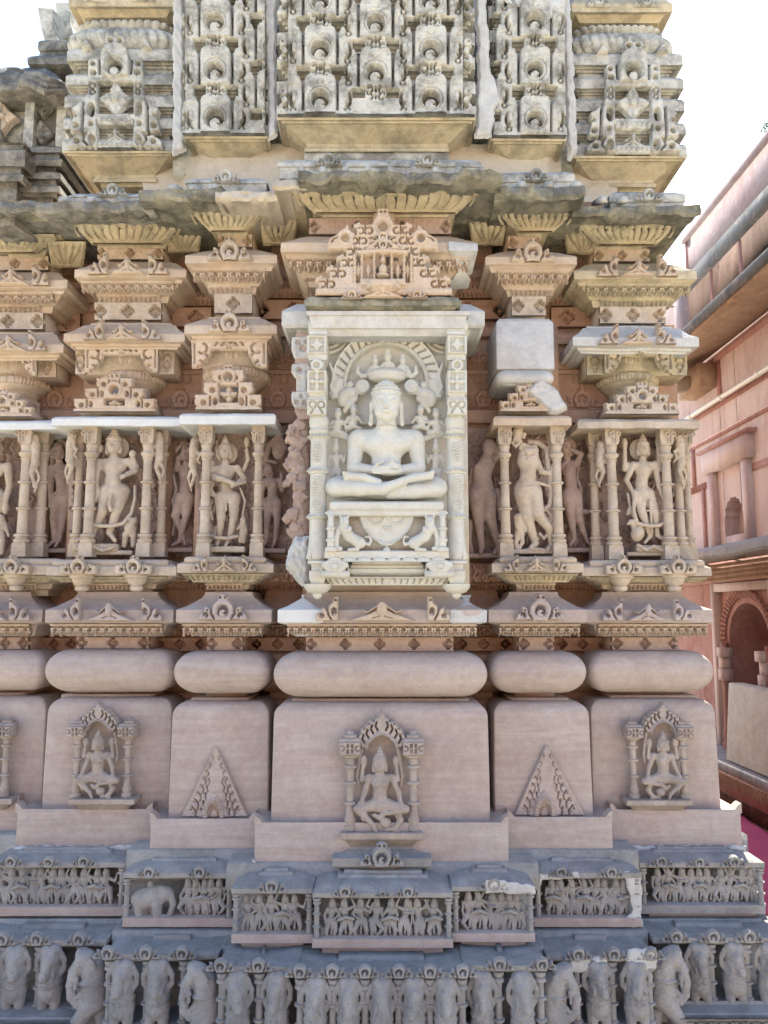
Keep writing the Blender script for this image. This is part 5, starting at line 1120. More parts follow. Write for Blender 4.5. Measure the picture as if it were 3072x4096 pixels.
def fb(S):
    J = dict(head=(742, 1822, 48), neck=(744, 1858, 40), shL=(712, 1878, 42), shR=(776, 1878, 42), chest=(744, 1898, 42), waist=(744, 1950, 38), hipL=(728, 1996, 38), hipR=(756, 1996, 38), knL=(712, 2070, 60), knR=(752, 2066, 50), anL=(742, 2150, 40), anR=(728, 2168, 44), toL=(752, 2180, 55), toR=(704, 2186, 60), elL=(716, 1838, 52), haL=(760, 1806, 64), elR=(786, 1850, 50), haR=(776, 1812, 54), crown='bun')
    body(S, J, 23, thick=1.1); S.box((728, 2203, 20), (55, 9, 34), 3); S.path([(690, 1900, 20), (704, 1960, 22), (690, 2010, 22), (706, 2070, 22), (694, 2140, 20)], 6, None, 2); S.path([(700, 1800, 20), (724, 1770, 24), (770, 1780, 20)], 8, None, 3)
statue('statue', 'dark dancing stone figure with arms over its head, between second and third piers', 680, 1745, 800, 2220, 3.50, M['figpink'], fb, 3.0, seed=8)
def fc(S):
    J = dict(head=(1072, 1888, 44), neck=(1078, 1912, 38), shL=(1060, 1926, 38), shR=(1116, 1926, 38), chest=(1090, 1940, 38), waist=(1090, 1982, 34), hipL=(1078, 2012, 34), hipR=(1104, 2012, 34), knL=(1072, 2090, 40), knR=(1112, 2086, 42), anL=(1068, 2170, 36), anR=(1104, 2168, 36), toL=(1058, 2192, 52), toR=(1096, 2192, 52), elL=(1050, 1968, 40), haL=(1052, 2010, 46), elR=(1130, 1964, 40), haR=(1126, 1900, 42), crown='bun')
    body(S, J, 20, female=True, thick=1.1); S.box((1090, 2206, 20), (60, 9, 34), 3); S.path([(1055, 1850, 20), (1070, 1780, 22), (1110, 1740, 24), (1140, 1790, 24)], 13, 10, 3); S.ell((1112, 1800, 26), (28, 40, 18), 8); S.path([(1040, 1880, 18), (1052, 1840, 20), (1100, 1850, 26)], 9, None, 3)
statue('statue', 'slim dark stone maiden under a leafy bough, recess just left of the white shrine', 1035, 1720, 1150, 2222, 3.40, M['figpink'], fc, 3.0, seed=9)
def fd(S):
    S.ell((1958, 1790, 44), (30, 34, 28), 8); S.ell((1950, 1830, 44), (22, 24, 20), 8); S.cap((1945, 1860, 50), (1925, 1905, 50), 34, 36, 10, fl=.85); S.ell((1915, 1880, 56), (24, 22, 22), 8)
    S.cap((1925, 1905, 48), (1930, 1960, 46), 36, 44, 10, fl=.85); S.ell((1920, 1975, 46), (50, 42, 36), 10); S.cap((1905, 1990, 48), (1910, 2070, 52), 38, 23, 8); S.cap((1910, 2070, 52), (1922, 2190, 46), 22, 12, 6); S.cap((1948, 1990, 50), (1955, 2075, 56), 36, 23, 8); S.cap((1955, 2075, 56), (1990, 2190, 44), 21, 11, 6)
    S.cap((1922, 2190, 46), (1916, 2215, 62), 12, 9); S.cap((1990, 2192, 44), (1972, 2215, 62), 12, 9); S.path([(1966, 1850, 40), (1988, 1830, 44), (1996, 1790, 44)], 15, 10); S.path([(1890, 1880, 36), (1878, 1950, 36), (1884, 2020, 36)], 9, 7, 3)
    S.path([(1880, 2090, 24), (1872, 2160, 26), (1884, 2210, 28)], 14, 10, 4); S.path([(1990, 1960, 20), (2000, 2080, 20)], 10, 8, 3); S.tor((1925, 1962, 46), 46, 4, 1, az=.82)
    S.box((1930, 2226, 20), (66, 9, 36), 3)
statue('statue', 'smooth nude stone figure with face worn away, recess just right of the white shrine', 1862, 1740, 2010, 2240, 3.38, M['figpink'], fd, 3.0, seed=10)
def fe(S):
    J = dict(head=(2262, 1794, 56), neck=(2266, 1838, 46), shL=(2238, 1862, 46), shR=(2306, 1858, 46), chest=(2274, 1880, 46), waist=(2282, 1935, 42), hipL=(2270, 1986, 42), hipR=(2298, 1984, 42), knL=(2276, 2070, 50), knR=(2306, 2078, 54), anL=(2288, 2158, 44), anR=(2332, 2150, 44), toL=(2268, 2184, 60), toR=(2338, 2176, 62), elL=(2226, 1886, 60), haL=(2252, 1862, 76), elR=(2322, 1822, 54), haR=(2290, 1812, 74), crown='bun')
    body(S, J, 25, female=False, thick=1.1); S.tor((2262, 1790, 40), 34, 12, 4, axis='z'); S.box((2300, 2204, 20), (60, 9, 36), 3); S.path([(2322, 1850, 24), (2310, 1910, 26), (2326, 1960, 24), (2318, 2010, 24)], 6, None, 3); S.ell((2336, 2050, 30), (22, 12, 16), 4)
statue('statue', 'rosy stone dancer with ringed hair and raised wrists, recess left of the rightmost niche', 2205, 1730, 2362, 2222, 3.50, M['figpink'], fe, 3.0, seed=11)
def fx(S):
    rs = np.random.RandomState(8)
    S.cap((1206, 1690, 40), (1208, 2260, 40), 30, 36, 12)
    for x, y, r in ((1196, 1700, 30), (1180, 1728, 32), (1166, 1760, 26), (1196, 1776, 36), (1170, 1800, 18), (1184, 1836, 38), (1158, 1862, 32), (1196, 1880, 38), (1172, 1910, 30), (1152, 1938, 20), (1200, 1945, 34), (1204, 1995, 32), (1172, 2060, 34), (1152, 2082, 24), (1196, 2060, 36), (1190, 2115, 34), (1168, 2130, 22), (1198, 2160, 32)):
        for k in range(3): S.box((x+rs.uniform(-9, 9), y+rs.uniform(-9, 9), 44+rs.uniform(-8, 12)), (r*rs.uniform(.5, .8), r*rs.uniform(.4, .75), r*.8), 4, 4, rot=rs.uniform(0, 90))
    S.ell((1178, 1742, 74), (24, 30, 20), 6); S.path([(1165, 1730, 92), (1160, 1748, 96), (1168, 1750, 92)], 5, 4, 3)
    for k in range(14): S.box((rs.uniform(1135, 1220), rs.uniform(1700, 2200), 95), (rs.uniform(6, 26), rs.uniform(3, 7), 14), 2, 2, cut=True, rot=rs.uniform(-60, 60))
    S.rough(2.2, .12, 5); S.rough(1.6, .3, 6)
statue('broken_statue', 'shattered stump of a rosy stone figure against the left edge of the white shrine', 1105, 1640, 1250, 2300, 3.20, M['figpink'], fx, 3.6, cat='statue', seed=12, dmin=-60)
ragged('plaster_smear', [(1180, 2160), (1235, 2150), (1236, 2330), (1215, 2340), (1150, 2260), (1160, 2215)], 3.10, 40, M['plaster'], 77, 5, edge=26, lump=2)
# ---- niche pillars ------------------------------------------------------------------------
def pillar(px, Y, wpx, y0=1705, y1=2226, mat=M['fig'], sides=16, name='niche_pillar', par=None, caps=True):
    sx, sz = scl(1950, Y); w = wpx*sx; P = at(px, y1, Y); H = zof(y0, Y)-P[2]; z = lambda f: H*f
    mb = MB(); c = (P[0], Y, P[2])
    mb.rings([[(c[0]+a*w*q, Y+b*w*q, P[2]+zz) for a, b in ((-1, -1), (1, -1), (1, 1), (-1, 1))] for zz, q in ((0, .96), (z(.095), .90), (z(.105), .8))])
    mb.lathe(c, [(z(.10), w*.85), (z(.112), w*1.02), (z(.128), w*1.04), (z(.140), w*.80), (z(.146), w*.78), (z(.152), w*1.0), (z(.168), w*.98), (z(.176), w*.68),
                 (z(.35), w*.64), (z(.358), w*.92), (z(.368), w*.92), (z(.376), w*.64), (z(.55), w*.60), (z(.556), w*.88), (z(.568), w*.88), (z(.574), w*.60), (z(.73), w*.57), (z(.742), w*.72), (z(.752), w*.62), (z(.77), w*.9), (z(.785), w*.98), (z(.80), w*.70), (z(.82), w*.66), (z(.845), w*.82), (z(.86), w*.7)], sides)
    if caps: mb.rings([[(c[0]+a*w*q, Y+b*w*q, P[2]+zz) for a, b in ((-1, -1), (1, -1), (1, 1), (-1, 1))] for zz, q in ((z(.855), .72), (z(.88), .9), (z(1.0), .95))])
    o = mb.build(name, mat, par or T, smooth=30)
    if caps:
        r = Rel(px-wpx, y0+4, px+wpx, y0+66, 2.2, 0); 
        for q in (-1, 1): r.ring(px+q*wpx*.4, y0+28, wpx*.28, 5, 5, False, 3); r.seg([(px+q*wpx*.15, y0+34), (px+q*wpx*.2, y0+62)], 5, 5)
        orn('scroll_carving', r, Y-w*.95, mat, o)
    return o
for px, Yp, w in ((348, 3.345, 29), (577, 3.345, 29), (302, 3.41, 25), (640, 3.41, 25), (815, 3.225, 29), (1028, 3.225, 28), (83, 3.445, 30), (156, 3.5, 27), (2025, 3.225, 29), (2237, 3.225, 29), (2459, 3.345, 31), (2681, 3.345, 30), (2386, 3.41, 25), (2728, 3.41, 27), (2762, 3.48, 24)):
    pillar(px, Yp, w, y0=1703 if px < 1500 else 1708, y1=2228 if px not in (2459, 2681, 2386, 2728, 2762) else 2240)
# rampant creatures climbing beside the pillars
def rampant(px, y0, y1, Y, q, mat=M['fig'], seed=1):
    def fn(S):
        h = y1-y0; X = lambda t: px+q*t
        S.ell((X(2), y0+h*.10, 30), (17, 22, 16), 5); S.ell((X(14), y0+h*.07, 34), (10, 9, 9), 4); S.cap((X(0), y0+h*.2, 28), (X(-4), y0+h*.5, 28), 20, 15, 6); S.cap((X(-2), y0+h*.5, 28), (X(8), y0+h*.66, 34), 17, 10, 5); S.cap((X(8), y0+h*.66, 34), (X(-6), y0+h*.86, 28), 9, 7, 3)
        S.path([(X(10), y0+h*.26, 34), (X(26), y0+h*.32, 40), (X(20), y0+h*.42, 40)], 8, 5, 3); S.path([(X(12), y0+h*.40, 30), (X(28), y0+h*.48, 36)], 7, 5, 3); S.path([(X(-10), y0+h*.6, 26), (X(-20), y0+h*.72, 24), (X(-6), y0+h*.95, 26)], 7, 4, 3); S.rough(1.4, .2, seed)
    S = Sdf((px-42, y0-10, -5), (px+42, y1+10, 62), 3.0); fn(S)
    return S.obj('rampant_beast', px, y1, Y, mat, T, o=(px, y1))
for px, y0, y1, Y, q in ((288, 1735, 1950, 3.40, 1), (640, 1730, 1950, 3.39, -1), (143, 1735, 1985, 3.48, -1), (2398, 1770, 1960, 3.39, 1), (2718, 1740, 1970, 3.39, -1), (2066, 1720, 1800, 3.26, 1), (778, 1750, 1980, 3.36, 1)):
    rampant(px, y0, y1, Y, q, seed=int(px))
# pendants and scrolls under the wide ledges
for px, Y, k in ((320, 3.27, 'l1'), (540, 3.27, 'l1'), (2490, 3.27, 'r1'), (2706, 3.27, 'r1'), (55, 3.37, 'l0')):
    P = at(px, 2298, Y); mb = MB(); c = (P[0], Y+.03, P[2])
    mb.lathe(c, [(.0, .052), (-.012, .052), (-.018, .042), (-.034, .036), (-.044, .022), (-.05, .028), (-.064, .026), (-.07, .012)], 20); mb.build('pendant', M['fig'], T, smooth=35)
    r = Rel(px-80, 2212, px+80, 2298, 2.2, 0); r.box(px-72, 2262, px+72, 2298, 20); half_moon(r, px, 2266, 29, 24); orn('scroll_ornament', r, Y-.004, M['fig'])
for cx, Y in ((900, 3.15), (2142, 3.15)):
    r = Rel(cx-150, 2212, cx+150, 2288, 2.2, 0); s = 28; corner_scroll(r, cx-70, 2286-s, s, -1, 18); corner_scroll(r, cx+70, 2286-s, s, 1, 18); lotus_peak(r, cx, 2286, 50, 62, 16); orn('scroll_ornament', r, Y+.0, M['fig'])
# ================================================================ THE WHITE MARBLE SHRINE
MS = thing('marble_shrine', 'white marble shrine frame with round-arched canopy, two columns and lion throne', 'shrine', tuple(at(1555, 2330, 3.1)))
mar = M['marble']; mr = M['marblerust']
mb = MB(); block(mb, 1238, 1878, 3.12, [(2336, 0), (1300, 0)], back=.12); MS_b = mb.build('back_slab', mr, MS)
mb = MB(); block(mb, 1222, 1882, 2.96, [(1345, -40), (1318, -22), (1312, -12), (1262, 0), (1260, 8), (1244, 10), (1240, -40)], back=.25, jit=1); crn = mb.build('canopy_cornice', M['ashmarble'], MS, smooth=30)
mb = MB(); block(mb, 1232, 1872, 2.985, [(1318, 0), (1278, 0)], back=.2); mb.build('lintel', M['marble'], MS)
def eavebits(x0, x1, y, Y, n):
    for i in range(n):
        P = at(x0+(x1-x0)*i/(n-1), y, Y); w = .016
        mb = MB(); mb.box(P[0]-w, P[0]+w, Y-.003, Y+.12, P[2]-.004, P[2]+.022); mb.build('roof_batten', M['grey'], MS)
        if i < n-1:
            Q = at(x0+(x1-x0)*(i+.5)/(n-1), y, Y); mb = MB(); mb.box(Q[0]-.034, Q[0]+.034, Y+.012, Y+.12, Q[2]-.004, Q[2]+.012); mb.build('roof_tile', M['grey'], MS)
eavebits(1290, 1775, 1238, 2.965, 5)
# weathered stone eave and the tall lattice pediment above it
sc = thing('lattice_gable', 'tall pierced stone gable with tiny seated figure, crowning the white marble shrine', 'gable', tuple(at(1530, 1190, 2.96)))
mb = MB(); block(mb, 1212, 1850, 2.93, [(1244, -30), (1228, -16), (1222, 0), (1204, 3), (1196, -6), (1190, -6), (1184, -40)], back=.3, jit=5, seed=3); ev = mb.build('weathered_ledge', M['eave'], sc, smooth=40)
r = Rel(1300, 1125, 1740, 1196, 2.3, 0)
for q, cx in ((-1, 1408), (1, 1668)): half_moon(r, cx, 1182, 18, 14, top=False)
lotus_peak(r, 1532, 1192, 80, 55, 16); r.obj('scroll_ornament', 2.928, M['tan'], ev)
mb = MB(); block(mb, 1268, 1802, 2.965, [(1186, 0), (1150, 0), (1148, -12), (1110, -14), (1108, -70), (1030, -74), (1028, -160), (940, -164), (938, -215), (880, -218)], back=.12); gb = mb.build('gable_back', M['tan'], sc)
r = Rel(1255, 842, 1818, 1188, 2.3, 0); c = 1532
r.box(1264, 1164, 1806, 1188, 26, rd=2)
steps = [(1164, 255, 42), (1122, 212, 42), (1080, 170, 44), (1036, 146, 44), (992, 128, 42), (950, 104, 40)]
for i, (yb, w, h) in enumerate(steps):
    r.box(c-w, yb-h, c+w, yb+4, 22, rd=6)
    for q in (-1, 1):
        for k in range(2 if i < 3 else 3):
            x = c+q*(w-16-k*34); r.ring(x, yb-h*.45, 12, 7, 1, True, 3, a0=(60 if q > 0 else -120), a1=(330 if q > 0 else 150)); r.circ(x, yb-h*.38, 5, 16, False, 3)
        r.circ(c+q*(w+4), yb-h+4, 10, 20); r.circ(c+q*(w-8), yb-h-4, 8, 20); r.seg([(c+q*(w-34), yb-h*.9), (c+q*(w-34), yb-h*.1)], 5, 1, True, 3)
r.poly([(c-34, 950), (c-42, 905), (c-22, 868), (c-20, 846), (c+20, 846), (c+22, 868), (c+42, 905), (c+34, 950)], 24); r.circ(c, 918, 20, .5, True, 4); r.ring(c, 918, 28, 4, 20, True)
for q in (-1, 1): r.circ(c+q*8, 858, 5, 6, True, 3)
for q in (-1, 1):
    s = 32; r.circ(c+q*150, 960, 32, 26); r.circ(c+q*148, 964, 17, .5, True, 4); r.circ(c+q*146, 976, 9, 18); r.circ(c+q*205, 985, 14, 22); r.circ(c+q*205, 988, 6, 1, True); r.poly([(c+q*120, 1000), (c+q*135, 925), (c+q*140, 905), (c+q*165, 935), (c+q*215, 965), (c+q*220, 1005)], 20); r.circ(c+q*152, 962, 15, 1, True, 4); r.ring(c+q*178, 985, 26, 6, 1, True, 3, a0=(20 if q > 0 else 90), a1=(100 if q > 0 else 170))
half_moon(r, c, 962, 20, 34, top=False); r.poly([(c-75, 1012), (c-40, 985), (c, 955), (c+40, 985), (c+75, 1012)], 30); half_moon(r, c, 992, 18, 36, top=False)
r.box(c-118, 1030, c+118, 1140, .8, True, 2); r.seg([(c-92, 1026), (c, 1018), (c+92, 1026)], 14, 38); 
for x in (-112, -84, -34, 34, 84, 112):
    r.seg([(c+x, 1032), (c+x, 1140)], 10, 24, False, 3)
    for yy in (1050, 1078, 1104, 1128): r.dome(c+x, yy, 8, 5, 20, 12)
for x in (-98, -59, 59, 98): r.poly([(c+x-9, 1085), (c+x, 1048), (c+x+9, 1085), (c+x, 1128)], 16); r.ring(c+x, 1086, 12, 3, 13)
r.box(c-90, 1130, c+90, 1158, 36, rd=5); r.dome(c, 1052, 11, 14, 20, 20); r.dome(c, 1088, 17, 22, 16, 22); r.dome(c, 1112, 26, 10, 16, 26); r.dome(c, 1040, 6, 6, 22, 12)
r.obj('lattice_face', 2.962, M['tan'], gb, dz=1.2)
mb = MB(); Pc = at(c, 1158, 2.93); mb.lathe((Pc[0], 2.96, Pc[2]), [(-.035, .02), (-.022, .05), (-.006, .07), (.0, .085), (.02, .085)], 6); mb.build('corbel', M['tan'], sc, smooth=20)
# columns
for x, q in ((1268, -1), (1828, 1)):
    Y = 3.0
    sx, sz = scl(2000, Y); w = 37*sx; P = at(x, 2310, Y); z = lambda py: zof(py, Y)
    mb = MB(); cc = (P[0], Y+.02, 0)
    mb.lathe(cc, [(z(2246), w*.95), (z(2230), w*1.15), (z(2205), w*1.12), (z(2170), w*1.0), (z(2140), w*.94), (z(2078), w*.93), (z(2076), w*1.1), (z(2070), w*1.18), (z(2062), w*1.18), (z(2056), w*1.1), (z(2054), w*.93), (z(1896), w*.91), (z(1894), w*1.06), (z(1886), w*1.14), (z(1878), w*1.14), (z(1870), w*1.06), (z(1868), w*.9), (z(1758), w*.88), (z(1756), w*1.0), (z(1750), w*1.08), (z(1742), w*1.0), (z(1738), w*.9), (z(1730), w*1.06), (z(1722), w*1.1), (z(1712), w*.95), (z(1700), w*1.05), (z(1680), w*1.1), (z(1664), w*.95)], 28)
    col = mb.build('column', mar, MS, smooth=35)
    for i in range(3):
        ya, yb = ((1765, 1850), (1900, 2000), (1990, 2050))[i]
        r = Rel(x-30, ya, x+30, yb, 2.2, 0); m = (yb-ya)
        for k in range(int(m/11)):
            yy = ya+6+k*11; ww = 20*(1-abs(k*11/m-.4)*1.1)
            for s in (-1, 1): r.seg([(x, yy+8), (x+s*ww, yy)], 4, 4.5, False, 3)
        r.obj('leaf_carving', Y+.02-w*.90, mar, col, dz=1)
    for yy in (2066, 1882, 1746):
        mbb = MB()
        for k in range(9):
            a = math.pi+math.pi*(k+.5)/9; mbb.lathe((P[0]+math.cos(a)*w*1.14, Y+.02+math.sin(a)*w*1.14, z(yy)), [(-.006, .002), (0, .0075), (.006, .002)], 6)
        mbb.build('bead_row', mar, col, smooth=60)
    mb = MB()      # pointed leaves at the foot
    for k in (-1, 0, 1):
        a = -math.pi/2+k*.9; r0 = w*1.17; t = (math.cos(a), math.sin(a)); s_ = (-t[1], t[0])
        mb.add([(P[0]+t[0]*r0+s_[0]*.018, Y+.02+t[1]*r0+s_[1]*.018, z(2236)), (P[0]+t[0]*r0-s_[0]*.018, Y+.02+t[1]*r0-s_[1]*.018, z(2236)), (P[0]+t[0]*w*1.0, Y+.02+t[1]*w*1.0, z(2165)), (P[0]+t[0]*(r0+.010), Y+.02+t[1]*(r0+.010), z(2225))], [(0, 3, 2), (3, 1, 2), (0, 1, 3)])
    mb.build('base_leaf', mar, col)
    mb = MB(); block(mb, x-37, x+37, Y-.02, [(1664, -3), (1600, 0), (1596, 3), (1590, 3), (1586, -4), (1576, 0), (1572, 3), (1486, 3), (1482, -6), (1444, -6), (1440, 2), (1430, 3), (1350, 3), (1346, -4), (1336, 3), (1326, 3), (1320, -2), (1300, 2)], back=.1); cb = mb.build('carved_shaft_block', mar, MS, smooth=30)
    r = Rel(x-40, 1318, x+40, 1668, 2.1, 0)
    for ya, yb, kk in ((1352, 1410, 0), (1492, 1564, 1)):
        yc = (ya+yb)/2; r.box(x-38, ya-7, x+38, yb+7, 11); r.box(x-29, ya, x+29, yb, .8, True, 2)
        if kk: 
            for a, b in ((0, -1), (0, 1), (1, 0), (-1, 0)): r.dome(x+a*18, yc+b*20, 10 if b else 14, 17 if b else 10, 3, 8)
            r.dome(x, yc, 9, 9, 6, 8)
        else: r.poly([(x-32, yc), (x-12, yc-9), (x, ya-2), (x+12, yc-9), (x+32, yc), (x+12, yc+9), (x, yb+2), (x-12, yc+9)], 9)
    r.circ(x, 1462, 24, 12); r.circ(x, 1464, 12, 2, True, 4)
    r.box(x-37, 1600, x+37, 1660, 9)
    for s in (-1, 1): r.ring(x+s*17, 1620, 13, 6, 1, True, 3); r.seg([(x+s*8, 1630), (x+s*24, 1655)], 6, 1, True, 3)
    r.obj('flower_carving', Y-.022, mar, cb, dz=1.4)
    mb = MB(); block(mb, x-40, x+40, Y-.03, [(2336, -8), (2312, 0), (2284, 0), (2282, -6), (2276, -8), (2256, -6), (2254, 6), (2244, 6), (2242, 0)], back=.14, jit=.8); ft = mb.build('column_foot', mar, MS, smooth=30)
    Pp = at(x, 2336, Y-.01); mb = MB(); mb.lathe((Pp[0], Y+.015, Pp[2]), [(0.0, .052), (-.014, .050), (-.030, .036), (-.036, .018), (-.048, .016), (-.056, .005)], 20); mb.build('pendant', mar, ft, smooth=35)
# arch, its radiating ribs, and corner quarter-rings
r = Rel(1305, 1322, 1788, 1700, 2.2, 5); c = 1545
r.box(1290, 1310, 1800, 1345, 10, bev=14)
yc = 1548
r.ring(c, yc, 186, 62, 38, False, 8, a0=-14, a1=194); r.ring(c, yc, 162, 13, 46, False, 5, a0=-6, a1=186); r.ring(c, yc, 215, 6, 42, False, 6, a0=-8, a1=188)
for k in range(19):
    a = R(8+k*164/18); r.seg([(c+math.cos(a)*176, yc-math.sin(a)*176), (c+math.cos(a-.05)*206, yc-math.sin(a-.05)*206)], 6, 20, True, 5)
for k in range(60):
    a = R(-4+k*188/59); r.seg([(c+math.cos(a)*157, yc-math.sin(a)*157), (c+math.cos(a+.03)*168, yc-math.sin(a+.03)*168)], 2.2, 38, True, 3)
for q in (-1, 1):
    r.dome(c+q*195, 1555, 34, 46, 20, 26); r.dome(c+q*205, 1580, 26, 30, 20, 22); r.path = None
    r.seg([(c+q*222, 1470), (c+q*205, 1520), (c+q*218, 1560), (c+q*196, 1600)], 16, 44, False, 8); r.seg([(c+q*180, 1590), (c+q*215, 1600)], 10, 44, False, 6)
    for rr_, hh_ in ((88, 26), (66, 20)): r.ring(c+q*232, 1330, rr_, 14, hh_, False, 6, a0=(180 if q > 0 else 270), a1=(270 if q > 0 else 360))
    r.dome(c+q*205, 1360, 24, 18, 8, 14)
r.obj('arch', 3.115, mar, MS, dz=1.15)
# heavenly figures in the arch and round the head
def tymp(S):
    S.ell((1548, 1505, 30), (82, 26, 42), 4); S.ell((1548, 1520, 30), (74, 20, 38), 4); S.box((1548, 1535, 24), (30, 26, 20), 4)
    for x, y, u in ((1500, 1448, 15), (1552, 1432, 17), (1612, 1446, 15)):
        S.ell((x, y, 30), (u*.9, u*1.1, u), 3); S.ell((x, y-u*1.1, 28), (u*.7, u*.8, u*.7), 2); S.cap((x-u, y+u*2, 26), (x+u, y+u*2, 26), u*.7, None, 4); S.cap((x, y+u*1.8, 26), (x, y+u*3, 26), u*1.1, u*1.1, 4); S.cap((x-u*1.8, y+u*3.4, 28), (x+u*1.8, y+u*3.4, 28), u*.6, None, 3)
        for q in (-1, 1): S.path([(x+q*u*1.3, y+u*2, 28), (x+q*u*1.8, y+u*2.9, 34), (x+q*u*.5, y+u*2.8, 40)], u*.32, u*.25, 2)
    for q in (-1, 1):
        S.path([(1548+q*80, 1505, 20), (1548+q*100, 1510, 24), (1548+q*118, 1495, 24), (1548+q*116, 1470, 22)], 12, 7, 4)
        cx = 1548+q*128; S.ell((cx-q*30, 1556, 34), (32, 32, 22), 5); S.tor((cx-q*32, 1556, 48), 22, 5, 2, axis='z'); S.ell((cx+q*20, 1580, 30), (34, 26, 22), 8); S.ell((cx+q*48, 1600, 28), (24, 34, 20), 8); S.ell((cx+q*20, 1545, 28), (16, 15, 14), 4)
        S.path([(cx, 1600, 26), (cx+q*25, 1625, 30), (cx+q*40, 1650, 26)], 15, 10, 4)
        for x, y, u in ((cx+q*5, 1648, 17), (cx+q*68, 1664, 18)):
            S.ell((x, y, 34), (u*.9, u*1.1, u), 3); S.ell((x, y-u*.9, 30), (u*.8, u*.6, u*.7), 2); S.cap((x-u*1.1, y+u*1.9, 28), (x+u*1.1, y+u*1.9, 28), u*.7, None, 4); S.cap((x, y+u*2, 28), (x+q*4, y+u*3.4, 28), u*1.1, u*1.0, 4); S.path([(x-u*1.5, y+u*4.2, 28), (x, y+u*3.8, 34), (x+u*1.8, y+u*4.4, 26)], u*.75, u*.5, 3)
            for s in (-1, 1): S.path([(x+s*u*1.3, y+u*1.8, 28), (x+s*u*1.9, y+u*2.9, 34), (x+s*u*.8, y+u*(1.6 if s == -q else 3), 42)], u*.34, u*.26, 2)
        S.path([(cx+q*80, 1740, 20), (cx+q*20, 1760, 22), (cx-q*20, 1745, 22)], 14, 8, 6)
    S.rough(.7, .2, 3)
S = Sdf((1310, 1395, -8), (1785, 1790, 78), 3.0); tymp(S); S.obj('heavenly_figures', 1548, 1790, 3.10, mar, MS, o=(1548, 1790))
# flanking attendants
def attend(cx, q):
    S = Sdf((cx-52, 1755, -8), (cx+52, 1945, 70), 2.8)
    J = dict(head=(cx, 1798, 34), neck=(cx, 1816, 28), shL=(cx-21, 1830, 28), shR=(cx+21, 1830, 28), chest=(cx, 1840, 28), waist=(cx-q*3, 1868, 27), hipL=(cx-13, 1890, 27), hipR=(cx+12, 1890, 27), knL=(cx-14, 1925, 30), knR=(cx+11, 1925, 30), anL=(cx-13, 1950, 28), anR=(cx+10, 1950, 28), toL=(cx-15, 1958, 36), toR=(cx+12, 1958, 36), elL=(cx-32, 1856, 28), haL=(cx-(28 if q < 0 else 38), (1880 if q < 0 else 1828), 34), elR=(cx+32, 1856, 28), haR=(cx+(28 if q > 0 else 38), (1880 if q > 0 else 1828), 34))
    body(S, J, 14); S.rough(.4, .2, 3); S.ell((cx, 1770, 32), (9, 14, 9), 3); return S.obj('attendant_figure', cx, 1945, 3.10, mar, MS, o=(cx, 1945))
attend(1345, -1); attend(1742, 1)
# throne: slab, lions, posts, cloth, base
mb = MB(); block(mb, 1318, 1776, 2.935, [(2042, -8), (2034, 0), (2012, 0), (2006, -6)], back=.2, rnd=4, jit=.5); thr = mb.build('throne_slab', mar, MS, smooth=35)
mb = MB(); block(mb, 1330, 1764, 2.985, [(2205, 0), (2042, 0)], back=.14); mb.build('throne_core', mr, thr)
mb = MB(); P0 = at(1300, 2052, 2.955); P1 = at(1792, 2052, 2.955); mb.tube([(P0[0], 2.955, P0[2]), (P0[0]+.02, 2.955, P0[2]), (P1[0]-.02, 2.955, P1[2]), (P1[0], 2.955, P1[2])], [.003, .014, .014, .003], 10); mb.build('throne_rail', mar, thr, smooth=50)
for x in (1323, 1771):
    P = at(x, 2206, 2.945); mb = MB(); mb.lathe((P[0], 2.945, P[2]), [(0, .022), (.014, .022), (.018, .014), (.035, .014), (.038, .018), (.046, .018), (.048, .013), (.078, .013), (.08, .018), (.088, .018), (.09, .012), (.128, .011), (.132, .014), (.15, .006)], 12); mb.build('throne_post', mar, thr, smooth=30)
def lion(q):
    cx = 1548
    S = Sdf((cx+(q*(-235) if q < 0 else 60)-0, 2050, -8), (cx+(235 if q > 0 else -60), 2215, 75), 2.8) if q > 0 else Sdf((cx-235, 2050, -8), (cx-55, 2215, 75), 2.8)
    X = lambda t: cx+q*t
    S.ell((X(170), 2090, 44), (19, 22, 18), 4)
    for s in (-1, 1): S.cap((X(170)+s*14, 2072, 42), (X(170)+s*20, 2056, 40), 7, 3, 2); S.ell((X(170)+s*7, 2086, 61), (5, 3.5, 3), 1, True); S.path([(X(170)+s*4, 2080, 60), (X(170)+s*14, 2078, 57)], 2, 1.5, 1)
    S.path([(X(170), 2086, 60), (X(170), 2096, 64)], 3, 4, 2); S.cap((X(170)-6, 2102, 58), (X(170)+6, 2102, 58), 2.5, None, 1); S.tor((X(170), 2114, 38), 16, 7, 2)
    S.cap((X(172), 2112, 36), (X(150), 2150, 34), 22, 22, 6); S.cap((X(150), 2150, 34), (X(112), 2172, 34), 21, 24, 6); S.ell((X(108), 2176, 36), (24, 22, 20), 5)
    S.path([(X(190), 2120, 38), (X(202), 2160, 40), (X(198), 2196, 40), (X(184), 2198, 46)], 12, 9, 4); S.path([(X(176), 2126, 48), (X(150), 2130, 56), (X(146), 2118, 58)], 9, 7, 3)
    S.path([(X(110), 2180, 40), (X(118), 2200, 42), (X(150), 2203, 46)], 10, 7, 3); S.path([(X(96), 2170, 30), (X(72), 2182, 30), (X(62), 2165, 30), (X(72), 2148, 30), (X(86), 2152, 30)], 7, 4, 2)
    S.rough(.4, .25, 2); return S.obj('lion', X(150), 2208, 2.985, mar, thr, o=(X(150), 2208))
lion(-1); lion(1)
r = Rel(1428, 2040, 1668, 2222, 2.1, 0); c = 1547
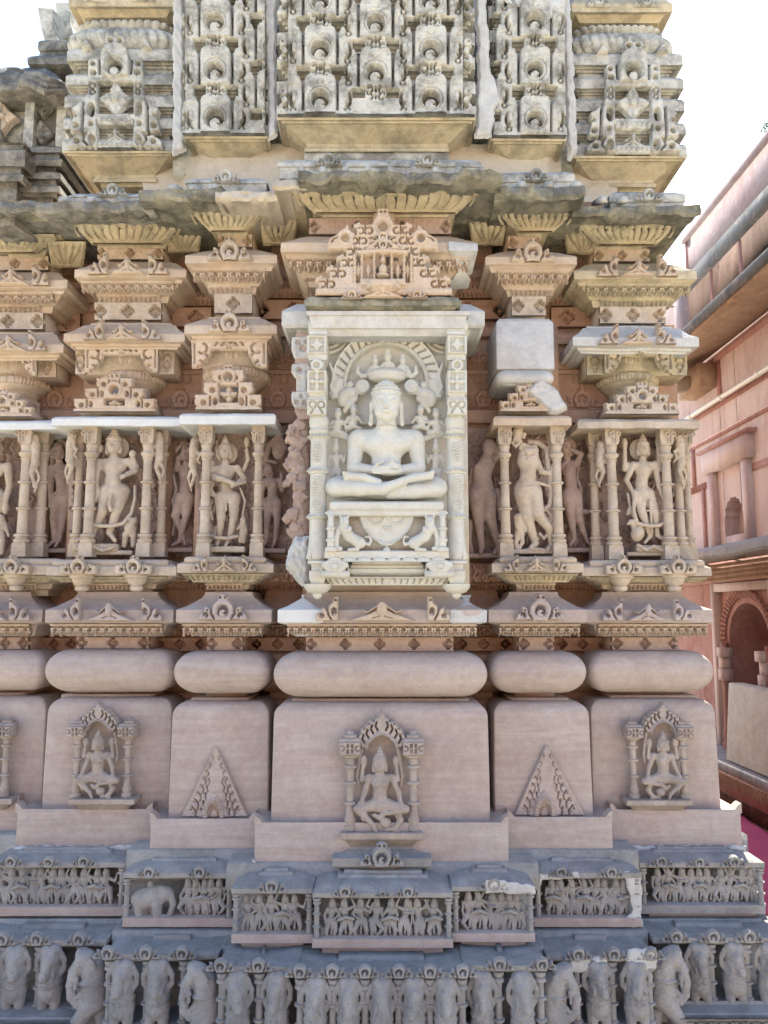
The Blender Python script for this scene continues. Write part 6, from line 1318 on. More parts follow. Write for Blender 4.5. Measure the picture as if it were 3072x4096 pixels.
def tongue(w, y1): return [(c-w, 2042), (c-w*.97, 2075), (c-w*.85, 2115), (c-w*.55, 2155), (c-w*.2, y1-6), (c, y1), (c+w*.2, y1-6), (c+w*.55, 2155), (c+w*.85, 2115), (c+w*.97, 2075), (c+w, 2042)]
r.poly(tongue(112, 2188), 20, False, 4); r.poly(tongue(96, 2172), 15, True, 3)
pts = tongue(104, 2180)
for a, b in zip(pts[:-1], pts[1:]):
    n = max(1, int(math.hypot(b[0]-a[0], b[1]-a[1])/9))
    for k in range(n): r.circ(a[0]+(b[0]-a[0])*k/n, a[1]+(b[1]-a[1])*k/n, 3.5, 24, False, 3)
for q in (-1, 1):
    for k in range(17):
        a = math.pi*k/16; r.circ(c+q*40+math.cos(a)*36, 2052+math.sin(a)*46, 4.4, 22, False, 3)
for k in range(5): r.circ(c-12+k*6, 2108+10-abs(k-2)*4, 5, 22, False, 3)
r.dome(c, 2203, 16, 15, 14, 12); r.seg([(c, 2186), (c, 2196)], 9, 18)
r.obj('hanging_cloth', 2.984, mar, thr, dz=1.2)
mb = MB(); block(mb, 1298, 1796, 2.95, [(2246, -20), (2236, -14), (2232, 0), (2206, 0), (2202, -5)], back=.16, jit=.6); bs = mb.build('throne_base', mar, MS, smooth=30)
r = Rel(1310, 2222, 1784, 2248, 2.2, 0)
for i in range(8): r.dome(1340+i*59, 2246, 30, 20, 4, 9); r.ring(1340+i*59, 2248, 22, 4, 8, True, 3)
r.obj('petal_carving', 2.958, mar, bs)
mb = MB(); block(mb, 1396, 1700, 2.99, [(2336, -30), (2312, -24), (2296, -8), (2290, -2), (2276, 0), (2272, -7), (2262, -5), (2258, -12), (2246, -12)], back=.12); mb.build('stepped_plinth', mar, MS, smooth=30)
petal_strip('petal_carving', 1300, 1806, 2308, 2342, 3.0, 3.03, 9, mar, MS, inset=20, lift=9)
for x in (1340, 1758):
    mb = MB(); block(mb, x-58, x+58, 2.945, [(2308, -3), (2306, 0), (2284, 0), (2282, -6)], back=.1); cb = mb.build('corner_block', mar, MS)
    r = Rel(x-58, 2236, x+58, 2290, 2.2, 0); r.poly([(x-58, 2290), (x-50, 2250), (x-20, 2240), (x+20, 2240), (x+50, 2250), (x+58, 2290)], 8); r.ring(x, 2264, 19, 7, 13, False, 4); r.dome(x, 2264, 15, 14, 8, 9)
    for q in (-1, 1): r.poly([(x+q*54, 2288), (x+q*30, 2288), (x+q*52, 2262)], 1, True, 3)
    r.obj('disc_carving', 2.955, mar, cb)
# ---------------- the seated marble figure
def jina(S):
    cx = 1545
    # head
    hy, hd = 1636, 92
    S.ell((cx, hy-18, hd), (57, 62, 56), 4); S.ell((cx, hy+30, hd+8), (44, 46, 45), 18); S.ell((cx, hy+58, hd+22), (20, 16, 18), 12)
    for q in (-1, 1):
        S.ell((cx+q*27, hy+38, hd+26), (19, 20, 18), 12)
        S.ell((cx+q*24, hy-4, hd+62), (20, 10, 12), 5, True)
        S.ell((cx+q*24, hy-3, hd+45), (17, 9, 10), 2)
        S.path([(cx+q*9, hy-2, hd+54), (cx+q*24, hy+1, hd+57), (cx+q*40, hy-5, hd+46)], 1.6, 1.2, 1, True)
        S.path([(cx+q*7, hy-16, hd+55), (cx+q*22, hy-26, hd+53), (cx+q*38, hy-22, hd+44), (cx+q*46, hy-12, hd+34)], 2.8, 1.8, 3)
        S.ell((cx+q*7, hy+20, hd+60), (5, 4.5, 5), 2)
        S.path([(cx+q*54, hy-14, hd-4), (cx+q*60, hy-2, hd-2), (cx+q*58, hy+24, hd), (cx+q*60, hy+62, hd-4), (cx+q*62, hy+76, hd-6)], 6, 9, 3); S.path([(cx+q*58, hy+30, hd+6), (cx+q*61, hy+66, hd+2)], 3, None, 1, True)
    S.path([(cx, hy-18, hd+55), (cx, hy+6, hd+62), (cx, hy+19, hd+66)], 4.5, 7.5, 5)
    S.path([(cx-15, hy+37, hd+52), (cx-6, hy+34, hd+57), (cx, hy+35.5, hd+58), (cx+6, hy+34, hd+57), (cx+15, hy+37, hd+52)], 3.2, None, 3); S.cap((cx-11, hy+42, hd+53), (cx+11, hy+42, hd+53), 3.6, None, 3)
    S.path([(cx-18, hy+38, hd+55), (cx, hy+39.5, hd+63), (cx+18, hy+38, hd+55)], 1.1, None, 1, True)
    rs = np.random.RandomState(2)
    for row in range(5):
        n = 17-row*2
        for k in range(n):
            a = math.pi*(k+.5*(row % 2))/(n-1); el = .30+row*.25; x = math.cos(a)*math.cos(el)*57; z = math.sin(a)*math.cos(el)*55; y = -math.sin(el)*63
            S.ell((cx+x, hy-24+y, hd+z), (7.5, 6.5, 7), 2)
    S.ell((cx, hy-84, hd-4), (24, 16, 24), 5)
    # neck, torso
    S.cap((cx, hy+55, hd-12), (cx, 1735, 66), 38, 42, 8); S.ell((cx, 1722, hd-2), (38, 3, 34), 2)
    S.cap((1440, 1768, 52), (1650, 1768, 52), 42, None, 12, fl=.85); S.ell((cx, 1785, 62), (100, 58, 46), 16); S.cap((cx, 1790, 58), (cx, 1862, 60), 74, 52, 16, fl=.62); S.ell((cx, 1868, 62), (58, 40, 40), 14)
    for q in (-1, 1): S.ell((cx+q*42, 1792, 84), (44, 30, 22), 14)
    S.ell((cx-2, 1856, 103), (4, 4, 5), 2, True)
    S.poly = None
    S.ell((cx+4, 1748, 104), (9, 14, 4), 1); S.ell((cx+4, 1748, 106), (14, 8, 3), 1)
    # arms
    for q in (-1, 1):
        X = lambda t: cx+q*t
        S.ell((X(112), 1772, 50), (40, 42, 38), 10); S.cap((X(118), 1780, 48), (X(128), 1880, 62), 36, 27, 8); S.cap((X(126), 1886, 66), (X(50), 1900, 118), 27, 17, 8)
    # hands: one palm on the other, fingers side by side
    S.ell((1560, 1908, 122), (56, 15, 24), 6); S.ell((1535, 1893, 130), (46, 11, 20), 4)
    for k in range(4):
        S.path([(1520, 1884+k*5.5, 134-k*1+k), (1490, 1890+k*6.5, 146), (1462, 1902+k*6, 142)], 5.6, 4.4, 1) if False else None
        S.path([(1530, 1882+k*5, 132+k*2), (1560, 1878+k*5.6, 142+k*2), (1600-abs(k-1.2)*5, 1880+k*6, 140+k*2)], 5.2, 3.8, .8)
        S.path([(1555, 1899+k*4.5, 140), (1520, 1900+k*5.5, 147), (1486+abs(k-1.2)*5, 1896+k*6.5, 142)], 5.4, 4.0, .8)
    S.path([(1600, 1900, 134), (1584, 1886, 146), (1562, 1872, 150)], 6.5, 4.5, 2); S.path([(1492, 1900, 134), (1510, 1882, 148), (1534, 1871, 150)], 6.5, 4.5, 2)
    # crossed legs
    for q in (-1, 1): S.ell((cx+q*185, 1964, 78), (56, 42, 50), 16)
    S.path([(1545-95, 1950, 70), (1545-190, 1962, 80)], 42, 40, 14); S.path([(1545+95, 1950, 70), (1545+190, 1962, 80)], 42, 40, 14)
    S.path([(1358, 1968, 108), (1440, 1976, 132), (1530, 1978, 138), (1610, 1950, 146)], 34, 17, 10); S.path([(1735, 1974, 108), (1650, 1984, 122), (1560, 1990, 112)], 32, 24, 10)
    S.ell((cx, 1975, 85), (170, 36, 50), 12)
    # feet, soles up
    S.path([(1605, 1948, 150), (1650, 1935, 150), (1712, 1925, 140)], 14, 16, 5); S.path([(1515, 1950, 136), (1460, 1932, 138), (1400, 1926, 132)], 14, 15, 5)
    for k in range(5):
        S.cap((1708+k*1.5, 1917+k*5, 152-k), (1727-k*1.5, 1910+k*7, 150-k*2), 5, 4, 1); S.cap((1398+k, 1916+k*5, 140-k), (1378+k*1.5, 1912+k*7, 138-k*2), 5, 4, 1)
S = Sdf((1285, 1525, -12), (1808, 2022, 172), 2.5); jina(S)
cx, cy = 1545, 2012
o = S.obj('seated_statue', cx, cy, 3.09, M['marble'], None, o=(cx, cy)); tag(o, 'white marble figure seated cross-legged with hands folded in its lap', 'statue')
# ================================================================ PLINTH: SMALL SHRINES, LEAF TRIANGLES, FRIEZES, ELEPHANTS
def goddess_shrine(cx, ytop, k, Y, label, mir=False, wear=0, lower=False):
    """k: size against the centre shrine; rows below are for k = 1 with the apex at row 0"""
    q = -1 if mir else 1
    X = lambda v: cx+q*v*k
    YY = lambda v: ytop+v*k
    mat = M['shrine']
    root = thing('carved_shrine', label, 'carved shrine', tuple(at(cx, YY(500), Y)), 'small goddess shrines on the pedestal blocks')
    r = Rel(cx-215*k, YY(0)-4, cx+215*k, YY(150), 2.1, 0)
    out = [(0, 0), (14, 26), (45, 44), (80, 78), (100, 120), (112, 140), (60, 150), (52, 128), (30, 104), (0, 94)]
    r.poly([(cx+a*k, YY(b)) for a, b in out]+[(cx-a*k, YY(b)) for a, b in out[::-1]], 30, False, 4)
    r.poly([(cx+a*k*.62, YY(b)) for a, b in ((0, 112), (50, 135), (80, 160), (-80, 160), (-50, 135))], 1, True, 4)
    for s in (-1, 1):
        for i, (a, b) in enumerate(((20, 62), (38, 74), (56, 92), (72, 112), (86, 132))):
            r.seg([(cx+s*a*k, YY(b-16)), (cx+s*(a+5)*k, YY(b)), (cx+s*(a-4)*k, YY(b+16))], 6*k, 4, True, 3); 
            r.circ(cx+s*(a+12)*k, YY(b-22), 4*k, 6, True, 3)
        r.seg([(cx, YY(92)), (cx+s*28*k, YY(102)), (cx+s*52*k, YY(126)), (cx+s*60*k, YY(150))], 8*k, 38, False, 4)
    r.obj('canopy_arch', Y-.004, mat, root, dz=1.2)
    for s in (-1, 1):
        px = cx+s*127*k; sx, sz = scl(YY(300), Y); P = at(px, YY(482), Y-.03); u = k*sx; z = lambda v: zof(YY(v), Y-.03)
        mb = MB(); c = (P[0], Y-.028, 0)
        mb.lathe(c, [(z(482), 26*u), (z(462), 26*u), (z(458), 20*u), (z(440), 24*u), (z(425), 18*u), (z(380), 16*u), (z(377), 26*u), (z(368), 26*u), (z(364), 15*u), (z(300), 15*u), (z(297), 26*u), (z(288), 26*u), (z(284), 15*u), (z(236), 15*u), (z(232), 26*u), (z(222), 26*u), (z(218), 17*u), (z(196), 17*u), (z(190), 30*u), (z(182), 30*u)], 14)
        pil = mb.build('pillar', mat, root, smooth=30)
        mb = MB(); block(mb, px-46*k, px+46*k, Y-.055, [(YY(190), -8), (YY(182), 0), (YY(174), -4), (YY(132), -4), (YY(128), 2), (YY(120), -2), (YY(112), -16), (YY(104), -14), (YY(98), -26), (YY(84), -32)], back=.05, rnd=9*k); bc = mb.build('box_capital', mat, pil, smooth=35)
        r = Rel(px-44*k, YY(126), px+44*k, YY(184), 2.0, 0); r.box(px-40*k, YY(130), px+40*k, YY(180), 10); 
        for a in (-9, 9):
            for b in (144, 166): r.box(px+(a-5)*k, YY(b-8), px+(a+5)*k, YY(b+8), 1, True, 2)
        for a in (-1, 1): r.ring(px+a*32*k, YY(155), 10*k, 5*k, 2, True, 3)
        r.obj('lattice_carving', Y-.052, mat, bc)
    S = Sdf((cx-140*k, YY(78), -8), (cx+140*k, YY(500), 95), 2.6)
    u = 28*k; d = 36
    P3 = lambda a, b, c=d: (X(a), YY(b), c)
    J = dict(head=P3(-8, 206, 44), neck=P3(-8, 240, 38), shL=P3(-48, 262, 36), shR=P3(38, 262, 36), chest=P3(-6, 282, 36), waist=P3(-8, 328, 34), hipL=P3(-32, 372, 34), hipR=P3(20, 372, 34), elL=P3(-66, 318, 40), haL=P3(-80, 356, 50), elR=P3(66, 320, 40), haR=P3(76, 362, 50),
             knL=P3(-96, 384, 56), anL=P3(-34, 448, 50), toL=P3(-22, 474, 56), knR=P3(94, 384, 56), anR=P3(34, 398, 58), toR=P3(14, 402, 60))
    if mir:
        J = {kk: J[kk[:-1]+{'L': 'R', 'R': 'L'}[kk[-1]]] if kk[-1] in 'LR' else v for kk, v in J.items()}
    body(S, J, u, female=True, skirt=False, thick=.9)
    for s in (-1, 1):
        S.path([P3(-8+s*46, 262, 28), P3(-8+s*72, 272, 34), P3(-8+s*66, 215, 34)], u*.38, u*.28, 3); S.ell(P3(-8+s*64, 198, 34), (u*.5, u*.9, u*.4), 3); S.path([P3(-8+s*84, 300, 24), P3(-8+s*90, 260, 24), P3(-8+s*74, 150, 24)], u*.2, u*.3, 3)
    S.path([P3(60, 400, 40), P3(74, 430, 44), P3(50, 468, 50)], u*.5, u*.4, 4); S.ell(P3(14, 440, 44), (u*.8, u*.8, u*.7), 4); S.path([P3(20, 470, 44), P3(50, 462, 50), P3(64, 478, 50)], u*.35, None, 3); S.path([P3(20, 395, 52), P3(-10, 420, 50), P3(-30, 410, 46)], u*.4, u*.3, 3)
    S.box(P3(0, 492, 26), (108*k, 10*k, 34), 3, 2); S.rough(.7, .2, 5)
    S.obj('goddess_figure', cx, YY(495), Y, M['shrine'], root, o=(cx, YY(495)))
    mb = MB(); block(mb, cx-165*k, cx+165*k, Y-.078, [(YY(556), -52), (YY(548), -46), (YY(545), -34), (YY(526), -20), (YY(523), -4), (YY(519), 0), (YY(496), 0), (YY(493), -6), (YY(489), -30)], back=.14, jit=.8); mb.build('shrine_base', mat, root, smooth=35)
    return root
goddess_shrine(1527, 2838, 1.0, 3.06, 'largest carved goddess shrine, on the central pedestal block under the white marble shrine', lower=True)
goddess_shrine(404, 2802, .80, 3.30, 'small carved goddess shrine on the second pedestal block from the left', mir=False)
goddess_shrine(2640, 2806, .80, 3.30, 'small carved goddess shrine on the rightmost pedestal block', mir=True)
goddess_shrine(-88, 2800, .80, 3.40, 'small carved shrine cut off by the left edge of the photo')
mb = MB(); block(mb, 1328, 1726, 2.955, [(3474, -14), (3470, -6), (3466, 0), (3434, 0), (3430, -6), (3424, -26), (3408, -46), (3396, -58), (3388, -60)], back=.1, rnd=5, jit=.8); lc = mb.build('lower_shrine_ledge', M['base'], T, smooth=35)
r = Rel(1420, 3350, 1634, 3466, 2.1, 0); half_moon(r, 1527, 3422, 38, 22); orn('scroll_ornament', r, 2.957, M['base'], lc, Ybot=2.957)
# triangular leaf carvings on the two narrow blocks
for cx, bx0, bx1, y0, y1, Y in ((866, 728, 992, 2985, 3264, 3.19), (2184, 2058, 2336, 2978, 3258, 3.19)):
    r = Rel(bx0-6, y0-4, bx1+6, y1+4, 2.1, 0); c = cx; H = y1-y0
    r.poly([(cx, y0), (bx1, y1), (bx0, y1)], 8, False, 3); r.poly([(cx, y0+14), (bx1-14, y1-5), (bx0+14, y1-5)], 6, True, 3)
    for s, bx in ((-1, bx0), (1, bx1)):
        for i in range(8):
            t = .13+i*.105; y = y0+H*t; half = abs(bx-cx)*t; L = 16+i*6.5; e = cx+s*half*.80; w = 4+i*.8
            r.seg([(e, y), (e-s*(4+i*1.6), y+L*.35), (e-s*(3+i*1.3), y+L*.7), (e+s*(2+i*1.0), y+L)], w, .4, True, 2.5, taper=w*.5); r.circ(e+s*(1+i*.6), y+L*.18, 2.2+i*.3, 1, True, 2)
            if i > 2: r.seg([(e-s*half*.30, y+L*.1), (e-s*(half*.30+5), y+L*.6), (e-s*half*.22, y+L*1.05)], w*.9, .4, True, 2.5, taper=w*.4)
    r.poly([(cx-8-34, y1-62), (cx-8, y1-100), (cx-8+34, y1-62), (cx-8+60, y1+4), (cx-8-60, y1+4)], 12, False, 5)
    for w, h, cut in ((42, 22, False), (24, 3, True), (14, 9, False)): r.circ(cx-8, y1-8, w, h, cut, 5, ay=1.7)
    for kk in range(16):
        a_ = math.pi*kk/15; r.seg([(cx-8+math.cos(a_)*25, y1-10-math.sin(a_)*44), (cx-8+math.cos(a_)*41, y1-6-math.sin(a_)*72)], 2.5, 17, True, 2)
    r.box(bx0-6, y1+1, bx1+6, y1+20, 0, True, 1)
    orn('leaf_triangle', r, Y-.002, M['pink'])
# ---- dancers' frieze ---------------------------------------------------------------------
def dancer(seed, mat, elephant=False):
    """about 180 units high, feet at (0,0); returns mesh via Sdf"""
    rs = np.random.RandomState(seed); S = Sdf((-62, -192, -4), (62, 10, 66), 3.0)
    sw = rs.uniform(-9, 9); u = 14.5; hx = rs.uniform(-6, 6); f = 1 if rs.rand() < .5 else -1
    pose = seed % 6
    J = dict(head=(hx+sw, -162, 36), neck=(hx*.6+sw*.8, -146, 32), shL=(-17+sw, -138, 30), shR=(17+sw, -138, 30), chest=(sw, -128, 30), waist=(sw*.2, -104, 28), hipL=(-11-sw*.6, -88, 28), hipR=(11-sw*.6, -88, 28), crown='bun')
    kx = rs.uniform(8, 24); bend = rs.uniform(0, 14)
    J['knL'] = (-kx-4, -48-bend*.3, 40); J['anL'] = (-10-rs.uniform(0, 12), -12, 34); J['toL'] = (J['anL'][0]-8*f, -5, 44)
    J['knR'] = (kx+2, -46-bend*.5, 40); J['anR'] = (12+rs.uniform(-6, 16), -12, 34); J['toR'] = (J['anR'][0]+7, -5, 44)
    if pose == 0: J['knR'] = (30, -62, 48); J['anR'] = (12, -34, 40); J['toR'] = (4, -28, 46)
    A = [((-34, -116, 34), (-12, -106, 50)), ((-38, -152, 36), (-26, -178, 40)), ((-30, -110, 32), (-24, -84, 38)), ((-36, -126, 40), (-4, -132, 52)), ((-40, -128, 34), (-48, -160, 38))]
    l = A[rs.randint(5)]; rr = A[rs.randint(5)]
    J['elL'], J['haL'] = l; J['elR'], J['haR'] = [(-a[0], a[1]+3, a[2]) for a in rr]
    body(S, J, u, female=(seed % 2 == 0), skirt=False, k=5)
    if pose in (1, 4): S.path([(-30, -100, 46), (0, -112, 56), (32, -96, 46)], 8, 8, 2)      # a drum across the body
    elif pose == 2: S.path([(28, -170, 34), (30, -100, 40), (22, -40, 40)], 4, 3, 2)
    elif pose == 3: S.path([(-34, -40, 26), (-44, -10, 26)], 9, 7, 3); S.ell((-38, -52, 28), (9, 10, 9), 3)
    S.path([(sw*-.6, -84, 42), (2, -60, 42), (0, -36, 36)], 3.5, 5, 2)
    S.rough(.8, .25, seed); return S
DANC = {}
def put_dancer(i, px, py, Y, k, par, mat, flip=False):
    key = (i % 10, mat.name)
    sx, sz = scl(py, Y)
    if key not in DANC:
        V, Q = dancer(key[0]+3, mat).net(); me = mesh_np('dancer_figure', np.stack([V[:, 0], -V[:, 2], -V[:, 1]], -1)*MM, Q, True); me.materials.append(mat); DANC[key] = me
    o = bpy.data.objects.new('dancer_figure', DANC[key]); COL.objects.link(o)
    o.scale = (sx*1000*k*(-1 if flip else 1), sx*1000*k, sz*1000*k); c = Vector(at(px, py, Y)); o.location = c-wpos(par); o.parent = par
    return o
def post(px, y0, y1, Y, w, mat, par, name='small_pillar'):
    sx, sz = scl(y1, Y); u = w*sx; z0, z1 = zof(y1, Y), zof(y0, Y); H = z1-z0; P = at(px, y1, Y); mb = MB()
    pr = [(0, 1.25), (.06, 1.25), (.07, .85), (.30, .8), (.31, 1.3), (.34, 1.3), (.35, .8), (.60, .78), (.61, 1.3), (.64, 1.3), (.65, .78), (.84, .78), (.86, 1.3), (.90, 1.2), (.92, .85), (.94, 1.2), (1, 1.3)]
    mb.lathe((P[0], Y, z0), [(H*a, u*b) for a, b in pr], 12); return mb.build(name, mat, par, smooth=30)
FR = [('c', 1250, 1812, 3572, 3792, 2.84, 8, 3482), ('l2', 925, 1252, 3555, 3773, 2.875, 5, 3475), ('r2', 1808, 2140, 3546, 3768, 2.875, 6, 3462), ('l1', 488, 932, 3494, 3708, 3.02, 6, 3420), ('r1', 2138, 2566, 3494, 3708, 3.02, 8, 3420), ('l0', -60, 500, 3452, 3664, 3.13, 11, 3390), ('r0', 2560, 3062, 3452, 3656, 3.13, 10, 3388)]
di = 0
for key, x0, x1, yt, yb, Y, nd, yk in FR:
    mat = M['base']
    mb = MB(); block(mb, x0+14, x1-14, Y+.15, [(yb-10, 0), (yt-6, 0)], back=.12); fp = mb.build('figure_frieze', M['base'], T)
    mb = MB(); block(mb, x0, x1, Y, [(yb, 0), (yb-34, 0), (yb-37, -3)], back=.25, jit=1.2); mb.build('frieze_floor', M['pink'] if key != 'r0' else mat, fp, smooth=30)
    mb = MB(); h = yt-yk
    block(mb, x0, x1, Y, [(yt+20, -4), (yt+18, 0), (yt, 0), (yt-4, -5), (yt-h*.30, -28), (yt-h*.62, -66), (yt-h*.64, -76), (yt-h*.82, -84), (yt-h*.84, -98), (yk, -102)], back=.25, jit=1.8, seed=x0+3); rf = mb.build('frieze_roof', mat, fp, smooth=40)
    cx = (x0+x1)/2
    for xx, s in (((cx-150, 22), (cx+100, 22), (cx, 13)) if key in ('c',) else ((cx, 26),) if key in ('l2', 'r2') else ((cx-110, 22), (cx+90, 22)) if key in ('l1', 'r1') else ((cx-170, 22), (cx-20, 20), (cx+120, 22))):
        r = Rel(xx-s*2.5, yt+12-s*2.4, xx+s*2.5, yt+14, 2.1, 0); half_moon(r, xx, yt+12-s, s, 16, top=False); orn('scroll_ornament', r, Y+.002, mat, rf)
    ends = [x0+16, x1-16]
    for e in ends:
        if -20 < e < 3072: post(e, yt+18, yb-34, Y+.018, 13, mat, fp)
    for i in range(nd):
        if key == 'l1' and i == 0: continue
        px = x0+48+(x1-x0-96)*(i+.5)/nd if key != 'l1' else x0+250+(x1-x0-290)*(i-.5)/(nd-1)
        put_dancer(di, px, yb-38, Y+.062, (yb-38-yt-12)/180.0, fp, mat, flip=(di % 3 == 1)); di += 1
    # a second, lower row of small companions between the dancers
    for i in range(nd-1):
        if key == 'l1' and i < 1: continue
        px = x0+48+(x1-x0-96)*(i+1)/nd if key != 'l1' else x0+250+(x1-x0-290)*(i)/(nd-1)
        put_dancer(di*3+i, px, yb-38, Y+.085, (yb-38-yt-16)/(210.0 if (i+di) % 2 else 190), fp, mat, flip=(i % 2 == 1))
    if key == 'l1':
        S = Sdf((530, 3505, -5), (725, 3682, 80), 3.0)
        S.ell((585, 3580, 34), (58, 46, 38), 8); S.ell((625, 3568, 34), (44, 40, 34), 8); S.ell((672, 3560, 40), (30, 32, 28), 8); S.ell((660, 3572, 56), (16, 24, 8), 4); S.path([(692, 3565, 44), (702, 3600, 46), (694, 3632, 48), (680, 3655, 50), (668, 3645, 50)], 14, 8, 4); S.ell((652, 3540, 36), (20, 16, 18), 4)
        for x, d in ((568, 44), (585, 20), (640, 50), (622, 24)): S.cap((x, 3600, d), (x+(4 if x > 600 else 0), 3668, d), 22, 15, 6)
        S.path([(532, 3570, 30), (526, 3600, 30), (532, 3640, 30)], 5, 3, 3); S.ell((606, 3520, 34), (11, 12, 10), 3); S.cap((606, 3534, 34), (604, 3550, 34), 11, 12, 3); S.rough(.8, .2, 3)
        S.obj('elephant', 628, 3672, Y+.07, mat, fp, o=(628, 3672))
    mb = MB(); block(mb, x0+38, x1-38, Y+.03, [(yb+52, -40), (yb+50, -30), (yb+40, -30), (yb+38, -12), (yb+24, -12), (yb+22, 0), (yb-2, 0)], back=.25, jit=1); mb.build('under_course', M['pink'], T, smooth=30)
mb = MB(); block(mb, 440, 2600, 3.0, [(3960, 0), (3724, 0), (3722, -6)], back=.5); block(mb, -240, 3060, 3.13, [(3900, 0), (3676, 0), (3674, -6)], back=.5); block(mb, 880, 2180, 2.90, [(3980, 0), (3786, 0), (3784, -6)], back=.3); mb.build('step_course', M['base'], T)
# low stone steps joining frieze roofs and sills
mb = MB(); block(mb, 500, 2560, 3.12, [(3520, 0), (3400, -2)], back=.3); block(mb, -200, 3000, 3.30, [(3500, 0), (3340, -2)], back=.3); block(mb, 900, 2160, 3.0, [(3560, 0), (3452, -4)], back=.3); mb.build('step_course', M['base'], T)
# ---- elephants ------------------------------------------------------------------------------
ET = []
for v in range(3):
    rs = np.random.RandomState(v+2); S = Sdf((-82, -292, -6), (82, 12, 128), 3.6)
    S.ell((0, -222, 52), (50, 54, 46), 8); S.ell((-20, -258, 56), (30, 24, 30), 8); S.ell((20, -258, 56), (30, 24, 30), 8)
    for s in (-1, 1):
        S.path([(s*46, -246, 60), (s*66, -215, 58), (s*66, -180, 54), (s*52, -160, 54)], 15, 9, 4, fl=.6); S.path([(s*43, -240, 86), (s*47, -200, 88), (s*44, -168, 84)], 4, 4, 1, cut=True); S.ell((s*27, -206, 96), (9, 6, 7), 2, cut=True); S.ell((s*27, -205, 90), (6, 4, 5), 1); S.path([(s*14, -214, 96), (s*28, -220, 94), (s*40, -212, 84)], 3, 2, 2)
        S.path([(s*28, -172, 88), (s*32, -158, 100)], 7, 5, 2)
    a = (-12, 0, 14)[v]; S.cap((0, -222, 84), (a, -158, 102), 27, 21, 6)
    for k in range(4): S.tor((a*.5*k/2, -200+k*12, 84), 30, 2, 1, cut=True)
    pass; S.ell((a*1.4, -146, 92), (30, 16, 24), 4, cut=True); S.ell((a, -168, 98), (22, 18, 18), 8)
    S.cap((0, -180, 44), (0, -92, 46), 50, 56, 14); S.tor((0, -128, 46), 54, 5, 2)
    for k in range(9): t = -1+k*.25; S.ell((t*46, -122+8*(1-t*t), 46+56*math.sqrt(max(0, 1-t*t*.8))), (5, 6, 5), 2)
    for s in (-1, 1): S.cap((s*28, -86, 50), (s*32, -14, 62), 30, 22, 8); S.ell((s*32, -8, 66), (24, 10, 24), 4)
    S.rough(1.4, .11, v); V, Q = S.net(); me = mesh_np('elephant', np.stack([V[:, 0], -V[:, 2], -V[:, 1]], -1)*MM, Q, True); me.materials.append(M['base']); ET.append(me)
def put_eleph(i, px, py, Y, k, par, ky=1.0):
    o = bpy.data.objects.new('elephant', ET[i % 3]); COL.objects.link(o); sx, sz = scl(py, Y); o.scale = (sx*1000*k*.84, sx*1000*k*.95, sz*1000*k*ky); o.location = Vector(at(px, py, Y))-wpos(par); o.parent = par; return o
def corner_elephant(cx, y0, Y, q, par):
    S = Sdf((cx-95, y0-40, -10), (cx+95, y0+285, 120), 3.4); X = lambda v: cx+q*v
    S.ell((X(10), y0+8, 50), (40, 40, 40), 8); S.ell((X(28), y0-12, 48), (26, 26, 34), 8); S.ell((X(-14), y0+34, 80), (26, 40, 12), 6); S.path([(X(30), y0+10, 60), (X(50), y0+50, 66), (X(60), y0+100, 66), (X(56), y0+150, 66), (X(34), y0+176, 68), (X(8), y0+168, 70), (X(2), y0+144, 72), (X(20), y0+136, 74), (X(32), y0+150, 74)], 23, 9, 4)
    S.ell((X(24), y0+20, 90), (7, 6, 7), 1, cut=True); S.ell((X(24), y0+21, 86), (4, 4, 5), 1)
    S.path([(X(0), y0+10, 92), (X(4), y0+50, 96), (X(-6), y0+76, 92)], 3.5, None, 1, cut=True)
    S.ell((X(36), y0+74, 84), (11, 16, 10), 3); S.cap((X(36), y0+78, 84), (X(34), y0+108, 92), 8, 5, 3); S.cap((X(-20), y0+60, 40), (X(-30), y0+170, 40), 52, 56, 12); S.tor((X(-18), y0+90, 44), 50, 6, 2)
    S.cap((X(-14), y0+190, 60), (X(40), y0+262, 66), 38, 24, 8); S.cap((X(-50), y0+190, 30), (X(-56), y0+270, 30), 34, 26, 8); S.rough(1.4, .12, 4)
    return S.obj('corner_elephant', cx, y0+270, Y, M['base'], par, o=(cx, y0+270))
EL = [('c', 1186, 1862, 3892, 3838, 2.70, 4190, [1265, 1395, 1527, 1655, 1780], [1200, 1330, 1460, 1595, 1720, 1850]), ('l2', 868, 1192, 3868, 3812, 2.735, 4170, [955, 1110], [884, 1035]), ('r2', 1856, 2190, 3862, 3806, 2.735, 4170, [1925, 2085], [1997, 2166]),
      ('l1', 418, 874, 3818, 3758, 2.85, 4092, [500, 640], [434, 585, 732]), ('r1', 2186, 2618, 3822, 3756, 2.85, 4092, [2384, 2535], [2310, 2452, 2600]), ('l0', -120, 424, 3762, 3712, 2.97, 4026, [-60, 75, 215], [14, 152, 322]), ('r0', 2612, 3180, 3752, 3706, 2.97, 4000, [2785, 2925, 3062], [2700, 2848, 2992])]
ei = 0
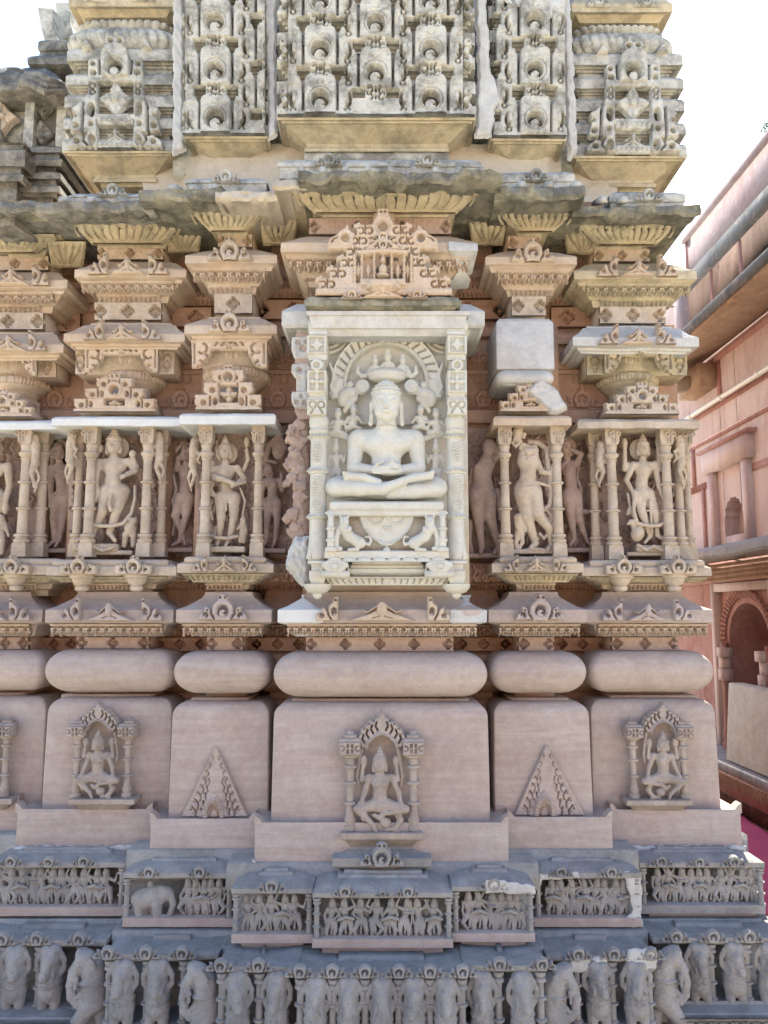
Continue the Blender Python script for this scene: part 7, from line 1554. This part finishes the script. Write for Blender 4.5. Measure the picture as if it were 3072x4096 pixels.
for key, x0, x1, yt, yk, Y, yf, ex, px_ in EL:
    mat = M['base']; h = yt-yk
    mb = MB(); block(mb, x0, x1, Y+.13, [(yf+4, 0), (yt-4, 0)], back=.3); ep = mb.build('elephant_frieze', mat, T)
    mb = MB(); block(mb, x0, x1, Y, [(yt+26, -30), (yt+22, -2), (yt+20, 0), (yt, 0), (yt-4, -6), (yt-h*.45, -52), (yt-h*.48, -60), (yt-h*.9, -112), (yt-h*.92, -124), (yk-14, -128)], back=.3, jit=1.8, seed=x0+9); rf = mb.build('frieze_roof', mat, ep, smooth=40)
    mb = MB(); block(mb, x0-10, x1+10, Y-.02, [(yf+90, 0), (yf+22, 0), (yf+4, -10), (yf, -30)], back=.4, jit=1); mb.build('frieze_floor', mat, ep, smooth=30)
    for x in px_:
        if x < 3070: post(x, yt+20, yf, Y+.012, 19, mat, ep, 'frieze_pillar')
        s = 25; 
        if -10 < x < 3060:
            r = Rel(x-s*2.5, yt+16-s*2.3, x+s*2.5, yt+18, 2.2, 0); half_moon(r, x, yt+14-s, s, 16, top=False); orn('scroll_ornament', r, Y+.002, mat, rf)
    for x in ex: put_eleph(ei, x, yf, Y+.045, (yf-yt-4)/280.0*1.05 if key in ('l0', 'r0', 'l1', 'r1') else 1.0, ep, 1.0 if key in ('l0', 'r0', 'l1', 'r1') else 1.12); ei += 1
corner_elephant(362, 3806, 2.95, -1, ep); corner_elephant(806, 3858, 2.83, -1, ep); corner_elephant(2232, 3862, 2.83, 1, ep); corner_elephant(2665, 3796, 2.95, 1, ep)
ragged('lime_repair', [(2512, 3800), (2620, 3796), (2622, 3872), (2560, 3885), (2508, 3866)], 2.848, 9, M['plaster'], 91, 4, 3, 8)
ragged('lime_repair', [(2278, 3842), (2420, 3826), (2428, 3870), (2360, 3888), (2276, 3882)], 2.85, 9, M['plaster'], 92, 5, 3, 8)
ragged('lime_repair', [(2150, 3600), (2160, 3500), (2310, 3492), (2318, 3510), (2165, 3516)], 3.02, 5, M['plaster'], 93, 3, 3, 5)
# next tier below: a small lotus band at the lower right
for x0, x1, y, Y in ((2700, 3200, 4052, 2.90), (-200, 300, 4070, 2.90)):
    mb = MB(); block(mb, x0, x1, Y, [(4250, 0), (y+10, 0), (y, -4), (y-8, -20), (y-40, -60)], back=.4, jit=1); lb = mb.build('lotus_course', M['base'], T, smooth=35)
    leaf_strip('leaf_fringe', x0+10, x1-10, y+8, y+70, Y-.002, 44, M['base'], lb)
mb = MB(); mb.box(-1.9, 1.75, 2.75, 3.6, .01, .13); mb.build('footing', M['base'], T)
# ================================================================ BEHIND THE TEMPLE: SIDE SPIRE AT THE UPPER LEFT
sp = thing('side_spire', 'dark weathered smaller spire with flower panels and squat dome, behind the tower at upper left', 'spire', (-2.0, 4.6, 0))
Y = 4.15
mb = MB(); block(mb, -260, 236, Y, [(900, -60), (790, -60), (788, -30), (770, -30), (768, 0), (745, 0), (742, -40), (716, -40), (714, -8), (690, -8), (688, -50), (668, -46), (664, -10), (640, 8), (636, -20), (612, -24), (610, 0), (588, 0), (584, -50)], back=.8, jit=5, seed=4); mb.build('stepped_base', M['dark'], sp, smooth=30)
mb = MB(); block(mb, -260, 92, Y-.10, [(800, -60), (724, -60), (722, -10), (700, 0), (698, -30), (672, -30), (668, 0), (640, 10), (600, 10), (596, -20), (574, -20), (570, 0)], back=.8, jit=5, seed=6); mb.build('stepped_base', M['dark'], sp, smooth=30)
mb = MB(); block(mb, -240, 252, Y+.09, [(590, 0), (372, 0)], back=.6); mb.build('panel_wall', M['grey'], sp)
for x0, x1, d in ((82, 130, 0), (210, 262, .03), (-40, -5, 0)):
    mb = MB(); block(mb, x0, x1, Y+d, [(588, -4), (574, 0), (392, 0), (380, 8), (370, 8)], back=.2, jit=2); mb.build('pilaster', M['grey'], sp, smooth=30)
r = Rel(-50, 390, 84, 580, 2.8, 0); flower(r, 20, 482, 62, 22, math.pi/2); r.obj('flower_panel', Y+.05, M['fig'], sp)
for cx, cy, s in ((180, 432, 40), (176, 540, 40)):
    r = Rel(cx-48, cy-52, cx+48, cy+52, 2.8, 0); r.poly([(cx-6, cy-50), (cx+44, cy), (cx-6, cy+50), (cx-38, cy)], 18); r.circ(cx, cy-4, 13, 2, True); r.circ(cx-3, cy+2, 7, 14); r.circ(cx+6, cy-24, 5, 2, True); r.circ(cx+8, cy+22, 6, 2, True); r.obj('leaf_panel', Y+.07, M['dark'], sp)
mb = MB(); block(mb, -260, 262, Y-.10, [(392, -60), (372, -20), (360, 0), (338, 6), (328, 0), (316, -40), (296, -80), (272, -170)], back=.5, jit=7, seed=3, rnd=40); mb.build('dome_roof', M['dark'], sp, smooth=60)
P = at(40, 330, Y-.05); mb = MB(); mb.lathe((P[0], Y+.02, P[2]), [(-.02, .10), (0, .105), (.04, .10), (.07, .07), (.09, .05), (.105, .055), (.12, .02)], 18, True, .06, 6); mb.build('finial_bud', M['dark'], sp, smooth=50)
for k, (a, b, y) in enumerate(((88, 262, 330), (100, 262, 318), (110, 262, 308))):
    P0 = at(a, y, Y-.1); P1 = at(a+90, y+(38-k*12), Y-.16); P2 = at(262, y+30, Y-.08); mb = MB(); mb.tube([P0, (P0+P1)/2+np.array([0, 0, .014]), P1, P2], [.03, .026, .02, .008], 10); mb.build('drooping_petal', M['dark'], sp, smooth=60)
mb = MB(); block(mb, 108, 300, Y+.05, [(275, -30), (262, -10), (256, 0), (232, 4), (226, -6), (222, -40), (206, -46), (202, -38), (196, -34), (168, -34), (162, -44)], back=.5, jit=4, seed=9); mb.build('cap_slab', M['dark'], sp, smooth=30)
for x0, x1, y0, y1, d in ((152, 232, 30, 166, 0), (222, 300, 10, 150, .12)):
    mb = MB(); A = [at(x0, y0, Y+.1+d), at(x1-18, y0+4, Y+.1+d), at(x1, y1, Y+.1+d), at(x0+26, y1, Y+.1+d)]
    m1 = [A[0]*.5+A[3]*.5+np.array([-.006, 0, 0]), A[1]*.5+A[2]*.5+np.array([-.02, 0, 0])]
    rr = [[A[3], A[2], A[2]+np.array([.03, .14, 0]), A[3]+np.array([.03, .14, 0])], [m1[0], m1[1], m1[1]+np.array([.03, .14, 0]), m1[0]+np.array([.03, .14, 0])], [A[0], A[1], A[1]+np.array([.03, .14, 0]), A[0]+np.array([.03, .14, 0])]]
    mb.rings([wob(np.array(q), .006, 9, 2) for q in rr]); mb.build('curved_rib', M['grey'], sp, smooth=30)
# ================================================================ THE RED COURTYARD BUILDING ON THE RIGHT
def paint(name, a, b, c, fac=.6, seed=0, worn=(.50, .40, .36)):
    g = NG(name); off = g.n('ShaderNodeVectorMath', operation='ADD'); off.inputs[1].default_value = (seed, seed*2.1, seed*.7); g.l(g.P, off.inputs[0]); P = off.outputs[0]
    col = g.mix(g.ramp(g.noise(2.2, 5, .6, P, .5), [(.35, 0.0), (.65, 1.0)]), a, b)
    st = g.noise(1.0, 5, .6, g.map((5, 5, 1.6), (0, 0, 0), P), .5); col = g.mix(g.math('MULTIPLY', g.ramp(st, [(.50, 0.0), (.68, 1.0)]), fac), col, c)
    w = g.noise(14, 7, .7, P, .4); col = g.mix(g.math('MULTIPLY', g.ramp(w, [(.52, 0.0), (.62, 1.0)]), .6), col, worn)
    gr_ = g.noise(1.0, 6, .7, g.map((9, 9, 1.1), (0, 0, 0), P), .8); col = g.mix(g.math('MULTIPLY', g.ramp(gr_, [(.52, 0.0), (.72, 1.0)]), .45), col, tuple(v*.45 for v in a))
    g.l(col, g.b.inputs['Base Color']); g.b.inputs['Roughness'].default_value = .9; g.b.inputs['Specular IOR Level'].default_value = .2
    g.l(g.bump(g.noise(45, 5, .7, P), .6, .006), g.b.inputs['Normal']); return g.m
M['red'] = paint('red_painted_stone', (.33, .165, .15), (.41, .25, .23), (.21, .08, .07), .5, 1, (.44, .28, .24))
M['rosewall'] = paint('faded_rose_plaster', (.53, .42, .41), (.60, .50, .485), (.42, .27, .26), .6, 2, (.56, .50, .48))
M['lavender'] = paint('pale_lavender_parapet', (.28, .23, .245), (.32, .265, .28), (.30, .19, .20), .5, 3, (.40, .34, .34))
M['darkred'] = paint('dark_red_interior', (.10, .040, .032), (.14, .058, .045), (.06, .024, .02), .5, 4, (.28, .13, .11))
M['coping'] = paint('blackened_coping', (.12, .125, .135), (.17, .17, .18), (.07, .07, .075), .6, 5, (.30, .25, .25))
M['soffit'] = paint('rusty_soffit', (.34, .235, .17), (.42, .31, .23), (.26, .16, .11), .5, 6, (.50, .36, .25))
M['awning'] = paint('grey_awning_stone', (.26, .28, .31), (.34, .36, .38), (.20, .20, .22), .4, 7, (.42, .36, .35))
XW = 3.0
def wl(px, py, X=XW):
    dx = (px-CX)/F; dy = -(py-CY)/F; t = X/dx; return (CP-dy*SP)*t, CAMZ+(SP+dy*CP)*t
bd = thing('red_building', 'long red and rose painted building with cornice and arched doorway, receding on the right', 'building', (XW, 7, 0))
def wb(name, y0, y1, z0, z1, out, mat, par=None, inn=.05, X=XW, bev=0):
    mb = MB(); mb.box(X-out, X+inn, y0, y1, z0, z1); return mb.build(name, M[mat], par or bd)
ya, yb, za, zb = 6.30, 7.03, .42, 1.68
def arch_hole(mb, y0, y1, z0, z1, ym0, ym1, zs, zt, X, n=14, cusp=0):
    """wall face in the plane x = X from (y0,z0) to (y1,z1) with an arched opening ym0..ym1 springing at zs"""
    c = (ym0+ym1)/2; rr = (ym1-ym0)/2; pts = []
    for k in range(n+1):
        a = math.pi*k/n; s = 1-cusp*abs(math.sin(a*cusp and a*7 or 0)); pts.append((c-rr*math.cos(a)*s, zs+(zt-zs)*math.sin(a)*s))
    v = [(X, y0, z0), (X, ym0, z0), (X, ym0, zs)]
    mb.add([(X, y0, z0), (X, ym0, z0), (X, ym0, z1), (X, y0, z1)], [(0, 1, 2, 3)]); mb.add([(X, ym1, z0), (X, y1, z0), (X, y1, z1), (X, ym1, z1)], [(0, 1, 2, 3)])
    for a, b in zip(pts[:-1], pts[1:]): mb.add([(X, a[0], a[1]), (X, b[0], b[1]), (X, b[0], z1), (X, a[0], z1)], [(0, 1, 2, 3)]); mb.add([(X, a[0], a[1]), (X, b[0], b[1]), (X+.5, b[0], b[1]), (X+.5, a[0], a[1])], [(0, 1, 2, 3)])
    for y in (ym0, ym1): mb.add([(X, y, z0), (X, y, zs), (X+.5, y, zs), (X+.5, y, z0)], [(0, 1, 2, 3)])
    return pts
mb = MB(); arch_hole(mb, 3.0, 12.0, .02, 2.05, ya, yb, 1.38, zb, XW); mb.build('lower_wall', M['red'], bd)
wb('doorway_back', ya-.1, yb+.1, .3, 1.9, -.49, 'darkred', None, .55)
mb = MB(); arch_hole(mb, 3.0, 12.0, 2.05, 4.9, 6.62, 7.0, 2.42, 2.60, XW, 22, .12); mb.build('upper_wall', M['rosewall'], bd)
wb('window_back', 6.55, 7.05, 2.15, 2.7, -.12, 'rosewall', None, .2)
wb('window_sill', 6.62, 7.0, 2.05, 2.26, -.002, 'rosewall', None, .12)
# window frame: pilasters, lintel, sill
wb('window_frame', 6.42, 6.52, 2.14, 2.85, .05, 'rosewall'); wb('window_frame', 7.10, 7.22, 2.14, 2.85, .05, 'rosewall'); wb('lintel', 6.36, 7.30, 2.851, 3.05, .065, 'rosewall'); wb('lintel', 6.30, 7.36, 3.051, 3.08, .08, 'red')
# red painted framing
for z0, z1 in ((3.84, 3.92), (3.42, 3.49), (2.74, 2.80), (2.10, 2.16), (3.16, 3.20)):
    if z0 == 2.74: wb('red_band', 3.0, 6.40, z0, z1, .012, 'red'); wb('red_band', 7.23, 12, z0, z1, .012, 'red')
    else: wb('red_band', 3.0, 12, z0, z1, .012 if z0 < 3.8 else .02, 'red')
for y, z0, z1 in ((5.9, 3.201, 3.839), (6.95, 3.491, 3.839), (7.9, 3.201, 3.419), (7.62, 2.801, 3.159), (6.05, 2.161, 2.739), (7.42, 2.161, 2.739), (8.2, 2.161, 2.739), (5.5, 2.801, 3.159), (8.6, 2.801, 3.159), (9.2, 3.491, 3.839), (8.9, 2.161, 2.739), (9.8, 2.161, 3.8)):
    wb('red_band', y-.035, y+.035, z0, z1, .014, 'red')
for y0, y1, z0, z1 in ((5.6, 6.3, 2.25, 2.66), (7.46, 7.8, 2.3, 2.66), (7.0, 7.55, 2.86, 3.12), (6.0, 6.9, 3.24, 3.38)): pass
# main cornice with soffit
mb = MB(); mb.rings([[(XW+.05, y, 3.95), (XW-.48, y, 3.84), (XW-.50, y, 3.86), (XW-.50, y, 3.93), (XW-.44, y, 3.98), (XW-.06, y, 4.12), (XW+.05, y, 4.12)] for y in np.linspace(3.0, 7.9, 12)]); mb.build('cornice', M['soffit'], bd)
mb = MB(); mb.rings([[(XW-.44, y, 3.985), (XW-.505, y, 3.94), (XW-.505, y, 3.855), (XW-.515, y, 3.85), (XW-.515, y, 3.945), (XW-.44, y, 4.0), (XW-.06, y, 4.135), (XW-.06, y, 4.125)] for y in np.linspace(3.0, 7.9, 12)]); mb.build('cornice_edge', M['coping'], bd)
wb('bracket_block', 7.0, 7.5, 3.62, 3.839, .16, 'soffit')
mb = MB(); mb.rings([[(XW-.17+a, 7.28+b, 3.66+c) for a, b, c in ((0, -.08, 0), (0, .08, 0), (0, .08, .12), (0, -.08, .12))], [(XW-.52+a, 7.30+b, 3.60+c) for a, b, c in ((0, -.07, 0), (0, .07, 0), (0, .07, .11), (0, -.07, .11))]]); mb.build('water_spout', M['mortar'], bd)
# upper storey and parapet
wb('attic_wall', 3.0, 7.9, 4.13, 4.72, .0, 'rosewall', inn=.3)
for y in (4.6, 5.2, 5.8, 6.4, 7.0, 7.6): wb('red_band', y-.02, y+.02, 4.14, 4.71, .012, 'red')
wb('dark_coping', 3.0, 7.75, 4.72, 4.86, .05, 'coping', inn=.3); wb('parapet', 3.0, 7.55, 4.862, 5.24, .0, 'lavender', inn=.25); wb('parapet_cap', 3.0, 7.58, 5.242, 5.30, .035, 'lavender', inn=.3); wb('corner_pier', 7.56, 7.80, 4.0, 4.95, .06, 'lavender', inn=.3); wb('red_band', 7.52, 7.559, 4.86, 5.24, .012, 'red')
for y, z, r_ in ((8.3, 4.55, .24), (8.9, 4.35, .22)):
    mb = MB(); mb.lathe((XW+.25, y, z), [(-.6, r_*.9), (-.05, r_*.9), (-.04, r_*1.15), (0, r_), (.1, r_*.95), (.2, r_*.6), (.26, .02)], 20); mb.build('roof_cupola', M['coping'], bd, smooth=40)
# awning over the doorway with a carved frieze below
mb = MB(); mb.rings([[(XW+.02, y, 2.10), (XW-.36, y, 2.03+.01*math.sin(y*7)), (XW-.38, y, 2.05+.01*math.sin(y*7)), (XW-.37, y, 2.10), (XW-.2, y, 2.16), (XW+.02, y, 2.20)] for y in np.linspace(3.0, 12, 40)]); mb.build('awning', M['awning'], bd, smooth=30)
wb('frieze_band', 3.0, 9, 1.86, 2.04, .05, 'red')
mb = MB()
for row in range(4):
    for i in range(70):
        y = 5.6+i*.032+(row % 2)*.016; z = 1.875+row*.04; mb.add([(XW-.052, y-.013, z), (XW-.052, y+.013, z), (XW-.052, y+.013, z+.03), (XW-.052, y-.013, z+.03), (XW-.072, y, z+.015)], [(0, 1, 4), (1, 2, 4), (2, 3, 4), (3, 0, 4)])
o = mb.build('diamond_carving', M['soffit'], bd)
for y0, y1, z0, z1 in ((yb+.14, yb+.22, .45, 1.85), (ya-.22, ya-.14, .45, 1.85), (ya-.14, yb+.14, 1.78, 1.85)): wb('door_frame', y0, y1, z0, z1, .06, 'rosewall')
mb = MB(); c = (ya+yb)/2
for k in range(30):
    a = math.pi*k/29; p = (c-math.cos(a)*.41, 1.38+math.sin(a)*.35); mb.tube([(XW-.012, p[0], p[1]), (XW-.03, c-math.cos(a)*.47, 1.38+math.sin(a)*.42)], [.012, .017], 6)
mb.build('arch_rim_carving', M['red'], bd, smooth=50)
for q in (-1, 1):
    mb = MB(); mb.lathe((XW-.03, c+q*.41, .44), [(0, .05), (.05, .05), (.07, .035), (.12, .045), (.2, .032), (.55, .03), (.6, .045), (.66, .05), (.7, .03), (.9, .03)], 12); mb.build('door_column', M['red'], bd, smooth=40)
    mb = MB(); mb.box(XW-.1, XW+.0, c+q*.36-.05, c+q*.36+.05, 1.22, 1.30); mb.box(XW-.08, XW+.0, c+q*.38-.045, c+q*.38+.045, 1.12, 1.218); mb.box(XW-.09, XW+.0, c+q*.37-.05, c+q*.37+.05, 1.02, 1.118); mb.build('stepped_bracket', M['rosewall'], bd)
wb('ledge', 3.0, 12, .34, .42, .30, 'awning', inn=.4); wb('ledge_band', 3.0, 12, .16, .338, .24, 'red'); 
mb = MB()
for i in range(60): y = 4.2+i*.06; mb.add([(XW-.242, y-.025, .30), (XW-.242, y+.025, .30), (XW-.242, y, .2), (XW-.265, y, .27)], [(0, 1, 3), (1, 2, 3), (2, 0, 3)])
mb.build('leaf_row', M['soffit'], bd)
wb('base_wall', 3.0, 12, .01, .158, .18, 'darkred')
# pipe
mb = MB(); pts = [(XW-.06, 3.2+i*.5, 3.46+.004*math.sin(i)) for i in range(14)]; mb.tube(pts, .022, 10)
for i in range(9):
    y = 4.0+i*.7; mb.tube([(XW-.06, y-.025, 3.462), (XW-.06, y+.025, 3.462)], .028, 10)
g = NG('white_plastic_pipe'); g.l(g.mix(g.noise(12), (.62, .60, .55), (.72, .70, .66)), g.b.inputs['Base Color']); g.b.inputs['Roughness'].default_value = .4
o = mb.build('water_pipe', g.m, None, smooth=40); tag(o, 'white plastic pipe running along the red building above the small window', 'pipe')
# stone slab in the doorway
mb = MB(); V = wob(np.array([[XW-.26+a, y, z] for y, z, a in ((5.3, .425, 0), (6.62, .425, 0), (6.60, 1.04, .05), (5.3, 1.03, .05))]), .004, 4); V2 = V+np.array([.13, 0, 0]); mb.rings([V, V2]); o = mb.build('stone_slab', M['plaster'], None); tag(o, 'cream cut stone slab standing on the ledge before the arched doorway', 'slab')
bm_ = o.modifiers.new('bevel', 'BEVEL'); bm_.width = .012; bm_.segments = 2
# magenta cloth on the floor
nx, ny = 30, 30; U, V = np.meshgrid(np.linspace(2.0, 2.78, nx), np.linspace(4.2, 6.6, ny)); Z = .012+.012*(1+np.sin(U*19+V*6))*.5+.008*(1+np.sin(V*17-U*5))*.5; P = np.stack([U+.02*np.sin(V*5), V, Z], -1).reshape(-1, 3); idx = np.arange(nx*ny).reshape(ny, nx); q = np.stack([idx[:-1, :-1], idx[1:, :-1], idx[1:, 1:], idx[:-1, 1:]], -1).reshape(-1, 4)
g = NG('magenta_cloth'); g.l(g.mix(g.noise(30, 3), (.50, .06, .16), (.60, .10, .22)), g.b.inputs['Base Color']); g.b.inputs['Roughness'].default_value = .85
c0 = P.mean(0); g.l(g.bump(g.noise(220, 3), .7, .003), g.b.inputs['Normal']); o = link('floor_cloth', mesh_np('floor_cloth', P-c0, q, True), g.m, None, Vector(c0)); md = o.modifiers.new('s', 'SOLIDIFY'); md.thickness = .006; tag(o, 'magenta cloth lying on the courtyard floor at the right edge', 'cloth')
# a wire across the sky and a sprig of leaves
def ray(px, py, D): 
    return np.array(at(px, py, D))
A = ray(2744, 790, 9.0); B = ray(3300, 340, 5.0); mb = MB(); mb.tube([A+(B-A)*t+np.array([0, 0, -.15*math.sin(math.pi*t)]) for t in np.linspace(0, 1, 12)], .0028, 5); g = NG('grey_wire'); g.b.inputs['Base Color'].default_value = (.35, .35, .36, 1); o = mb.build('wire', g.m, None); tag(o, 'thin grey wire crossing the bright sky at upper right', 'wire')
rs = np.random.RandomState(4); mb = MB(); C0 = ray(3072, 505, 12.0)
for i in range(90):
    p = C0+rs.randn(3)*np.array([.05, .1, .075]); d = rs.randn(3); d /= np.linalg.norm(d); e = np.cross(d, rs.randn(3)); e /= np.linalg.norm(e); s = .035; mb.add([p-d*s, p+e*s*.4, p+d*s, p-e*s*.4], [(0, 1, 2, 3)])
tree = thing('tree', 'sprig of green leaves just entering the sky at the right edge', 'tree', (C0[0]+.5, 12, 0))
g = NG('leaf_green'); g.l(g.mix(g.noise(8), (.05, .10, .03), (.10, .17, .05)), g.b.inputs['Base Color']); mb.build('crown', g.m, tree)
mb = MB(); mb.tube([(C0[0]+.9, 12, 0), (C0[0]+.85, 12, 3), (C0[0]+.6, 12, C0[2]-.3), tuple(C0)], [.12, .09, .04, .01], 8); g = NG('bark'); g.b.inputs['Base Color'].default_value = (.12, .09, .06, 1); mb.build('trunk', g.m, tree, smooth=50)
# unseen wall behind the viewer, added for the fill light on the temple
cw = MB(); cw.box(-14, 14, -10.6, -10, 0, 4.6); cw.box(-14, 14, -10, -9.7, 4.0, 4.2); o = cw.build('fill_wall', M['rust'], None); tag(o, 'plain brown stone wall added out of view opposite the temple for fill light', 'wall')
# ================================================================ GROUND
mb = MB(); mb.add([(-60, -60, 0), (60, -60, 0), (60, 90, 0), (-60, 90, 0)], [(0, 1, 2, 3)])
g = NG('courtyard_stone'); c = g.mix(g.noise(1.5, 5), (.58, .51, .37), (.66, .60, .46)); g.l(c, g.b.inputs['Base Color']); g.b.inputs['Roughness'].default_value = .9
tag(mb.build('ground', g.m), kind='structure')
